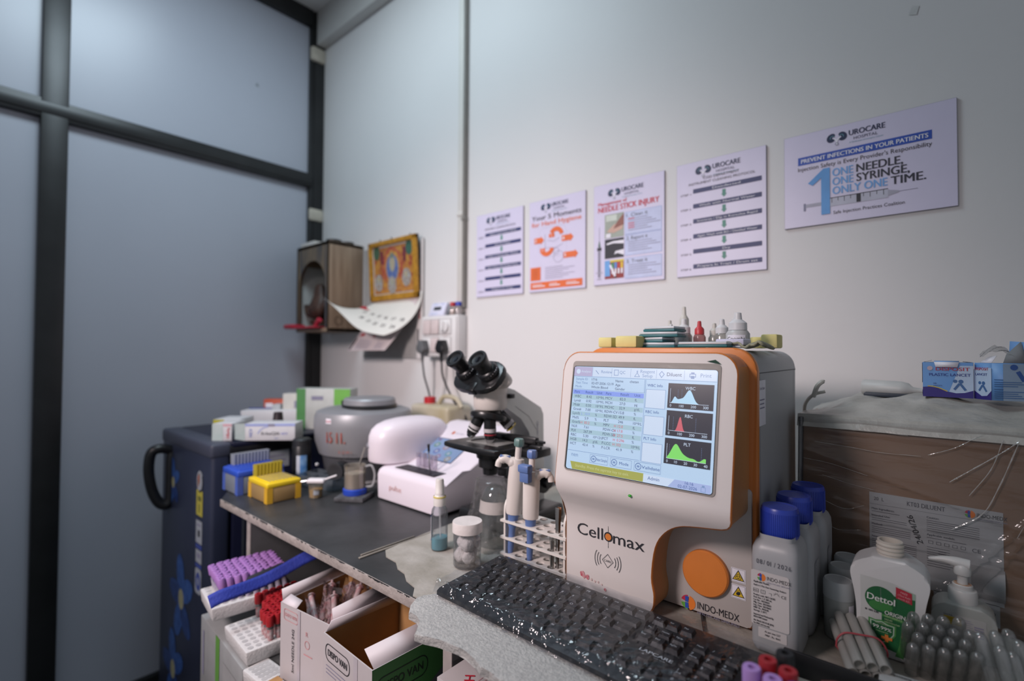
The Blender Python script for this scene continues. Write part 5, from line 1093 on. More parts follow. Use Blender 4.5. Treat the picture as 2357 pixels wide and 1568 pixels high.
for (x, y, z, r) in ((-.009, -.006, .018, .0135), (.010, -.004, .017, .013), (0, .008, .02, .014), (-.008, .002, .040, .014), (.008, -.006, .041, .013), (.009, .009, .043, .012)):
    b = MB(T(1.645 + x, -.598 + y, B + .003 + z)).grid(lambda u, v: ((lambda a, p, q: (q * sin(p) * cos(a), q * sin(p) * sin(a), q * cos(p)))(2 * pi * u, pi * v, r * (1 + .12 * sin(6 * pi * u + z * 300) * sin(3 * pi * v)))), 16, 10, cot)
    tag(b.build('cotton_ball'), 'white cotton ball inside the clear lidded jar', 'cotton ball', 'cotton balls in the jar')
t = thing('glass_flask', 'upturned glass flask with a white band under clear film', 'flask', (1.612, -.487, B + .003))
MB().lathe([(.0345, 0), (.0335, .02), (.031, .06), (.0285, .085), (.0255, .1), (.019, .112), (.009, .118), (0, .119)], clear('flask_glass', '#dfe3e4', .12, .1, '#9fa5a6'), 36).build('flask', t)
MB().lathe([(.0322, .066), (.0320, .066), (.0296, .090), (.0298, .090)], mat('flask_band', '#cfc8c4', .5), 36).build('band', t)
filmm = clear('wrinkled_film', '#f2f2f2', .05, .05, '#c9c9c9', .08, bump=.7, bscale=40)
def bag(u, v):
    a = 2 * pi * u; r = .040 + .034 * v ** 1.6 * (1 + .5 * max(0, cos(a - 3.3))) + .004 * sin(7 * a + 4 * v) * v + .003 * sin(13 * a - 9 * v) * v
    return (r * cos(a), r * sin(a) * .75, .125 * (1 - v) ** 1.25 + .001 + .004 * sin(5 * a) * v * (1 - v))
bm_ = MB(T(1.606, -.487, B + .004)).grid(bag, 48, 14, filmm)
bm_.lathe([(.040, .1255), (.03, .129), (.012, .131), (0, .1312)], filmm, 24, sy=.75)
tag(bm_.build('plastic_film', sharp=25), 'crumpled clear plastic film draped over the upturned flask', 'film')

# ================================================================ tube rack with pipettes
rkm = mat('rack_plastic', '#d3ccc6', .45, var=.015)
def perf(b, x0, y0, nx, ny, cx, cy, r, z0, z1, m):
    n = 16
    for i in range(nx):
        for j in range(ny):
            X, Y = x0 + cx * (i + .5), y0 + cy * (j + .5); vs = []; fs = []
            for z in (z0, z1):
                for k in range(n):
                    a = 2 * pi * k / n; c, s = cos(a), sin(a); vs.append((X + r * c, Y + r * s, z))
                for k in range(n):
                    a = 2 * pi * k / n; c, s = cos(a), sin(a); q = 1 / max(abs(c), abs(s))
                    vs.append((X + cx / 2 * max(-1, min(1, c * q)), Y + cy / 2 * max(-1, min(1, s * q)), z))
            for k in range(n):
                k2 = (k + 1) % n
                fs.append((k, k2, n + k2, n + k)); fs.append((2 * n + k, 2 * n + k2, 3 * n + k2, 3 * n + k)); fs.append((k, k2, 2 * n + k2, 2 * n + k)); fs.append((n + k, n + k2, 3 * n + k2, 3 * n + k))
            b.add(vs, fs, m)
    return b
t = thing('tube_rack', 'white three tier plastic tube rack holding pipettes beside the blood analyzer', 'tube rack', (1.752, -.512, B + .0025), -1)
for z in (.012, .042, .073):
    perf(MB(), -.075, -.032, 6, 3, .025, .0213, .0078, z, z + .004, rkm).build('perforated_shelf', t)
for sx in (-1, 1):
    n = 10; o_ = [(-.027, 0), (-.027, .095)] + [(-.027 * cos(pi * k / n), .095 + .027 * sin(pi * k / n)) for k in range(1, n)] + [(.027, .095), (.027, 0)]
    i_ = [(-.017, .0), (-.017, .09)] + [(-.017 * cos(pi * k / n), .09 + .017 * sin(pi * k / n)) for k in range(1, n)] + [(.017, .09), (.017, 0)]
    b = MB(frame((sx * .0685 - .002, 0, 0), (0, 1, 0), (0, 0, 1)))
    V4 = [(x, y, z) for z in (0, .004) for x, y in o_] + [(x, y, z) for z in (0, .004) for x, y in i_]; N_ = len(o_); F4 = []
    for k in range(N_ - 1):
        F4 += [(k, k + 1, N_ + k + 1, N_ + k), (2 * N_ + k, 2 * N_ + k + 1, 3 * N_ + k + 1, 3 * N_ + k), (k, k + 1, 2 * N_ + k + 1, 2 * N_ + k), (N_ + k, N_ + k + 1, 3 * N_ + k + 1, 3 * N_ + k)]
    F4 += [(0, N_, 3 * N_, 2 * N_), (N_ - 1, 2 * N_ - 1, 4 * N_ - 1, 3 * N_ - 1)]
    b.add(V4, F4, rkm); b.box(-.017, .017, 0, .088, .001, .003, rkm); b.build('end_frame', t)
pbl = mat('pipette_blue', '#5a72a4', .4, var=.02); pwh = mat('pipette_white', '#d3cbc5', .4, var=.012); pgn = mat('pipette_green', '#5f7c78', .45)
def pipette(name, label, base, top, capm, hook, ym_):
    zd = (Vector(top) - Vector(base)).normalized(); xd = -Vector(hook); xd = (xd - zd * xd.dot(zd)).normalized(); yd = zd.cross(xd)
    M = Matrix(((xd.x, yd.x, zd.x, base[0]), (xd.y, yd.y, zd.y, base[1]), (xd.z, yd.z, zd.z, base[2]), (0, 0, 0, 1))); L = (Vector(top) - Vector(base)).length
    t = thing(name, label, 'pipette', base, 0, 'pipettes in the tube rack'); Ml = T(*[-q for q in base]) @ M
    MB(Ml).lathe([(0, 0), (.0035, 0), (.0058, .02), (.0062, .056), (.0085, .062), (.0105, .085), (0, .085)], pbl, 18).build('shaft', t)
    MB(Ml).lathe([(0, .083), (.0138, .084), (.0148, .09), (.0155, .15), (.0145, L - .052), (.012, L - .038), (0, L - .036)], pwh, 10, sy=.85).build('body', t)
    MB(Ml).lathe([(0, L - .04), (.0058, L - .04), (.0058, L - .012), (0, L - .012)], pwh, 14).lathe([(0, L - .014), (.0085, L - .014), (.0095, L - .011), (.0095, L - .003), (.008, L), (0, L)], capm, 8).build('plunger', t)
    h = spline([(.0 , 0, L - .05), (-.012, 0, L - .044), (-.024, 0, L - .040), (-.034, 0, L - .046), (-.036, 0, L - .055)], 5)
    MB(Ml).tube([tuple(p) for p in h], [.010] * 6 + [.008] * 8 + [.006] * (len(h) - 14), pwh, 10).build('finger_hook', t)
    MB(Ml).box(-.034, -.014, -.005, .005, L - .0375, L - .0335, pbl, .0015).build('hook_pad', t)
    if ym_: MB(Ml @ RZ(150)).box(-.003, .003, -.0165, -.0125, .088, .115, mat('pipette_yellow', '#c79a4a', .5), .001).text('20-200', 0, 0, .004, ink).build('volume_label', t); MB(Ml @ RZ(165)).box(-.004, .004, -.0165, -.013, .125, .155, black, .001).build('volume_window', t)
    return t
pipette('pipette', 'white pipette with a grey green plunger, leftmost in the tube rack', (1.6915, -.532, B + .008), (1.7095, -.527, 1.152), pgn, (-.8, -.6, 0), True)
t = pipette('pipette', 'white pipette with a blue grey head in the middle of the tube rack', (1.7400, -.534, B + .008), (1.7410, -.528, 1.135), pbl, (.75, .5, 0), False)
MB(T(1.7405 - 1.7400, 0, 0)).box(-.012, .012, -.022, -.006, 1.098 - B - .008, 1.112 - B - .008, pbl, .003).box(-.010, .010, -.0185, -.006, 1.08 - B - .008, 1.1 - B - .008, pbl, .002).build('ejector_button', t)
pipette('pipette', 'white pipette half hidden by the left side of the blood analyzer', (1.8020, -.498, B + .008), (1.810, -.488, 1.105), pbl, (.3, .8, 0), False)
tag(MB().tube([(1.7915, -.536, B + .008), (1.7925, -.536, .985)], .0035, mat('steel', '#8f8d8a', .25, metal=.9), 10).build('steel_rod'), 'slim steel rod standing in the front row of the tube rack', 'rod')
t = thing('tweezers', 'steel tweezers with a brownish blade standing in the tube rack', 'tweezers', (1.800, -.532, B + .008))
MB().box(-.004, .004, -.0015, .0, 0, .115, mat('steel', '#8f8d8a', .25, metal=.9), .0005, taper=.35).build('blade', t); MB(RX(-3)).box(-.004, .004, .0, .0015, 0, .115, mat('bronze_steel', '#8a6248', .3, metal=.8), .0005, taper=.35).build('blade', t)
tag(MB().tube([(1.777, -.512, B + .02), (1.777, -.51, .998)], .0075, clear('tube_glass', '#e6eae8', .12, .06), 14).build('glass_tube'), 'short empty glass tube in the middle row of the tube rack', 'tube')

# ================================================================ keyboard under film
kb = mat('keyboard_black', '#232427', .45, var=.08, scale=20); kk = mat('key_black', '#2c2d30', .42, var=.06, scale=30); kl = mat('key_legend', '#e2e2e4', .5)
KX, KY, KZ = 1.708, -.727, B + .0142
t = thing('keyboard', 'black computer keyboard wrapped in clear plastic film in front of the blood analyzer', 'keyboard', (KX, KY, KZ), -1.2)
KW, KD = .452, .148
kz = lambda y: .011 + .007 * y / KD
b = MB(frame((0, 0, 0), (0, 1, 0), (0, 0, 1))); b.prism([(.0, .002), (.004, 0), (KD, 0), (KD, .018), (KD - .004, .0195), (.006, .0115), (.0, .008)], 0, KW, kb, .002); b.build('case', t)
def key(x, y, w, s, s2=''):
    z = kz(y + .009)
    b = MB(T(x, y, z) @ RX(2.7)).box(.0006, w - .0006, .0006, .0174, -.002, .0005, kk, .001)
    vs = [(.0012, .0012, .0003), (w - .0012, .0012, .0003), (w - .0012, .0172, .0003), (.0012, .0172, .0003), (.0032, .0042, .0055), (w - .0032, .0042, .0055), (w - .0032, .0162, .0058), (.0032, .0162, .0058)]
    b.add(vs, [(0, 1, 5, 4), (1, 2, 6, 5), (2, 3, 7, 6), (3, 0, 4, 7), (4, 5, 6, 7)], kk)
    if s: b.text(s, .0045, .0088 if len(s) < 3 else .0095, .0062 if len(s) < 3 else .004, kl, z=.0061)
    if s2: b.text(s2, .0045, .0048, .0036, kl, z=.0060)
    b.build('key', t)
U = .019; x0 = .008; y0 = .018
rows = [(0, [('Ctrl', 1.25), ('\u25A0', 1.25), ('Alt', 1.25), ('', 6.25), ('Alt', 1.25), ('\u25A0', 1.25), ('\u2261', 1.25), ('Ctrl', 1.25)]),
        (1, [('Shift', 2.25)] + [(c, 1) for c in 'ZXCVBNM,./'] + [('Shift', 2.75)]), (2, [('Caps', 1.75)] + [(c, 1) for c in "ASDFGHJKL;'"] + [('Enter', 2.25)]),
        (3, [('Tab', 1.5)] + [(c, 1) for c in 'QWERTYUIOP[]'] + [('\\', 1.5)]), (4, [(c, 1) for c in '`1234567890-='] + [('<--', 2)]),
        (5, [('Esc', 1), ('', -1)] + [('F%d' % k, 1) for k in (1, 2, 3, 4)] + [('', -.5)] + [('F%d' % k, 1) for k in (5, 6, 7, 8)] + [('', -.5)] + [('F%d' % k, 1) for k in (9, 10, 11, 12)])]
shifted = dict(zip("1234567890-=", "!@#$%^&*()_+"))
for r, ks in rows:
    x = x0
    for s, w in ks:
        if w < 0: x += -w * U; continue
        key(x, y0 + r * U + (.006 if r == 5 else 0), w * U, s, shifted.get(s, '') if r == 4 else ''); x += w * U
nx = x0 + 15 * U + .007
for j, r in enumerate((('Del', 'End', 'PgDn'), ('Ins', 'Home', 'PgUp'), ('Prt', 'Scr', 'Pau'))):
    for i, s in enumerate(r): key(nx + i * U, y0 + (3 + j) * U + (.006 if j == 2 else 0), U, s)
for i, s in enumerate(('<', 'v', '>')): key(nx + i * U, y0, U, s)
key(nx + U, y0 + U, U, '^')
px_ = nx + 3 * U + .007
for j, r in enumerate((('0', '', '.'), ('1', '2', '3'), ('4', '5', '6'), ('7', '8', '9'), ('Num', '/', '*'))):
    for i, s in enumerate(r):
        if j == 0 and i == 1: continue
        key(px_ + i * U, y0 + j * U, U * (2 if s == '0' else 1), s, {'7': 'Home', '1': 'End', '9': 'PgUp', '4': '<', '8': '^', '6': '>'}.get(s, ''))
for j, s in ((0, 'Ent'), (2, '+')): key(px_ + 3 * U, y0 + j * U, U, s)
key(px_ + 3 * U, y0 + 4 * U, U, '-')
Lf = T(nx + .002, y0 + 2.25 * U, kz(y0 + 2.3 * U) + .0006) @ RX(2.7)
MB(Lf).arc(.004, .003, .0035, 20, 340, .0008, kl, 0).arc(.0055, .003, .0025, 20, 340, .0006, kl, 0).text('LAPCARE', .011, 0, .0082, kl, width=.042, bold=.01, z=.0002).text('The best in your hands', .018, -.004, .0025, kl, width=.028, z=.0002).build('maker_mark', t)
MB().lathe([(0, 0), (.0022, 0), (.0022, .0004), (0, .0004)], black, 12, sx=1.4).at(T(0, 0, 0)).build('indicator', t).location = (px_ + U * 1.4, y0 + 5.7 * U, kz(.12) + .001)
kf = clear('keyboard_film', '#eef0f4', .04, .0, '#9fa3aa', .11, bump=.8, bscale=45, stretch=(1, .45, 1))
def kfilm(u, v):
    x = -.006 + (KW + .012) * u; y = -.004 + (KD + .01) * v
    z = kz(y) + .0085 + .0012 * sin(31 * u + 11 * v) * sin(17 * v + 23 * u) + (.0045 * max(0, sin(70 * u + 28 * v + 2 * sin(19 * u))) * max(0, sin(23 * u - 13 * v) + .45) + .002 * sin(131 * u - 57 * v)) * max(0, 1 - 1.6 * v) ** 2 + .002 * math.exp(-((u - .78 - .15 * (1 - v)) / .012) ** 2)
    if v < .06: z -= (.06 - v) / .06 * .017
    return (x, y, z)
MB().grid(kfilm, 170, 50, kf).build('plastic_wrap', t, sharp=180)
tag(MB().tube(spline([(2.062, -.552, .9245), (2.045, -.515, .9245), (2.03, -.48, .9245)], 5), .002, black, 8).build('keyboard_cable'), 'short black cable running under the orange front of the blood analyzer', 'cable')
# ================================================================ right end of the bench
BZ = B + .0026
milky = mat('milky_plastic', '#a6a8ab', .38, var=.012, sss=0.0); capb = mat('bottle_cap_blue', '#2b41a8', .35, var=.03)
def big_bottle(y, x, label, front):
    t = thing('reagent_bottle', label, 'bottle', (x, y, BZ), 0, 'square reagent bottles with blue caps')
    hw, hd = .0290, .0365
    MB().lathe([(0, 0), (.80, .0), (.93, .003), (1, .010), (1, .122), (.97, .134), (.86, .142), (.72, .146), (.72, .152)], milky, 48, sx=hw, sy=hd, sq=6).lathe([(.0205, .146), (.0205, .156)], milky, 28).build('bottle', t)
    cp = MB().lathe([(0, .147), (.0222, .147), (.0232, .149), (.0226, .183), (.021, .186), (.018, .186), (.0175, .1855), (0, .1855)], capb, 40)
    for k in range(0, 60): a = 2 * pi * k / 60; cp.tube([(.0233 * cos(a), .0233 * sin(a), .151), (.0228 * cos(a), .0228 * sin(a), .180)], .0005, capb, 4, False)
    cp.build('screw_cap', t)
    F = frame((0, -hd - .0003, 0), (1, 0, 0), (0, 0, 1))
    if front:
        lw = mat('bottle_label', '#c6c2c1', .5, var=.01)
        b = MB(F); x0, x1, z0, z1 = -.0265, .0185, .036, .107
        b.rect(x0, z0, x1, z1, lw, .0002, .003); medx(b, -.019, .0965, .0056)
        y_ = .091
        for s_, sz in (('Applicable Models :', .0036), ('Apply to 3-Part Auto Hematology Analyzer.', .0031)): b.text(s_, -.0235, y_, sz, ink, width=.020 if sz > .0035 else .039, bold=.01); y_ -= .0042
        b.line([(-.0235, .0785), (-.0175, .0785), (-.0175, .0828), (-.0235, .0828)], .0004, ink, .0006, True); b.text('IVD', -.0205, .0794, .003, ink, 'C'); b.line([(-.0145, .0785), (-.0095, .0785), (-.0095, .0828), (-.0145, .0828)], .0004, ink, .0006, True); b.rect(-.0122, .0785, -.0118, .0828, ink); b.line([(-.005, .081), (-.002, .081), (-.002, .078)], .0005, ink); b.arc(.004, .0805, .0022, 0, 180, .0005, ink)
        for a in range(0, 181, 36): b.line([(.004 + .0027 * cos(radians(a)), .0805 + .0027 * sin(radians(a))), (.004 + .004 * cos(radians(a)), .0805 + .004 * sin(radians(a)))], .0004, ink)
        b.text('CE', .0095, .079, .0052, ink)
        y_ = .074
        for s_, w_ in (('Product code: MKT-GR202', .026), ('Pack Size: 1 X 500 mL', .022), ('Lot No.: 20250603', .019), ('Mfg. Date: 20250603', .021), ('Exp. Date: 20270602', .021), ('MRP: Rs. 4950.00', .018), ('Storage: 2-30\u00b0C', .016)): b.text(s_, -.0235, y_, .0034, ink, width=w_, bold=.01); y_ -= .0034
        y_ -= .0016
        for s_, w_ in (('Imported and Marketed By:', .024), ('INDO-MIM Limited', .016)): b.text(s_, -.0235, y_, .0034, ink, width=w_, bold=.01); y_ -= .0035
        y_ -= .0012
        for s_, w_ in (('PN: P04.03.101143-00 (03A)', .024), ('For RFID card use only', .019)): b.text(s_, -.0235, y_, .0033, ink, width=w_, bold=.01); y_ -= .0034
        b.build('label', t)
        b = MB(F); b.rect(-.018, .0215, .0155, .0345, lw, .0002, .001); b.text('As per new GST', -.001, .0295, .0034, ink, 'C', width=.0185, bold=.01); b.text('MRP : Rs. 4641', -.001, .0248, .0034, ink, 'C', width=.0175, bold=.01); b.build('price_label', t)
        b = MB(F); x_ = -.020
        for s_ in ('0', '8', '/', '0', '1', '/', '2', '0', '2', '6'): b.text(s_, x_, .1165 - .06 * (x_ + .02) * .2, .0085, mat('pen_grey', '#55555e', .5), sx=.8); x_ += .0042
        b.build('handwritten_date', t)
    else:
        MB(frame((hw + .0003, 0, 0), (0, 1, 0), (0, 0, 1))).text('500 ML', -.01, .08, .008, greyp, rot=90).rect(-.02, .05, .01, .1, milky, .0001).build('side_print', t)
    return t
big_bottle(-.4985, 2.1420, 'nearest square white bottle with a blue cap, printed label and handwritten date', True)
big_bottle(-.4220, 2.1445, 'middle one of three square blue capped bottles, behind the labelled one', False)
big_bottle(-.3460, 2.1490, 'rearmost square blue capped bottle, closest to the wrapped carton', False)
sm_b = mat('small_bottle_body', '#9fa3a0', .42, var=.012); sm_c = mat('small_bottle_cap', '#b0b5b6', .42, var=.01)
def small_bottle(x, y, lab, h, mark=False):
    t = thing('small_bottle', lab, 'bottle', (x, y, BZ), 0, 'small translucent round bottles')
    MB().lathe([(0, 0), (.0155, 0), (.0175, .003), (.0178, h - .024), (.017, h - .021)], sm_b, 28).build('bottle', t)
    MB().lathe([(.0165, h - .024), (.0185, h - .0235), (.0184, h - .004), (.0165, h), (.0155, h), (.015, h - .0008), (0, h - .0008)], sm_c, 32).build('cap', t)
    if mark: MB(frame((.0178 * .6, -.0178 * .8, 0), (.8, .6, 0), (0, 0, 1))).patch(.003, .004, .013, .05, .0178, whitep).text('Sample', .009, .01, .008, ink, rot=90, z=.001, R=.0178).build('label', t)
small_bottle(2.1985, -.4220, 'front small translucent bottle with a frosted cap beside the labelled square bottle', .079, True)
small_bottle(2.1990, -.3760, 'second small translucent bottle, just behind the front one', .083)
small_bottle(2.1995, -.3300, 'rearmost small translucent bottle against the wrapped carton', .083)

# ---- liquid soap bottle without its pump
hwm = mat('soap_bottle_white', '#c9caca', .35, var=.01)
dg = mat('label_green', '#1d5a34', .4, h2='#276b3f', scale=14); dg2 = mat('label_green_light', '#4a8a4a', .4); dg3 = mat('label_green_dark', '#123f26', .4)
t = thing('soap_bottle', 'white liquid soap bottle with a green label and an open threaded neck', 'soap bottle', (2.2555, -.418, BZ))
def sil():
    r = [(.034, 0), (.0365, .004), (.0355, .02), (.0345, .04), (.0350, .06), (.0375, .08), (.0405, .095), (.0410, .104), (.0380, .113), (.030, .1195), (.0215, .124), (.0165, .127)]
    r = [(p.x, p.y) for p in spline([(a, c, 0) for a, c in r], 3)]
    return r + [(-a, c) for a, c in reversed(r)]
MB(frame((0, 0, 0), (1, 0, 0), (0, 0, 1))).prism(sil(), -.0225, .0225, hwm, .010, 4).build('bottle', t)
nk = MB(T(0.0005, 0, .119)); prof = [(.0165, 0), (.0165, .006), (.0135, .008)]
for k in range(3): prof += [(.0135, .0095 + .005 * k), (.0150, .011 + .005 * k), (.0150, .0125 + .005 * k), (.0135, .0138 + .005 * k)]
prof += [(.0138, .0245), (.0138, .0265), (.0115, .0265), (.0112, .0)]
nk.lathe(prof, mat('neck_plastic', '#c6c0b6', .45, var=.03, scale=60), 36).build('threaded_neck', t)
F = frame((0, -.0226, 0), (1, 0, 0), (0, 0, 1))
b = MB(F)
b.poly([(-.0305, .012), (.0275, .006), (.0265, .02), (.0265, .07), (.0275, .091), (.004, .098), (-.030, .1), (-.0295, .06), (-.0315, .03)], mat('label_pale', '#b9bcba', .4), .0001)
b.poly([(-.0075, .0135), (.0265, .0075), (.0262, .02), (.0262, .065), (.0268, .083), (.010, .083), (-.0075, .078)], dg, .0003)
b.poly([(.006, .083), (.0268, .083), (.0270, .0905), (.012, .094)], mat('label_fade', '#8fa596', .4), .00035)
b.poly([(.014, .0085), (.0265, .006), (.0263, .030), (.020, .036)], dg3, .0005)
b.poly([(.006, .0065), (.0145, .006), (.0155, .018), (.0175, .0335), (.0115, .034), (.0105, .022)], dg2, .0007)
b.poly([(-.0075, .0532), (.0262, .0488), (.0262, .0522), (-.0075, .0560)], dg2, .0006)
b.disc(-.0085, .0735, .0165, dg, .0008, ry=.0165, n=32); b.disc(-.0085, .0655, .0125, mat('ellipse_glow', '#3a7d3f', .4), .0009, ry=.0065, n=24); b.text('Dettol', -.0085, .0705, .0118, mat('soap_word', '#d3d6d3', .4), 'C', bold=.012, width=.029, rot=-3, z=.0012); b.rect(-.0087, .067, -.0077, .0885, mat('ellipse_stick', '#4d6a58', .4), .0011)
b.poly([(.0075, .0805), (.0235, .0765), (.0235, .0905), (.0075, .0945)], mat('offer_red', '#a9283a', .4), .0008)
for s_, y_ in (('FREE', .0875), ('175ml Refill', .0835), ('worth 63/-', .0795)): b.text(s_, .0155, y_, .0034, mat('offer_words', '#d6a0a4', .4), 'C', width=.007 if s_ == 'FREE' else .0125, rot=-10, z=.0012)
b.text('BE 100% SURE', -.0250, .0560, .0034, ink, width=.0145, bold=.01, rot=-4); b.text('ORIGINAL', -.0045, .0565, .0072, mat('soap_word', '#d3d6d3', .4), bold=.012, width=.0285, rot=-4, z=.0010); b.text('GERM DEFENCE', -.0045, .0535, .0030, mat('mint_word', '#b9d4a4', .4), width=.018, rot=-4, z=.0010)
for s_, y_ in (('LIQUID', .0495), ('HANDWASH & PUMP', .0462)): b.text(s_, -.0045, y_, .0028, mat('mint_word', '#b9d4a4', .4), width=.008 if s_ == 'LIQUID' else .0155, rot=-4, z=.0010)
shd = [(-.0215, .0475), (-.014, .0465), (-.0075, .0480), (0, .0450), (.0075, .0445), (.0070, .032), (.001, .0225), (-.0075, .0165), (-.0185, .0255), (-.0215, .036)]
b.poly(shd, dg2, .0008); cx_, cy_ = -.0072, .034; b.poly([(cx_ + (x - cx_) * .88, cy_ + (y - cy_) * .88) for x, y in shd], mat('shield_pale', '#a9c0ae', .4), .0010); b.poly([(cx_ + (x - cx_) * .78, cy_ + (y - cy_) * .78) for x, y in shd], dg, .0012)
b.text('99.99%', -.0075, .0360, .0062, mat('soap_word', '#d3d6d3', .4), 'C', bold=.012, width=.0195, rot=-6, z=.0016); b.text('PROTECTION FROM', -.0075, .0425, .0022, mat('mint_word', '#b9d4a4', .4), 'C', width=.014, rot=-4, z=.0016); b.text('OF ILLNESS CAUSING GERMS', -.0075, .0325, .0020, mat('mint_word', '#b9d4a4', .4), 'C', width=.013, rot=-4, z=.0016)
orc = mat('cross_orange', '#d97f3c', .4); b.poly([(-.0025 + x, .0265 + y) for x, y in ((-.0058, -.0018), (-.0018, -.0018), (-.0018, -.0046), (.0018, -.0046), (.0018, -.0018), (.0058, -.0018), (.0058, .0018), (.0018, .0018), (.0018, .0046), (-.0018, .0046), (-.0018, .0018), (-.0058, .0018))], orc, .0020)
b.text('32AB258', -.0265, .026, .0046, ink, rot=82); b.arc(-.0225, .0235, .0024, 0, 360, .0006, dg3); b.rect(-.0232, .021, -.0218, .026, dg3); b.rect(-.0255, .0175, -.0195, .018, greyp); b.rect(-.0255, .0155, -.019, .016, greyp)
b.build('label', t)
# ---- pump bottle behind it
gp = mat('pump_bottle_body', '#9fa29e', .35, var=.012); pwp = mat('pump_plastic', '#c0c0be', .4, var=.015)
t = thing('pump_bottle', 'translucent hand wash bottle with a white pump head in front of the wrapped carton', 'pump bottle', (2.3285, -.358, BZ))
def sil2():
    r = [(.029, 0), (.0315, .004), (.032, .03), (.0318, .048), (.0300, .0575), (.024, .0635), (.016, .0675)]
    r = [(p.x, p.y) for p in spline([(a, c, 0) for a, c in r], 3)]; return r + [(-a, c) for a, c in reversed(r)]
MB(frame((0, 0, 0), (1, 0, 0), (0, 0, 1))).prism(sil2(), -.020, .020, gp, .009, 4).build('bottle', t)
MB(T(0, 0, .065)).lathe([(0, 0), (.0145, 0), (.0150, .002), (.0148, .017), (.0140, .0185), (.0105, .019), (.0105, .024), (.0095, .025), (0, .025)], pwp, 36).build('collar', t)
MB(T(0, 0, .089)).lathe([(0, 0), (.0055, 0), (.005, .014), (0, .014)], pwp, 20).lathe([(0, .013), (.0085, .013), (.0090, .015), (.0088, .0235), (.007, .026), (0, .027)], pwp, 28).tube(spline([(.007, 0, .026), (-.008, 0, .0275), (-.020, .0, .0275), (-.034, 0, .0245)], 5), [.0075, .0075, .0072, .007, .0068, .0064, .006, .0056, .0052, .0048, .0044, .004, .0036, .0032, .003, .0026], pwp, 12).build('pump_head', t)
MB(T(0, 0, .0895)).lathe([(.0056, 0), (.0095, 0), (.0092, .0006), (.0056, .0008)], mat('rust_residue', '#a9704a', .7, h2='#bfae9c', scale=200), 24).build('residue_ring', t)
F = frame((0, -.0202, 0), (1, 0, 0), (0, 0, 1)); b = MB(F)
b.rect(-.0215, .003, .0215, .0545, mat('handwash_label', '#a9aaa8', .4), .0001, .002); b.rect(-.0195, .041, -.002, .051, mat('handwash_yellow', '#b3982c', .4)); 
for k in range(3): b.rect(-.0185, .043 + .0026 * k, -.004, .0434 + .0026 * k, mat('yellow_words', '#6e5c20', .5), .0006)
b.text('Hand Rub', -.0195, .0522, .0022, ink)
for k in range(8): b.rect(-.0195, .037 - .0029 * k, -.003 - .002 * (k % 3), .0376 - .0029 * k, greyp)
for k in range(6): b.rect(.0, .050 - .0026 * k, .007 + .002 * (k % 2), .0506 - .0026 * k, greyp)
for k in range(7): b.rect(.010, .050 - .003 * k, .019, .0515 - .003 * k, greyp) if k > 1 else None
b.disc(.003, .021, .003, mat('emblem_green', '#5d7a4e', .5)); b.disc(.003, .0215, .0015, whitep, .0007)
for k in range(5): b.rect(-.001, .015 - .0028 * k, .018, .0155 - .0028 * k, greyp)
b.disc(-.015, .0085, .0012, ink); b.disc(-.008, .0085, .0014, ink); b.build('label', t)

# ---- big wrapped carton and what lies on it
brown = mat('carton_brown', '#836853', .75, var=.05, scale=4)
t = thing('shrink_wrapped_carton', 'big brown diluent carton wrapped in clear stretch film at the right end of the bench', 'carton', (2.125, -.27, BZ))
MB().box(0, .38, 0, .245, 0, .285, brown, .003).build('box', t)
F = frame((0, -.0006, 0), (1, 0, 0), (0, 0, 1)); lbm = mat('carton_label', '#a3a6a9', .5, var=.012); lk = mat('carton_label_ink', '#4a4a54', .5)
b = MB(F); X0, X1, Z0, Z1 = .0965, .249, .045, .1725
b.poly([(X0, Z0 - .004), (X1, Z0 - .006), (X1, Z1 - .002), (X0, Z1)], lbm, .0001)
b.text('20  L', X0 + .006, Z1 - .012, .0075, lk, width=.0125); b.text('KT03 DILUENT', X0 + .047, Z1 - .013, .0095, lk, width=.044, bold=.006); medx(b, X1 - .040, Z1 - .0135, .0062)
b.rect(X0 + .001, Z1 - .0185, X1 - .001, Z1 - .0182, lk)
def para(x, y, title, n, w_):
    b.text(title, x, y, .0042, lk, bold=.012)
    for k in range(n): b.rect(x, y - .0035 - .003 * k, x + w_ * (1 - .25 * ((k * 3 + n) % 3) / 2), y - .0028 - .003 * k, lk)
    return y - .0075 - .003 * n
y_ = Z1 - .0265
for ti, n, w_ in (('Main Ingredients:', 1, .04), ('Intended Use:', 2, .058), ('Method:', 4, .055), ('Note:', 6, .055), ('Test Directions:', 6, .05)): y_ = para(X0 + .003, y_, ti, n, w_)
y_ = Z1 - .0265
for ti, n, w_ in (('Caution:', 6, .058), ('Applicable models:', 1, .05)): y_ = para(X0 + .07, y_, ti, n, w_)
for k in range(5): b.line([(X0 + .072 + .009 * k, y_ - .001), (X0 + .077 + .009 * k, y_ - .001), (X0 + .077 + .009 * k, y_ + .003), (X0 + .072 + .009 * k, y_ + .003)], .0004, lk, .0006, True)
b.text('CE', X0 + .12, y_ - .002, .008, lk); y_ -= .007
for k in range(9): b.rect(X0 + .07, y_ - .0034 * k, X0 + .07 + (.026 if k != 7 else .04), y_ + .0007 - .0034 * k, lk)
for k in range(4): b.rect(X0 + .083, y_ - .004 - .0034 * k, X0 + .092, y_ - .0033 - .0034 * k, lk)
b.text('24/04/26', X0 + .066, Z1 - .066, .0105, mat('marker_black', '#1d1d24', .5), rot=108, width=.042, bold=.01, z=.0009)
b.build('product_label', t)
MB(F).poly([(X0 + .077, Z0 - .034), (X0 + .148, Z0 - .036), (X0 + .148, Z0 - .005), (X0 + .077, Z0 - .004)], lbm, .0001).text('RMP 4.1', X0 + .084, Z0 - .014, .005, lk).text('324102700', X0 + .117, Z0 - .020, .006, lk).build('batch_label', t)
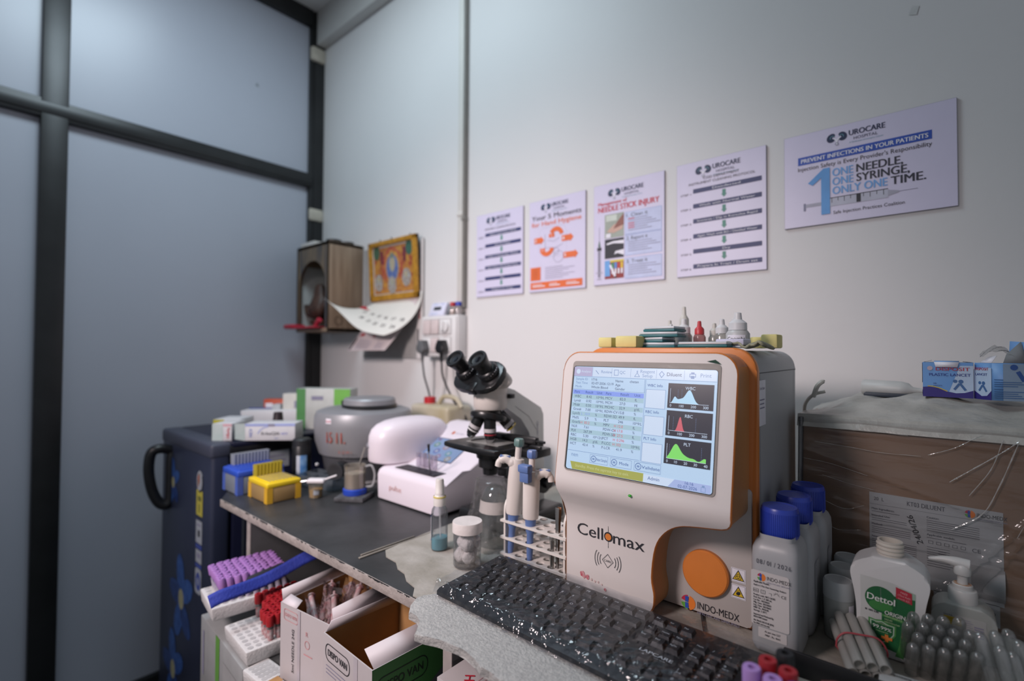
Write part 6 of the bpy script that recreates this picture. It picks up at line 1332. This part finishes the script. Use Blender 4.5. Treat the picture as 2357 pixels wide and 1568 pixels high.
b = MB(frame((.215, -.0009, .045), (1, 0, 0), (0, 0, 1))); b.grid(lambda u, v: (.035 * u, .045 * v, .006 * sin(pi * v) * u), 6, 6, mat('torn_label', '#8b8d8f', .5)); b.build('torn_flap', t)
wrapm = clear('stretch_wrap', '#f4f4f4', .03, .05, '#b9b9b9', .12, bump=.22, bscale=14, stretch=(1, 1, 5))
random.seed(9)
fold = [(random.uniform(-.1, .5), random.uniform(.02, .28), random.uniform(-.35, .2)) for k in range(10)]
def wr(u, v):
    x = -.003 + .386 * u; z = .285 * v; y = -.0025 - .0012 * sin(14 * z * 10 + 5 * x * 8) * .5
    for a, c, s in fold: y -= .0025 * math.exp(-((z - c - s * (x - a)) / .0022) ** 2)
    y -= .006 * math.exp(-((x - .30 - .35 * (.285 - z)) / .004) ** 2) * (z > .06) * 0 + .004 * math.exp(-(((x - .36) + .75 * (.28 - z)) / .0035) ** 2) + .003 * math.exp(-(((x - .345) + .55 * (.28 - z)) / .003) ** 2)
    return (x, y, z)
MB().grid(wr, 110, 80, wrapm).build('stretch_film', t, sharp=180)
fm = clear('film_fold', '#ffffff', .16, .30, '#d9d6d2', .12, bump=.4, bscale=60)
for r_, q in ((.0010, [(.265, .272), (.243, .250), (.193, .205)]), (.0010, [(.265, .270), (.245, .207), (.227, .165), (.194, .136)]), (.0005, [(.023, .244), (.077, .240), (.110, .237), (.161, .238)]), (.0005, [(.006, .214), (.045, .210), (.095, .198)]), (.0004, [(.033, .190), (.073, .181), (.103, .177)]), (.0006, [(.228, .278), (.200, .256), (.169, .241)]), (.0004, [(.056, .269), (.103, .269), (.146, .267)]), (.0008, [(.250, .273), (.237, .230), (.214, .189)]), (.0004, [(.01, .16), (.06, .14), (.09, .15)]), (.0004, [(.015, .13), (.05, .105), (.085, .11)]), (.0006, [(.29, .28), (.283, .20), (.262, .14)])):
    c_ = spline([(x, -.0062, z) for x, z in q], 7); n_f = len(c_)
    MB().tube(c_, [r_ * (.35 + .65 * abs(sin(3 + 5.3 * k / n_f * pi))) for k in range(n_f)], fm, 6).build('film_fold', t)
MB(T(.002, -.0035, .0)).tube([(0, 0, .02), (-.002, -.0, .15), (0, 0, .283)], .004, clear('film_edge', '#d0d0d0', .06, .35, '#55555a', .2), 8).build('film_edge', t)
topm = mat('bunched_film', '#aaa8a2', .38, spec=.6, h2='#94928c', scale=12, bump=.55, bscale=26, stretch=(1, 2, 1))
def topf(u, v):
    x = -.004 + .40 * u; y = -.006 + .252 * v
    k = min(1, v / .35); k = k * k * (3 - 2 * k)
    z = .288 + k * (.034 * (.55 + .45 * sin(pi * min(1, max(0, (u - .05) / .9)))) ) + .0025 * sin(24 * u + 9 * v) * k + .002 * sin(41 * u - 17 * v) * k - .022 * max(0, .18 - u) / .18 * k
    if v < .02: z = .268
    return (x, y, z)
MB().grid(topf, 70, 30, topm).build('bunched_top_film', t, sharp=180)
MB().tube(spline([(-.012, .10, .275), (-.004, .07, .30), (.012, .05, .318), (.03, .05, .325)], 5), .003, mat('film_twist', '#b5b3ac', .5), 8).tube(spline([(.012, .05, .315), (.02, .04, .335), (.03, .045, .345)], 4), [.004] * 8 + [.001], mat('film_twist', '#b5b3ac', .5), 8).build('film_twist', t)
PT = BZ + .324
lb1 = mat('lancet_blue', '#5f93cf', .45, h2='#7aa6d8', scale=8); lvi = mat('lancet_violet', '#332a78', .45); lpal = mat('lancet_pale', '#b3c6dd', .45); lfig = mat('lancet_figure', '#42699b', .45)
inn = mat('carton_inside_grey', '#7f8285', .7)
def open_box(M, L, D, H, body, inside, thick=.0008):
    """four walls and a floor, open at the top"""
    b = MB(M)
    b.box(0, L, 0, thick, 0, H, body).box(0, L, D - thick, D, 0, H, body).box(0, thick, thick, D - thick, 0, H, body).box(L - thick, L, thick, D - thick, 0, H, body).box(thick, L - thick, thick, D - thick, 0, thick, inside)
    e = .0002
    b.rect(0, 0, 0, 0, body)
    q = MB(M); q.add([(thick, thick + e, H), (L - thick, thick + e, H), (L - thick, thick + e, 0), (thick, thick + e, 0), (thick, D - thick - e, H), (L - thick, D - thick - e, H), (L - thick, D - thick - e, 0), (thick, D - thick - e, 0)], [(0, 1, 2, 3), (4, 5, 6, 7)], inside).add([(thick + e, thick, H), (thick + e, D - thick, H), (thick + e, D - thick, 0), (thick + e, thick, 0), (L - thick - e, thick, H), (L - thick - e, D - thick, H), (L - thick - e, D - thick, 0), (L - thick - e, thick, 0)], [(0, 1, 2, 3), (4, 5, 6, 7)], inside)
    return b, q
def figure(b, x, z, s):
    b.disc(x - .4 * s, z + .35 * s, .22 * s, lfig); b.disc(x + .15 * s, z + .32 * s, .25 * s, lfig); b.line([(x - .5 * s, z - .75 * s), (x + .02 * s, z + .05 * s)], .26 * s, lfig, .0006); b.line([(x + .05 * s, z + .1 * s), (x + .6 * s, z - .8 * s)], .26 * s, lfig, .0007)
t = thing('lancet_box', 'light blue plastic lancet box with a white front tab, left one on the wrapped carton', 'box', (2.288, -.205, PT), -3, 'lancet boxes on the wrapped carton')
o_, i_ = open_box(Matrix.Identity(4), .060, .034, .055, lb1, inn); o_.build('box', t); i_.build('inside', t)
b = MB(frame((0, -.0004, 0), (1, 0, 0), (0, 0, 1))); b.rect(.004, .030, .059, .0545, lpal, .0001) if False else None
b.poly([(.0, .0), (.060, 0), (.060, .012), (.05, .008), (.04, .007), (.03, .009), (.018, .0145), (.008, .016), (0, .015)], lvi); b.line([(.006, .0168), (.012, .0168), (.02, .0145), (.03, .0095)], .0014, mat('lancet_yellow', '#c2ac4a', .45), .0005); b.poly([(.032, .009), (.040, .007), (.05, .008), (.060, .012), (.060, .05), (.045, .05)], lpal, .00025)
b.text('DISPOSIT', .016, .042, .0075, mat('lancet_red', '#b0344a', .45), width=.040, bold=.012); b.disc(.009, .0455, .0035, mat('lancet_seal', '#b9a9b4', .5)); b.text('PLASTIC LANCET', .008, .0335, .0062, mat('lancet_navy', '#2e3f86', .45), width=.049, bold=.012); figure(b, .044, .0215, .012); b.text('100', .013, .0205, .003, lvi); b.text('LANCETS', .013, .0172, .0026, lvi); b.build('front_print', t)
MB(frame((-.0004, .034, 0), (0, -1, 0), (0, 0, 1))).rect(.002, .022, .032, .054, lpal).rect(.004, .002, .03, .01, lvi).build('side_print', t)
MB().add([(.014, -.0006, .0555), (.044, -.0006, .0555), (.042, -.0022, .0475), (.016, -.0022, .0475)], [(0, 1, 2, 3)], whitep).add([(.014, -.0006, .0555), (.044, -.0006, .0555), (.044, .004, .057), (.014, .004, .057)], [(0, 1, 2, 3)], lb1).build('front_tab', t, solid=.0004)
MB().add([(.001, .004, .055), (.001, .030, .055), (.010, .030, .0575), (.010, .004, .0575)], [(0, 1, 2, 3)], inn).build('dust_flap', t, solid=.0004); MB().add([(.059, .004, .055), (.059, .030, .055), (.048, .030, .0565), (.048, .004, .0565)], [(0, 1, 2, 3)], mat('carton_inside_dark', '#3b4046', .7)).build('dust_flap', t, solid=.0004)
t = thing('lancet_box', 'opened light blue lancet box with raised lid flaps, right one on the wrapped carton', 'box', (2.3555, -.226, PT), 0, 'lancet boxes on the wrapped carton')
MR = RZ(18)
def place_face(p0, p1): 
    return frame((p0[0], p0[1], 0), (p1[0] - p0[0], p1[1] - p0[1], 0), (0, 0, 1))
pa, pb, pc = (-.006, .022), (.012, 0), (.050, .008); pd = (pc[0] - pb[0] + pa[0], pc[1] - pb[1] + pa[1])
b = MB()
for p, q in ((pa, pb), (pb, pc), (pc, pd), (pd, pa)): b.add([(p[0], p[1], 0), (q[0], q[1], 0), (q[0], q[1], .055), (p[0], p[1], .055)], [(0, 1, 2, 3)], lb1)
b.build('box', t, solid=.0008)
b = MB(place_face(pa, pb) @ T(0, 0, .0007)); w_ = .0284; b.poly([(0, 0), (w_, 0), (w_, .014), (w_ * .75, .006), (w_ * .45, .005), (0, .013)], lvi); b.poly([(0, .013), (w_ * .45, .005), (w_ * .75, .006), (w_, .014), (w_, .048), (0, .045)], lpal, .0003); b.text('DISPOSIT', .002, .044, .006, mat('lancet_red', '#b0344a', .45), width=.022, bold=.012); b.text('LANCET', .003, .036, .005, mat('lancet_navy', '#2e3f86', .45), width=.019, bold=.012); figure(b, w_ * .5, .021, .011); b.build('side_print', t)
b = MB(place_face(pb, pc) @ T(0, 0, .0007)); b.rect(.012, 0, .0386, .054, mat('lancet_fade', '#8aa0b8', .45), .0001); b.disc(.024, .049, .0042, mat('lancet_dot', '#2f5496', .45)); b.line([(.028, .043), (.035, .029)], .005, mat('lancet_dot', '#2f5496', .45))
for k, y_ in enumerate((.030, .0265, .0235, .0205, .016, .0125, .0095, .0065, .0035)): b.rect(.002, y_, .012 if k in (0, 4) else .028 + .004 * (k % 3), y_ + .0011, lfig, .0006)
b.build('front_print', t)
b = MB()
b.add([(pc[0], pc[1], .055), (pd[0], pd[1], .055), (pd[0] + .002, pd[1] + .004, .088), (pc[0] - .003, pc[1] + .004, .086)], [(0, 1, 2, 3)], lb1); b.build('raised_lid', t, solid=.0008)
b = MB(); b.add([(pb[0] + .012, pb[1] + .003, .054), (pc[0], pc[1], .055), (pc[0] - .006, pc[1] + .006, .087), (pb[0] + .026, pb[1] + .01, .080), (pb[0] + .016, pb[1] + .008, .068)], [(0, 1, 2, 3, 4)], inn); b.build('lid_flap', t, solid=.0006)
b = MB(); b.add([(pa[0] + .006, pa[1] - .006, .055), (pb[0], pb[1] + .002, .055), (pb[0] + .006, pb[1] + .006, .066), (pa[0] + .016, pa[1] - .004, .064)], [(0, 1, 2, 3)], whitep); b.build('dust_flap', t, solid=.0005)
b = MB(); b.grid(lambda u, v: (pa[0] + .006 + .04 * u, pa[1] - .002 - .012 * v, .055 + .026 * sin(pi * (.15 + .75 * u)) * (1 - .3 * v) + .002 * sin(20 * u + 9 * v)), 12, 6, clear('lid_film', '#e0e0e0', .07, .35, '#a9a9a9', .2, bump=.4)); b.build('inner_film', t)
t = thing('squeeze_bottle', 'pale plastic bottle lying on its side left of the lancet boxes', 'bottle', (2.2, -.115, PT - .011))
M = axis((0, 0, .0165), (.09, -.015, .0145))
MB(M).lathe([(0, 0), (.013, 0), (.0145, .002), (.0145, .058), (.012, .068), (.006, .074), (.004, .09), (0, .09)], mat('squeeze_plastic', '#b5b6b3', .45), 24).build('bottle', t)
tag(MB(T(2.205, -.16, PT - .008)).box(0, .075, 0, .05, 0, .006, mat('dark_booklet', '#25303d', .5), .001).build('booklet'), 'flat dark booklet poking out below the lying squeeze bottle', 'booklet')
# ---- foreground clutter at the lower right corner
clt = clear('tube_plastic', '#eff1f1', .13, .11, '#d5d7d6', .10)
def round_tube():
    t = thing('plastic_tube', 'x', 'tube', (0, 0, 0), 0, 'round bottomed tubes in the lower right corner')
    MB().lathe([(.0062, -.075), (.0066, -.074), (.0064, -.012), (.0060, -.006), (.0045, -.002), (.0022, -.0003), (0, 0)], clt, 16).build('tube_wall', t); return t
proto = round_tube(); first = True
ax_ = Vector((.06, -.62, .78)).normalized(); q_ = Vector((0, 0, 1)).rotation_difference(ax_)
e1 = Vector((.96, .26, -.008)); e1 = (e1 - ax_ * e1.dot(ax_)).normalized(); e2 = ax_.cross(e1)
def put_tube(p, q, lab):
    global first
    o = proto if first else dup(proto); first = False
    o.location = p; o.rotation_euler = q.to_euler(); o['label'] = lab
c0 = Vector((2.306, -.482, .992)); n_ = 0
for j in range(4):
    for i in range(4 if j % 2 == 0 else 5):
        a = (i - (1.5 if j % 2 == 0 else 2)) * .0142; c = (1.5 - j) * .0124
        p = c0 + e1 * a + e2 * c + ax_ * random.uniform(-.002, .002); n_ += 1
        put_tube(p, q_, 'clear round bottomed tube upside down in the cluster left of the leaning tubes')
a2 = Vector((-.22, .10, .95)).normalized(); q2 = Vector((0, 0, 1)).rotation_difference(a2)
for k, (x, y, z) in enumerate(((2.3345, -.476, 1.003), (2.3475, -.464, 1.004), (2.3590, -.450, 1.004), (2.3665, -.462, 1.000), (2.3500, -.485, .998), (2.3600, -.482, .994))):
    put_tube(Vector((x + .004, y, z)), q2, 'clear round bottomed tube leaning to the left at the right edge of the photo')
# banded bundle of frosted straws
wtube = clear('frosted_tube', '#ececea', .08, .42, '#d0d0cb', .25)
d_ = Vector((.032, -.092, -.012)).normalized(); s_ = Vector((1, .35, 0)).normalized(); up_ = s_.cross(d_) * -1
i_ = 0
for (a, c) in ((0, 0), (.0128, .0), (.0256, .0), (.0384, 0.0), (.0064, .011), (.0192, .011), (.032, .011)):
    p = Vector((2.196, -.447, .951)) + s_ * a + Vector((0, 0, c))
    t = thing('frosted_tube', 'frosted plastic tube in the bundle held by the red rubber band', 'tube', p, 0, 'banded frosted tubes')
    M = axis((0, 0, 0), d_ * .095)
    MB(M).lathe([(.0052, 0), (.0062, 0), (.0062, .095), (.0052, .095), (.0052, 0)], wtube, 16).build('tube_wall', t)
def bp(f, a, c): return Vector((2.196, -.447, .951)) + d_ * f + s_ * a + Vector((0, 0, c))
rbm = mat('rubber_red', '#a5434c', .5)
rb_ = [bp(.05, -.0075, 0), bp(.05, -.006, .010), bp(.05, .002, .0185), bp(.05, .019, .0195), bp(.05, .036, .0185), bp(.05, .0445, .009), bp(.05, .046, -.002), bp(.05, .036, -.0075), bp(.05, .002, -.0075), bp(.05, -.0075, 0)]
tag(MB().tube(spline(rb_, 5), .0011, rbm, 8).build('rubber_band'), 'red rubber band round the bundle of frosted tubes', 'rubber band')
tag(MB(T(2.158, -.552, B + .003)).box(0, .13, -.004, 0, 0, .028, mat('black_card', '#101114', .4), .0006).box(0, .13, 0, .03, 0, .002, mat('black_card', '#101114', .4)).build('black_tray'), 'upright black plastic tray edge in front of the labelled square bottle', 'tray')
t = thing('reagent_leaflet_box', 'white kit box with upside down lettering at the bottom right', 'box', (2.252, -.545, B + .003), 3)
MB().box(0, .07, 0, .03, 0, .022, mat('leaflet_white', '#a9abab', .5), .001).build('box', t)
MB(T(0, 0, .0224)).text('RAPIDKY Monosert', .060, .024, .0075, mat('leaflet_ink', '#33353b', .5), rot=180, width=.052, bold=.01).arc(.035, .006, .012, 20, 160, .0016, mat('leaflet_ink', '#33353b', .5)).build('print', t)
# capped blood tubes right in front
def btube(x, y, m, lab):
    t = thing('blood_tube', lab, 'blood tube', (x, y, B + .0142), 0, 'capped blood tubes in the foreground')
    MB().lathe([(0, 0), (.004, .001), (.006, .006), (.006, .072)], clear('tube_glass', '#e6eae8', .12, .06), 18).build('tube', t)
    MB().lathe([(.0058, .066), (.0078, .066), (.0082, .068), (.0082, .0865), (.0074, .0885), (.0034, .0885), (.0034, .079), (0, .079)], m, 28).build('cap', t)
pur = mat('cap_purple', '#b18acb', .45, var=.02); red_ = mat('cap_red', '#a3242c', .45, var=.03); blu_ = mat('cap_royal_blue', '#3c3796', .45)
btube(2.1715, -.745, pur, 'blood tube with a purple cap, leftmost of the foreground group')
btube(2.1905, -.750, pur, 'blood tube with a purple cap in the middle of the foreground group')
btube(2.1800, -.722, red_, 'blood tube with a red cap behind the left purple one'); btube(2.1985, -.728, red_, 'blood tube with a red cap on the right of the foreground group')
btube(2.2085, -.750, blu_, 'blood tube with a dark blue cap at the bottom edge of the photo'); btube(2.1900, -.700, mat('cap_black', '#1f2023', .5), 'blood tube with a black cap half hidden by the black tray')
tag(MB().tube(spline([(2.205, -.60, .952), (2.225, -.605, .96), (2.245, -.62, .955), (2.25, -.64, .94)], 6), .0012, mat('dark_red_wire', '#4a1518', .5), 6).build('thin_wire'), 'thin dark red wire curving in front of the black tray', 'wire')
# ================================================================ under the bench
wcard = mat('syringe_carton_white', '#b9b3b4', .55, var=.012); cbd = mat('cardboard_inside', '#a87d4e', .8, var=.06, scale=20); flapm = mat('flap_white', '#cfc6c9', .55, var=.01)
tag(MB().box(1.0, 1.69, -.84, -.695, .48, .50, mat('lower_board', '#3a3a3d', .8), .001).build('lower_board'), 'dark board pulled out under the bench carrying the cartons', 'board')
LB = .5005
tag(MB(T(1.30, -.79, LB)).box(0, .355, 0, .15, 0, .128, mat('plain_brown_carton', '#9c7a55', .7), .002).build('plain_carton'), 'plain brown carton below the two open syringe cartons', 'carton')
def syringe_carton(name, label, loc, rz, L, D, H, side, deco, flaps):
    t = thing(name, label, 'carton', loc, rz, 'open syringe cartons under the bench')
    b, q = open_box(Matrix.Identity(4), L, D, H, wcard, cbd, .002); b.build('box', t); q.build('cardboard_lining', t)
    if side: MB(frame((L + .0003, 0, 0), (0, 1, 0), (0, 0, 1))).rect(0, 0, D, H, side, .0002).build('side_sheet', t)
    d = MB(frame((0, -.0004, 0), (1, 0, 0), (0, 0, 1))); deco(d, L, H); d.build('print', t)
    for pts in flaps:
        MB().add(pts, [(0, 1, 2, 3)], flapm).build('flap', t, solid=.0012)
    return t
pr_ = mat('faint_red_print', '#c58a8c', .6)
def dA(d, L, H):
    d.line(rrect(.012, H - .028, .055, H - .008, .005), .0012, pr_, closed=True); d.text('DISPO VAN', .0335, H - .021, .009, pr_, 'C', width=.037, bold=.01)
    d.text('HYPODERMIC SYRINGE', .142, H - .165, .013, redp, rot=90, width=.15, bold=.01); d.text('5ml NEEDLE 24G', .045, H - .12, .010, ink, rot=90, width=.08, bold=.01)
    d.arc(.085, H - .055, .007, 0, 360, .0012, pr_); d.text('R', .081, H - .04, .012, pr_); d.rect(.075, H - .075, .1, H - .073, pr_); d.rect(.056, 0, .064, H, mat('tape_clear', '#b3adb2', .3), .0006)
tA = syringe_carton('syringe_carton', 'left open white syringe carton with red lettering and pouches inside', (1.338, -.797, .63), 7, .156, .158, .20, None, dA,
    [[(0, .004, .2), (0, .155, .2), (-.004, .155, .222), (-.004, .004, .222)], [(.154, .004, .2), (.154, .155, .2), (.146, .155, .226), (.146, .006, .226)], [(.002, 0, .2), (.05, 0, .2), (.046, .016, .208), (.006, .018, .209)]])
MB(frame((-.004, .02, .2005), (0, 1, 0), (-.18, 0, 1))).text('7', .0, .004, .016, ink).build('flap_print', tA)
dvm = mat('syringe_carton_green', '#3f7a3c', .5, var=.04)
def dB(d, L, H):
    d.line(rrect(.01, H - .040, .088, H - .012, .012), .0016, ink, closed=True); d.text('DISPO VAN', .049, H - .031, .0155, ink, 'C', width=.062, bold=.012)
    for k in range(3): d.rect(.012, H - .050 - .006 * k, .085 - .02 * k, H - .0485 - .006 * k, greyp)
    d.rect(.10, 0, .112, H, mat('tape_clear', '#b3adb2', .3), .0002); d.text('SINGLE USE SYRINGE', .143, H - .165, .013, ink, rot=90, width=.14, bold=.01)
tB = syringe_carton('syringe_carton', 'right open syringe carton with a green side and a folded white flap', (1.4965, -.797, .63), -2, .153, .156, .20, dvm, dB,
    [[(.002, .004, .2), (.002, .153, .2), (.008, .153, .219), (.008, .01, .219)], [(.152, .004, .2), (.152, .153, .2), (.128, .150, .222), (.128, .002, .222)]])
d = MB(frame((.1536, 0, 0), (0, 1, 0), (0, 0, 1))); d.line(rrect(.006, .150, .105, .182, .014), .0018, mat('green_ink', '#15261a', .5), closed=True); d.text('DISPO VAN', .0555, .160, .019, mat('green_ink', '#15261a', .5), 'C', width=.080, bold=.012); d.rect(.01, .141, .09, .143, mat('green_ink', '#15261a', .5)); d.poly([(.03, 0), (.156, 0), (.156, .155), (.11, .13)], mat('sheet_grey', '#5a5d62', .5), .0002); d.text('Syringe', .08, .115, .010, mat('green_ink', '#15261a', .5)); d.build('side_print', tB)
pouch = clear('pouch_film', '#d9cdd0', .12, .38, '#9a9496', .15, bump=.5, bscale=60)
for k, (x, y, z, a, rz) in enumerate(((1.395, -.700, .775, 62, 62), (1.402, -.735, .785, 58, 75), (1.430, -.715, .775, 50, 58), (1.41, -.76, .785, 64, 88), (1.440, -.745, .775, 55, 80))):
    t = thing('syringe_pouch', 'clear blister pouch with a pinkish syringe sticking out of the left open carton', 'pouch', (x, y, z), 0, 'syringe pouches in the left carton')
    t.rotation_euler = (radians(-a), radians(a * .6), radians(rz))
    MB().grid(lambda u, v: (-.02 + .04 * u, .004 * sin(pi * u) + .002 * sin(9 * v), .115 * v), 8, 10, pouch).build('film', t)
    MB().lathe([(0, .012), (.006, .012), (.006, .085), (.0095, .086), (.0095, .088), (.003, .089), (.003, .1), (0, .1)], mat('syringe_pink', '#a0686c', .4, h2='#a9a0a2', scale=90), 14).build('syringe', t)
# ---- foam trays and vacuum tubes
fo = mat('tray_foam', '#c9c7c6', .8, var=.03, scale=80, bump=.2, bscale=200)
def foam_tray(label, loc, rz, L, D, H, nx, ny):
    t = thing('foam_tray', label, 'tray', loc, rz, 'white foam tube trays')
    MB().box(0, L, 0, D, 0, H, fo, .004, 2, .96).build('block', t)
    b = MB(T(0, 0, H))
    for i in range(nx):
        for j in range(ny): b.disc(.0125 + (L - .025) * i / (nx - 1), .0125 + (D - .025) * j / (ny - 1), .0058, mat('tray_socket', '#aeacac', .8), .0003, n=10)
    b.build('socket_pattern', t); return t
foam_tray('white foam tray holding the purple capped tubes beside the refrigerator', (1.0, -.828, .732), -8, .125, .172, .030, 7, 10)
foam_tray('white foam tray holding the red capped tubes', (1.128, -.822, .690), -4, .140, .165, .030, 8, 10)
tag(MB(T(1.268, -.835, LB) @ RZ(4)).box(0, .072, 0, .05, .0, .165, mat('filler_box_grey', '#8f8c8b', .7), .002).build('small_carton'), 'small grey carton wedged upright between the trays and the syringe cartons', 'carton')
foam_tray('small white foam tray in front of the red capped tubes', (1.266, -.838, .667), 4, .075, .052, .024, 5, 4)
glassm = clear('vacuum_tube_glass', '#dcdcdc', .10, .22, '#a5a2a3', .12)
def vtube(m, capname, lab, grp, rlabel=None):
    t = thing('vacuum_tube', lab, 'blood tube', (0, 0, 0), 0, grp)
    MB().lathe([(0, 0), (.004, .001), (.0058, .005), (.0058, .055)], glassm, 12).build('tube', t)
    if rlabel: MB().lathe([(.0059, .012), (.0060, .012), (.0060, .044), (.0059, .044)], rlabel, 12).build('label', t)
    MB().lathe([(.0055, .05), (.0074, .05), (.0078, .052), (.0078, .069), (.0070, .071), (.0030, .071), (.0030, .066), (0, .066)], m, 14).build('cap', t)
    return t
vp = vtube(mat('cap_lilac', '#a97cc0', .5, var=.03), 'lilac', 'purple capped blood tube standing in the upper foam tray', 'purple capped tubes in the foam tray', mat('tube_label_lilac', '#b5b0b8', .5, h2='#8f86a4', scale=120))
vr = vtube(mat('cap_crimson', '#a01820', .5, var=.03), 'red', 'red capped blood tube standing in the lower foam tray', 'red capped tubes in the foam tray', mat('tube_label_pink', '#c0b4b4', .5, h2='#a05a5c', scale=120))
random.seed(21)
def fill(proto, org, rz, nx, ny, x0, y0, px, py, z, skip=(), lean=(0, 0)):
    c, s = cos(radians(rz)), sin(radians(rz)); f = True
    for j in range(ny):
        for i in range(nx):
            if (i, j) in skip: continue
            x = x0 + px * i; y = y0 + py * j
            p = (org[0] + x * c - y * s, org[1] + x * s + y * c, z + random.uniform(-.001, .001))
            rot = (radians(lean[0] + random.uniform(-1, 1)), radians(lean[1] + random.uniform(-1, 1)), 0)
            if f: proto.location = p; proto.rotation_euler = rot; f = False
            else: dup(proto, p, rot=rot)
fill(vp, (1.0, -.828), -8, 7, 9, .0135, .032, .0160, .0158, .742, lean=(7, -9))
fill(vr, (1.128, -.822), -4, 8, 7, .0125, .052, .0162, .0160, .699, skip=[(i, 0) for i in (0, 1, 2, 3, 4)] + [(1, 1), (2, 1)], lean=(2, -2))
def sp(u, v):
    c = spline([(1.160, -.862, .795), (1.165, -.825, .800), (1.160, -.75, .806), (1.165, -.67, .822), (1.185, -.60, .838)], 8)
    k = u * (len(c) - 1); i = min(int(k), len(c) - 2); p = c[i].lerp(c[i + 1], k - i); w = .027 * (v - .5); return (p.x - .54 * w, p.y - .1 * w, p.z + .83 * w + .003 * sin(9 * u))
tag(MB().grid(sp, 30, 4, mat('strap_blue', '#27389a', .7, var=.06, scale=200, bump=.2)).build('tourniquet_strap', solid=.002), 'dark blue tourniquet strap lying across the purple and red tube trays', 'strap')
tag(MB().tube(spline([(1.085, -.81, .775), (1.12, -.76, .80), (1.14, -.70, .815)], 6), .006, mat('strap_black', '#1c1f2c', .7), 8).build('strap_loop'), 'black strap end lying beside the blue tourniquet', 'strap')
# ---- lower cartons
t = thing('glove_carton', 'white and green carton carrying the foam tube trays at the bottom left', 'carton', (.972, -.815, LB), -4)
MB().box(0, .29, 0, .19, 0, .187, mat('grey_white_carton', '#8f9090', .6), .002).build('box', t)
MB(frame((0, -.0004, 0), (1, 0, 0), (0, 0, 1))).rect(.118, 0, .145, .187, mat('carton_green_edge', '#5f9440', .5)).rect(.0, .0, .118, .03, mat('carton_green_edge', '#5f9440', .5)).rect(.02, .06, .03, .16, greyp).rect(.17, .08, .27, .15, mat('carton_pale', '#9a9a9a', .6)).build('print', t)
MB(frame((-.0004, .19, 0), (0, -1, 0), (0, 0, 1))).rect(.04, .05, .14, .15, mat('carton_pale', '#9a9a9a', .6)).rect(0, 0, .19, .03, mat('carton_green_edge', '#5f9440', .5)).build('side_print', t)
def mark(d, x, y, s, rot=0):
    d.text('HMD', x, y, s, redp, bold=.012, rot=rot)
t = thing('needle_carton', 'white needle carton with red lettering below the left syringe carton', 'carton', (1.355, -.905, LB), 4, 'white and red needle cartons')
MB().box(0, .16, 0, .10, 0, .197, wcard, .001).box(-.0006, .02, -.0006, .1, .05, .1976, mat('brown_tape', '#b58a5a', .4), .001).box(.118, .16, .0, .1006, .05, .1978, mat('brown_tape', '#b58a5a', .4), .001).build('box', t)
d = MB(T(0, 0, .1982)); mark(d, .04, .06, .024, -35); d.line([(.085, .055), (.11, .02)], .006, redp, .0006); d.build('print', t)
t = thing('needle_carton', 'white needle carton with red bars and lettering under the foam sheet', 'carton', (1.728, -.742, .50), 0, 'white and red needle cartons')
MB().box(0, .25, 0, .098, 0, .325, wcard, .001).build('box', t)
d = MB(T(0, 0, .3253))
mark(d, .030, .030, .022, -52)
for k in range(9): d.rect(.052 + .0075 * k, .060, .057 + .0075 * k, .074, redp); d.rect(.052 + .0075 * k, .052 - .002 * (k % 3), .056 + .0075 * k, .053, pr_); d.rect(.054 + .0075 * k, .030, .0548 + .0075 * k, .050, pr_)
for k in range(12): d.rect(.130 + .0075 * k, .040, .135 + .0075 * k, .054, redp)
d.build('print', t)
MB(frame((-.0004, .098, 0), (0, -1, 0), (0, 0, 1))).text('NEEDLES', .02, .25, .018, redp).build('side_print', t)
tag(MB(T(1.15, -.42, .503)).lathe([(0, 0), (.12, .0), (.15, .05), (.155, .12), (.14, .19), (.09, .235), (.04, .25), (0, .255)], mat('dark_sack', '#3a3a40', .55, var=.08, scale=12, bump=.4, bscale=14), 32, sx=1.0, sy=.8).build('dark_sack'), 'dark grey plastic sack in the shade under the bench', 'sack')
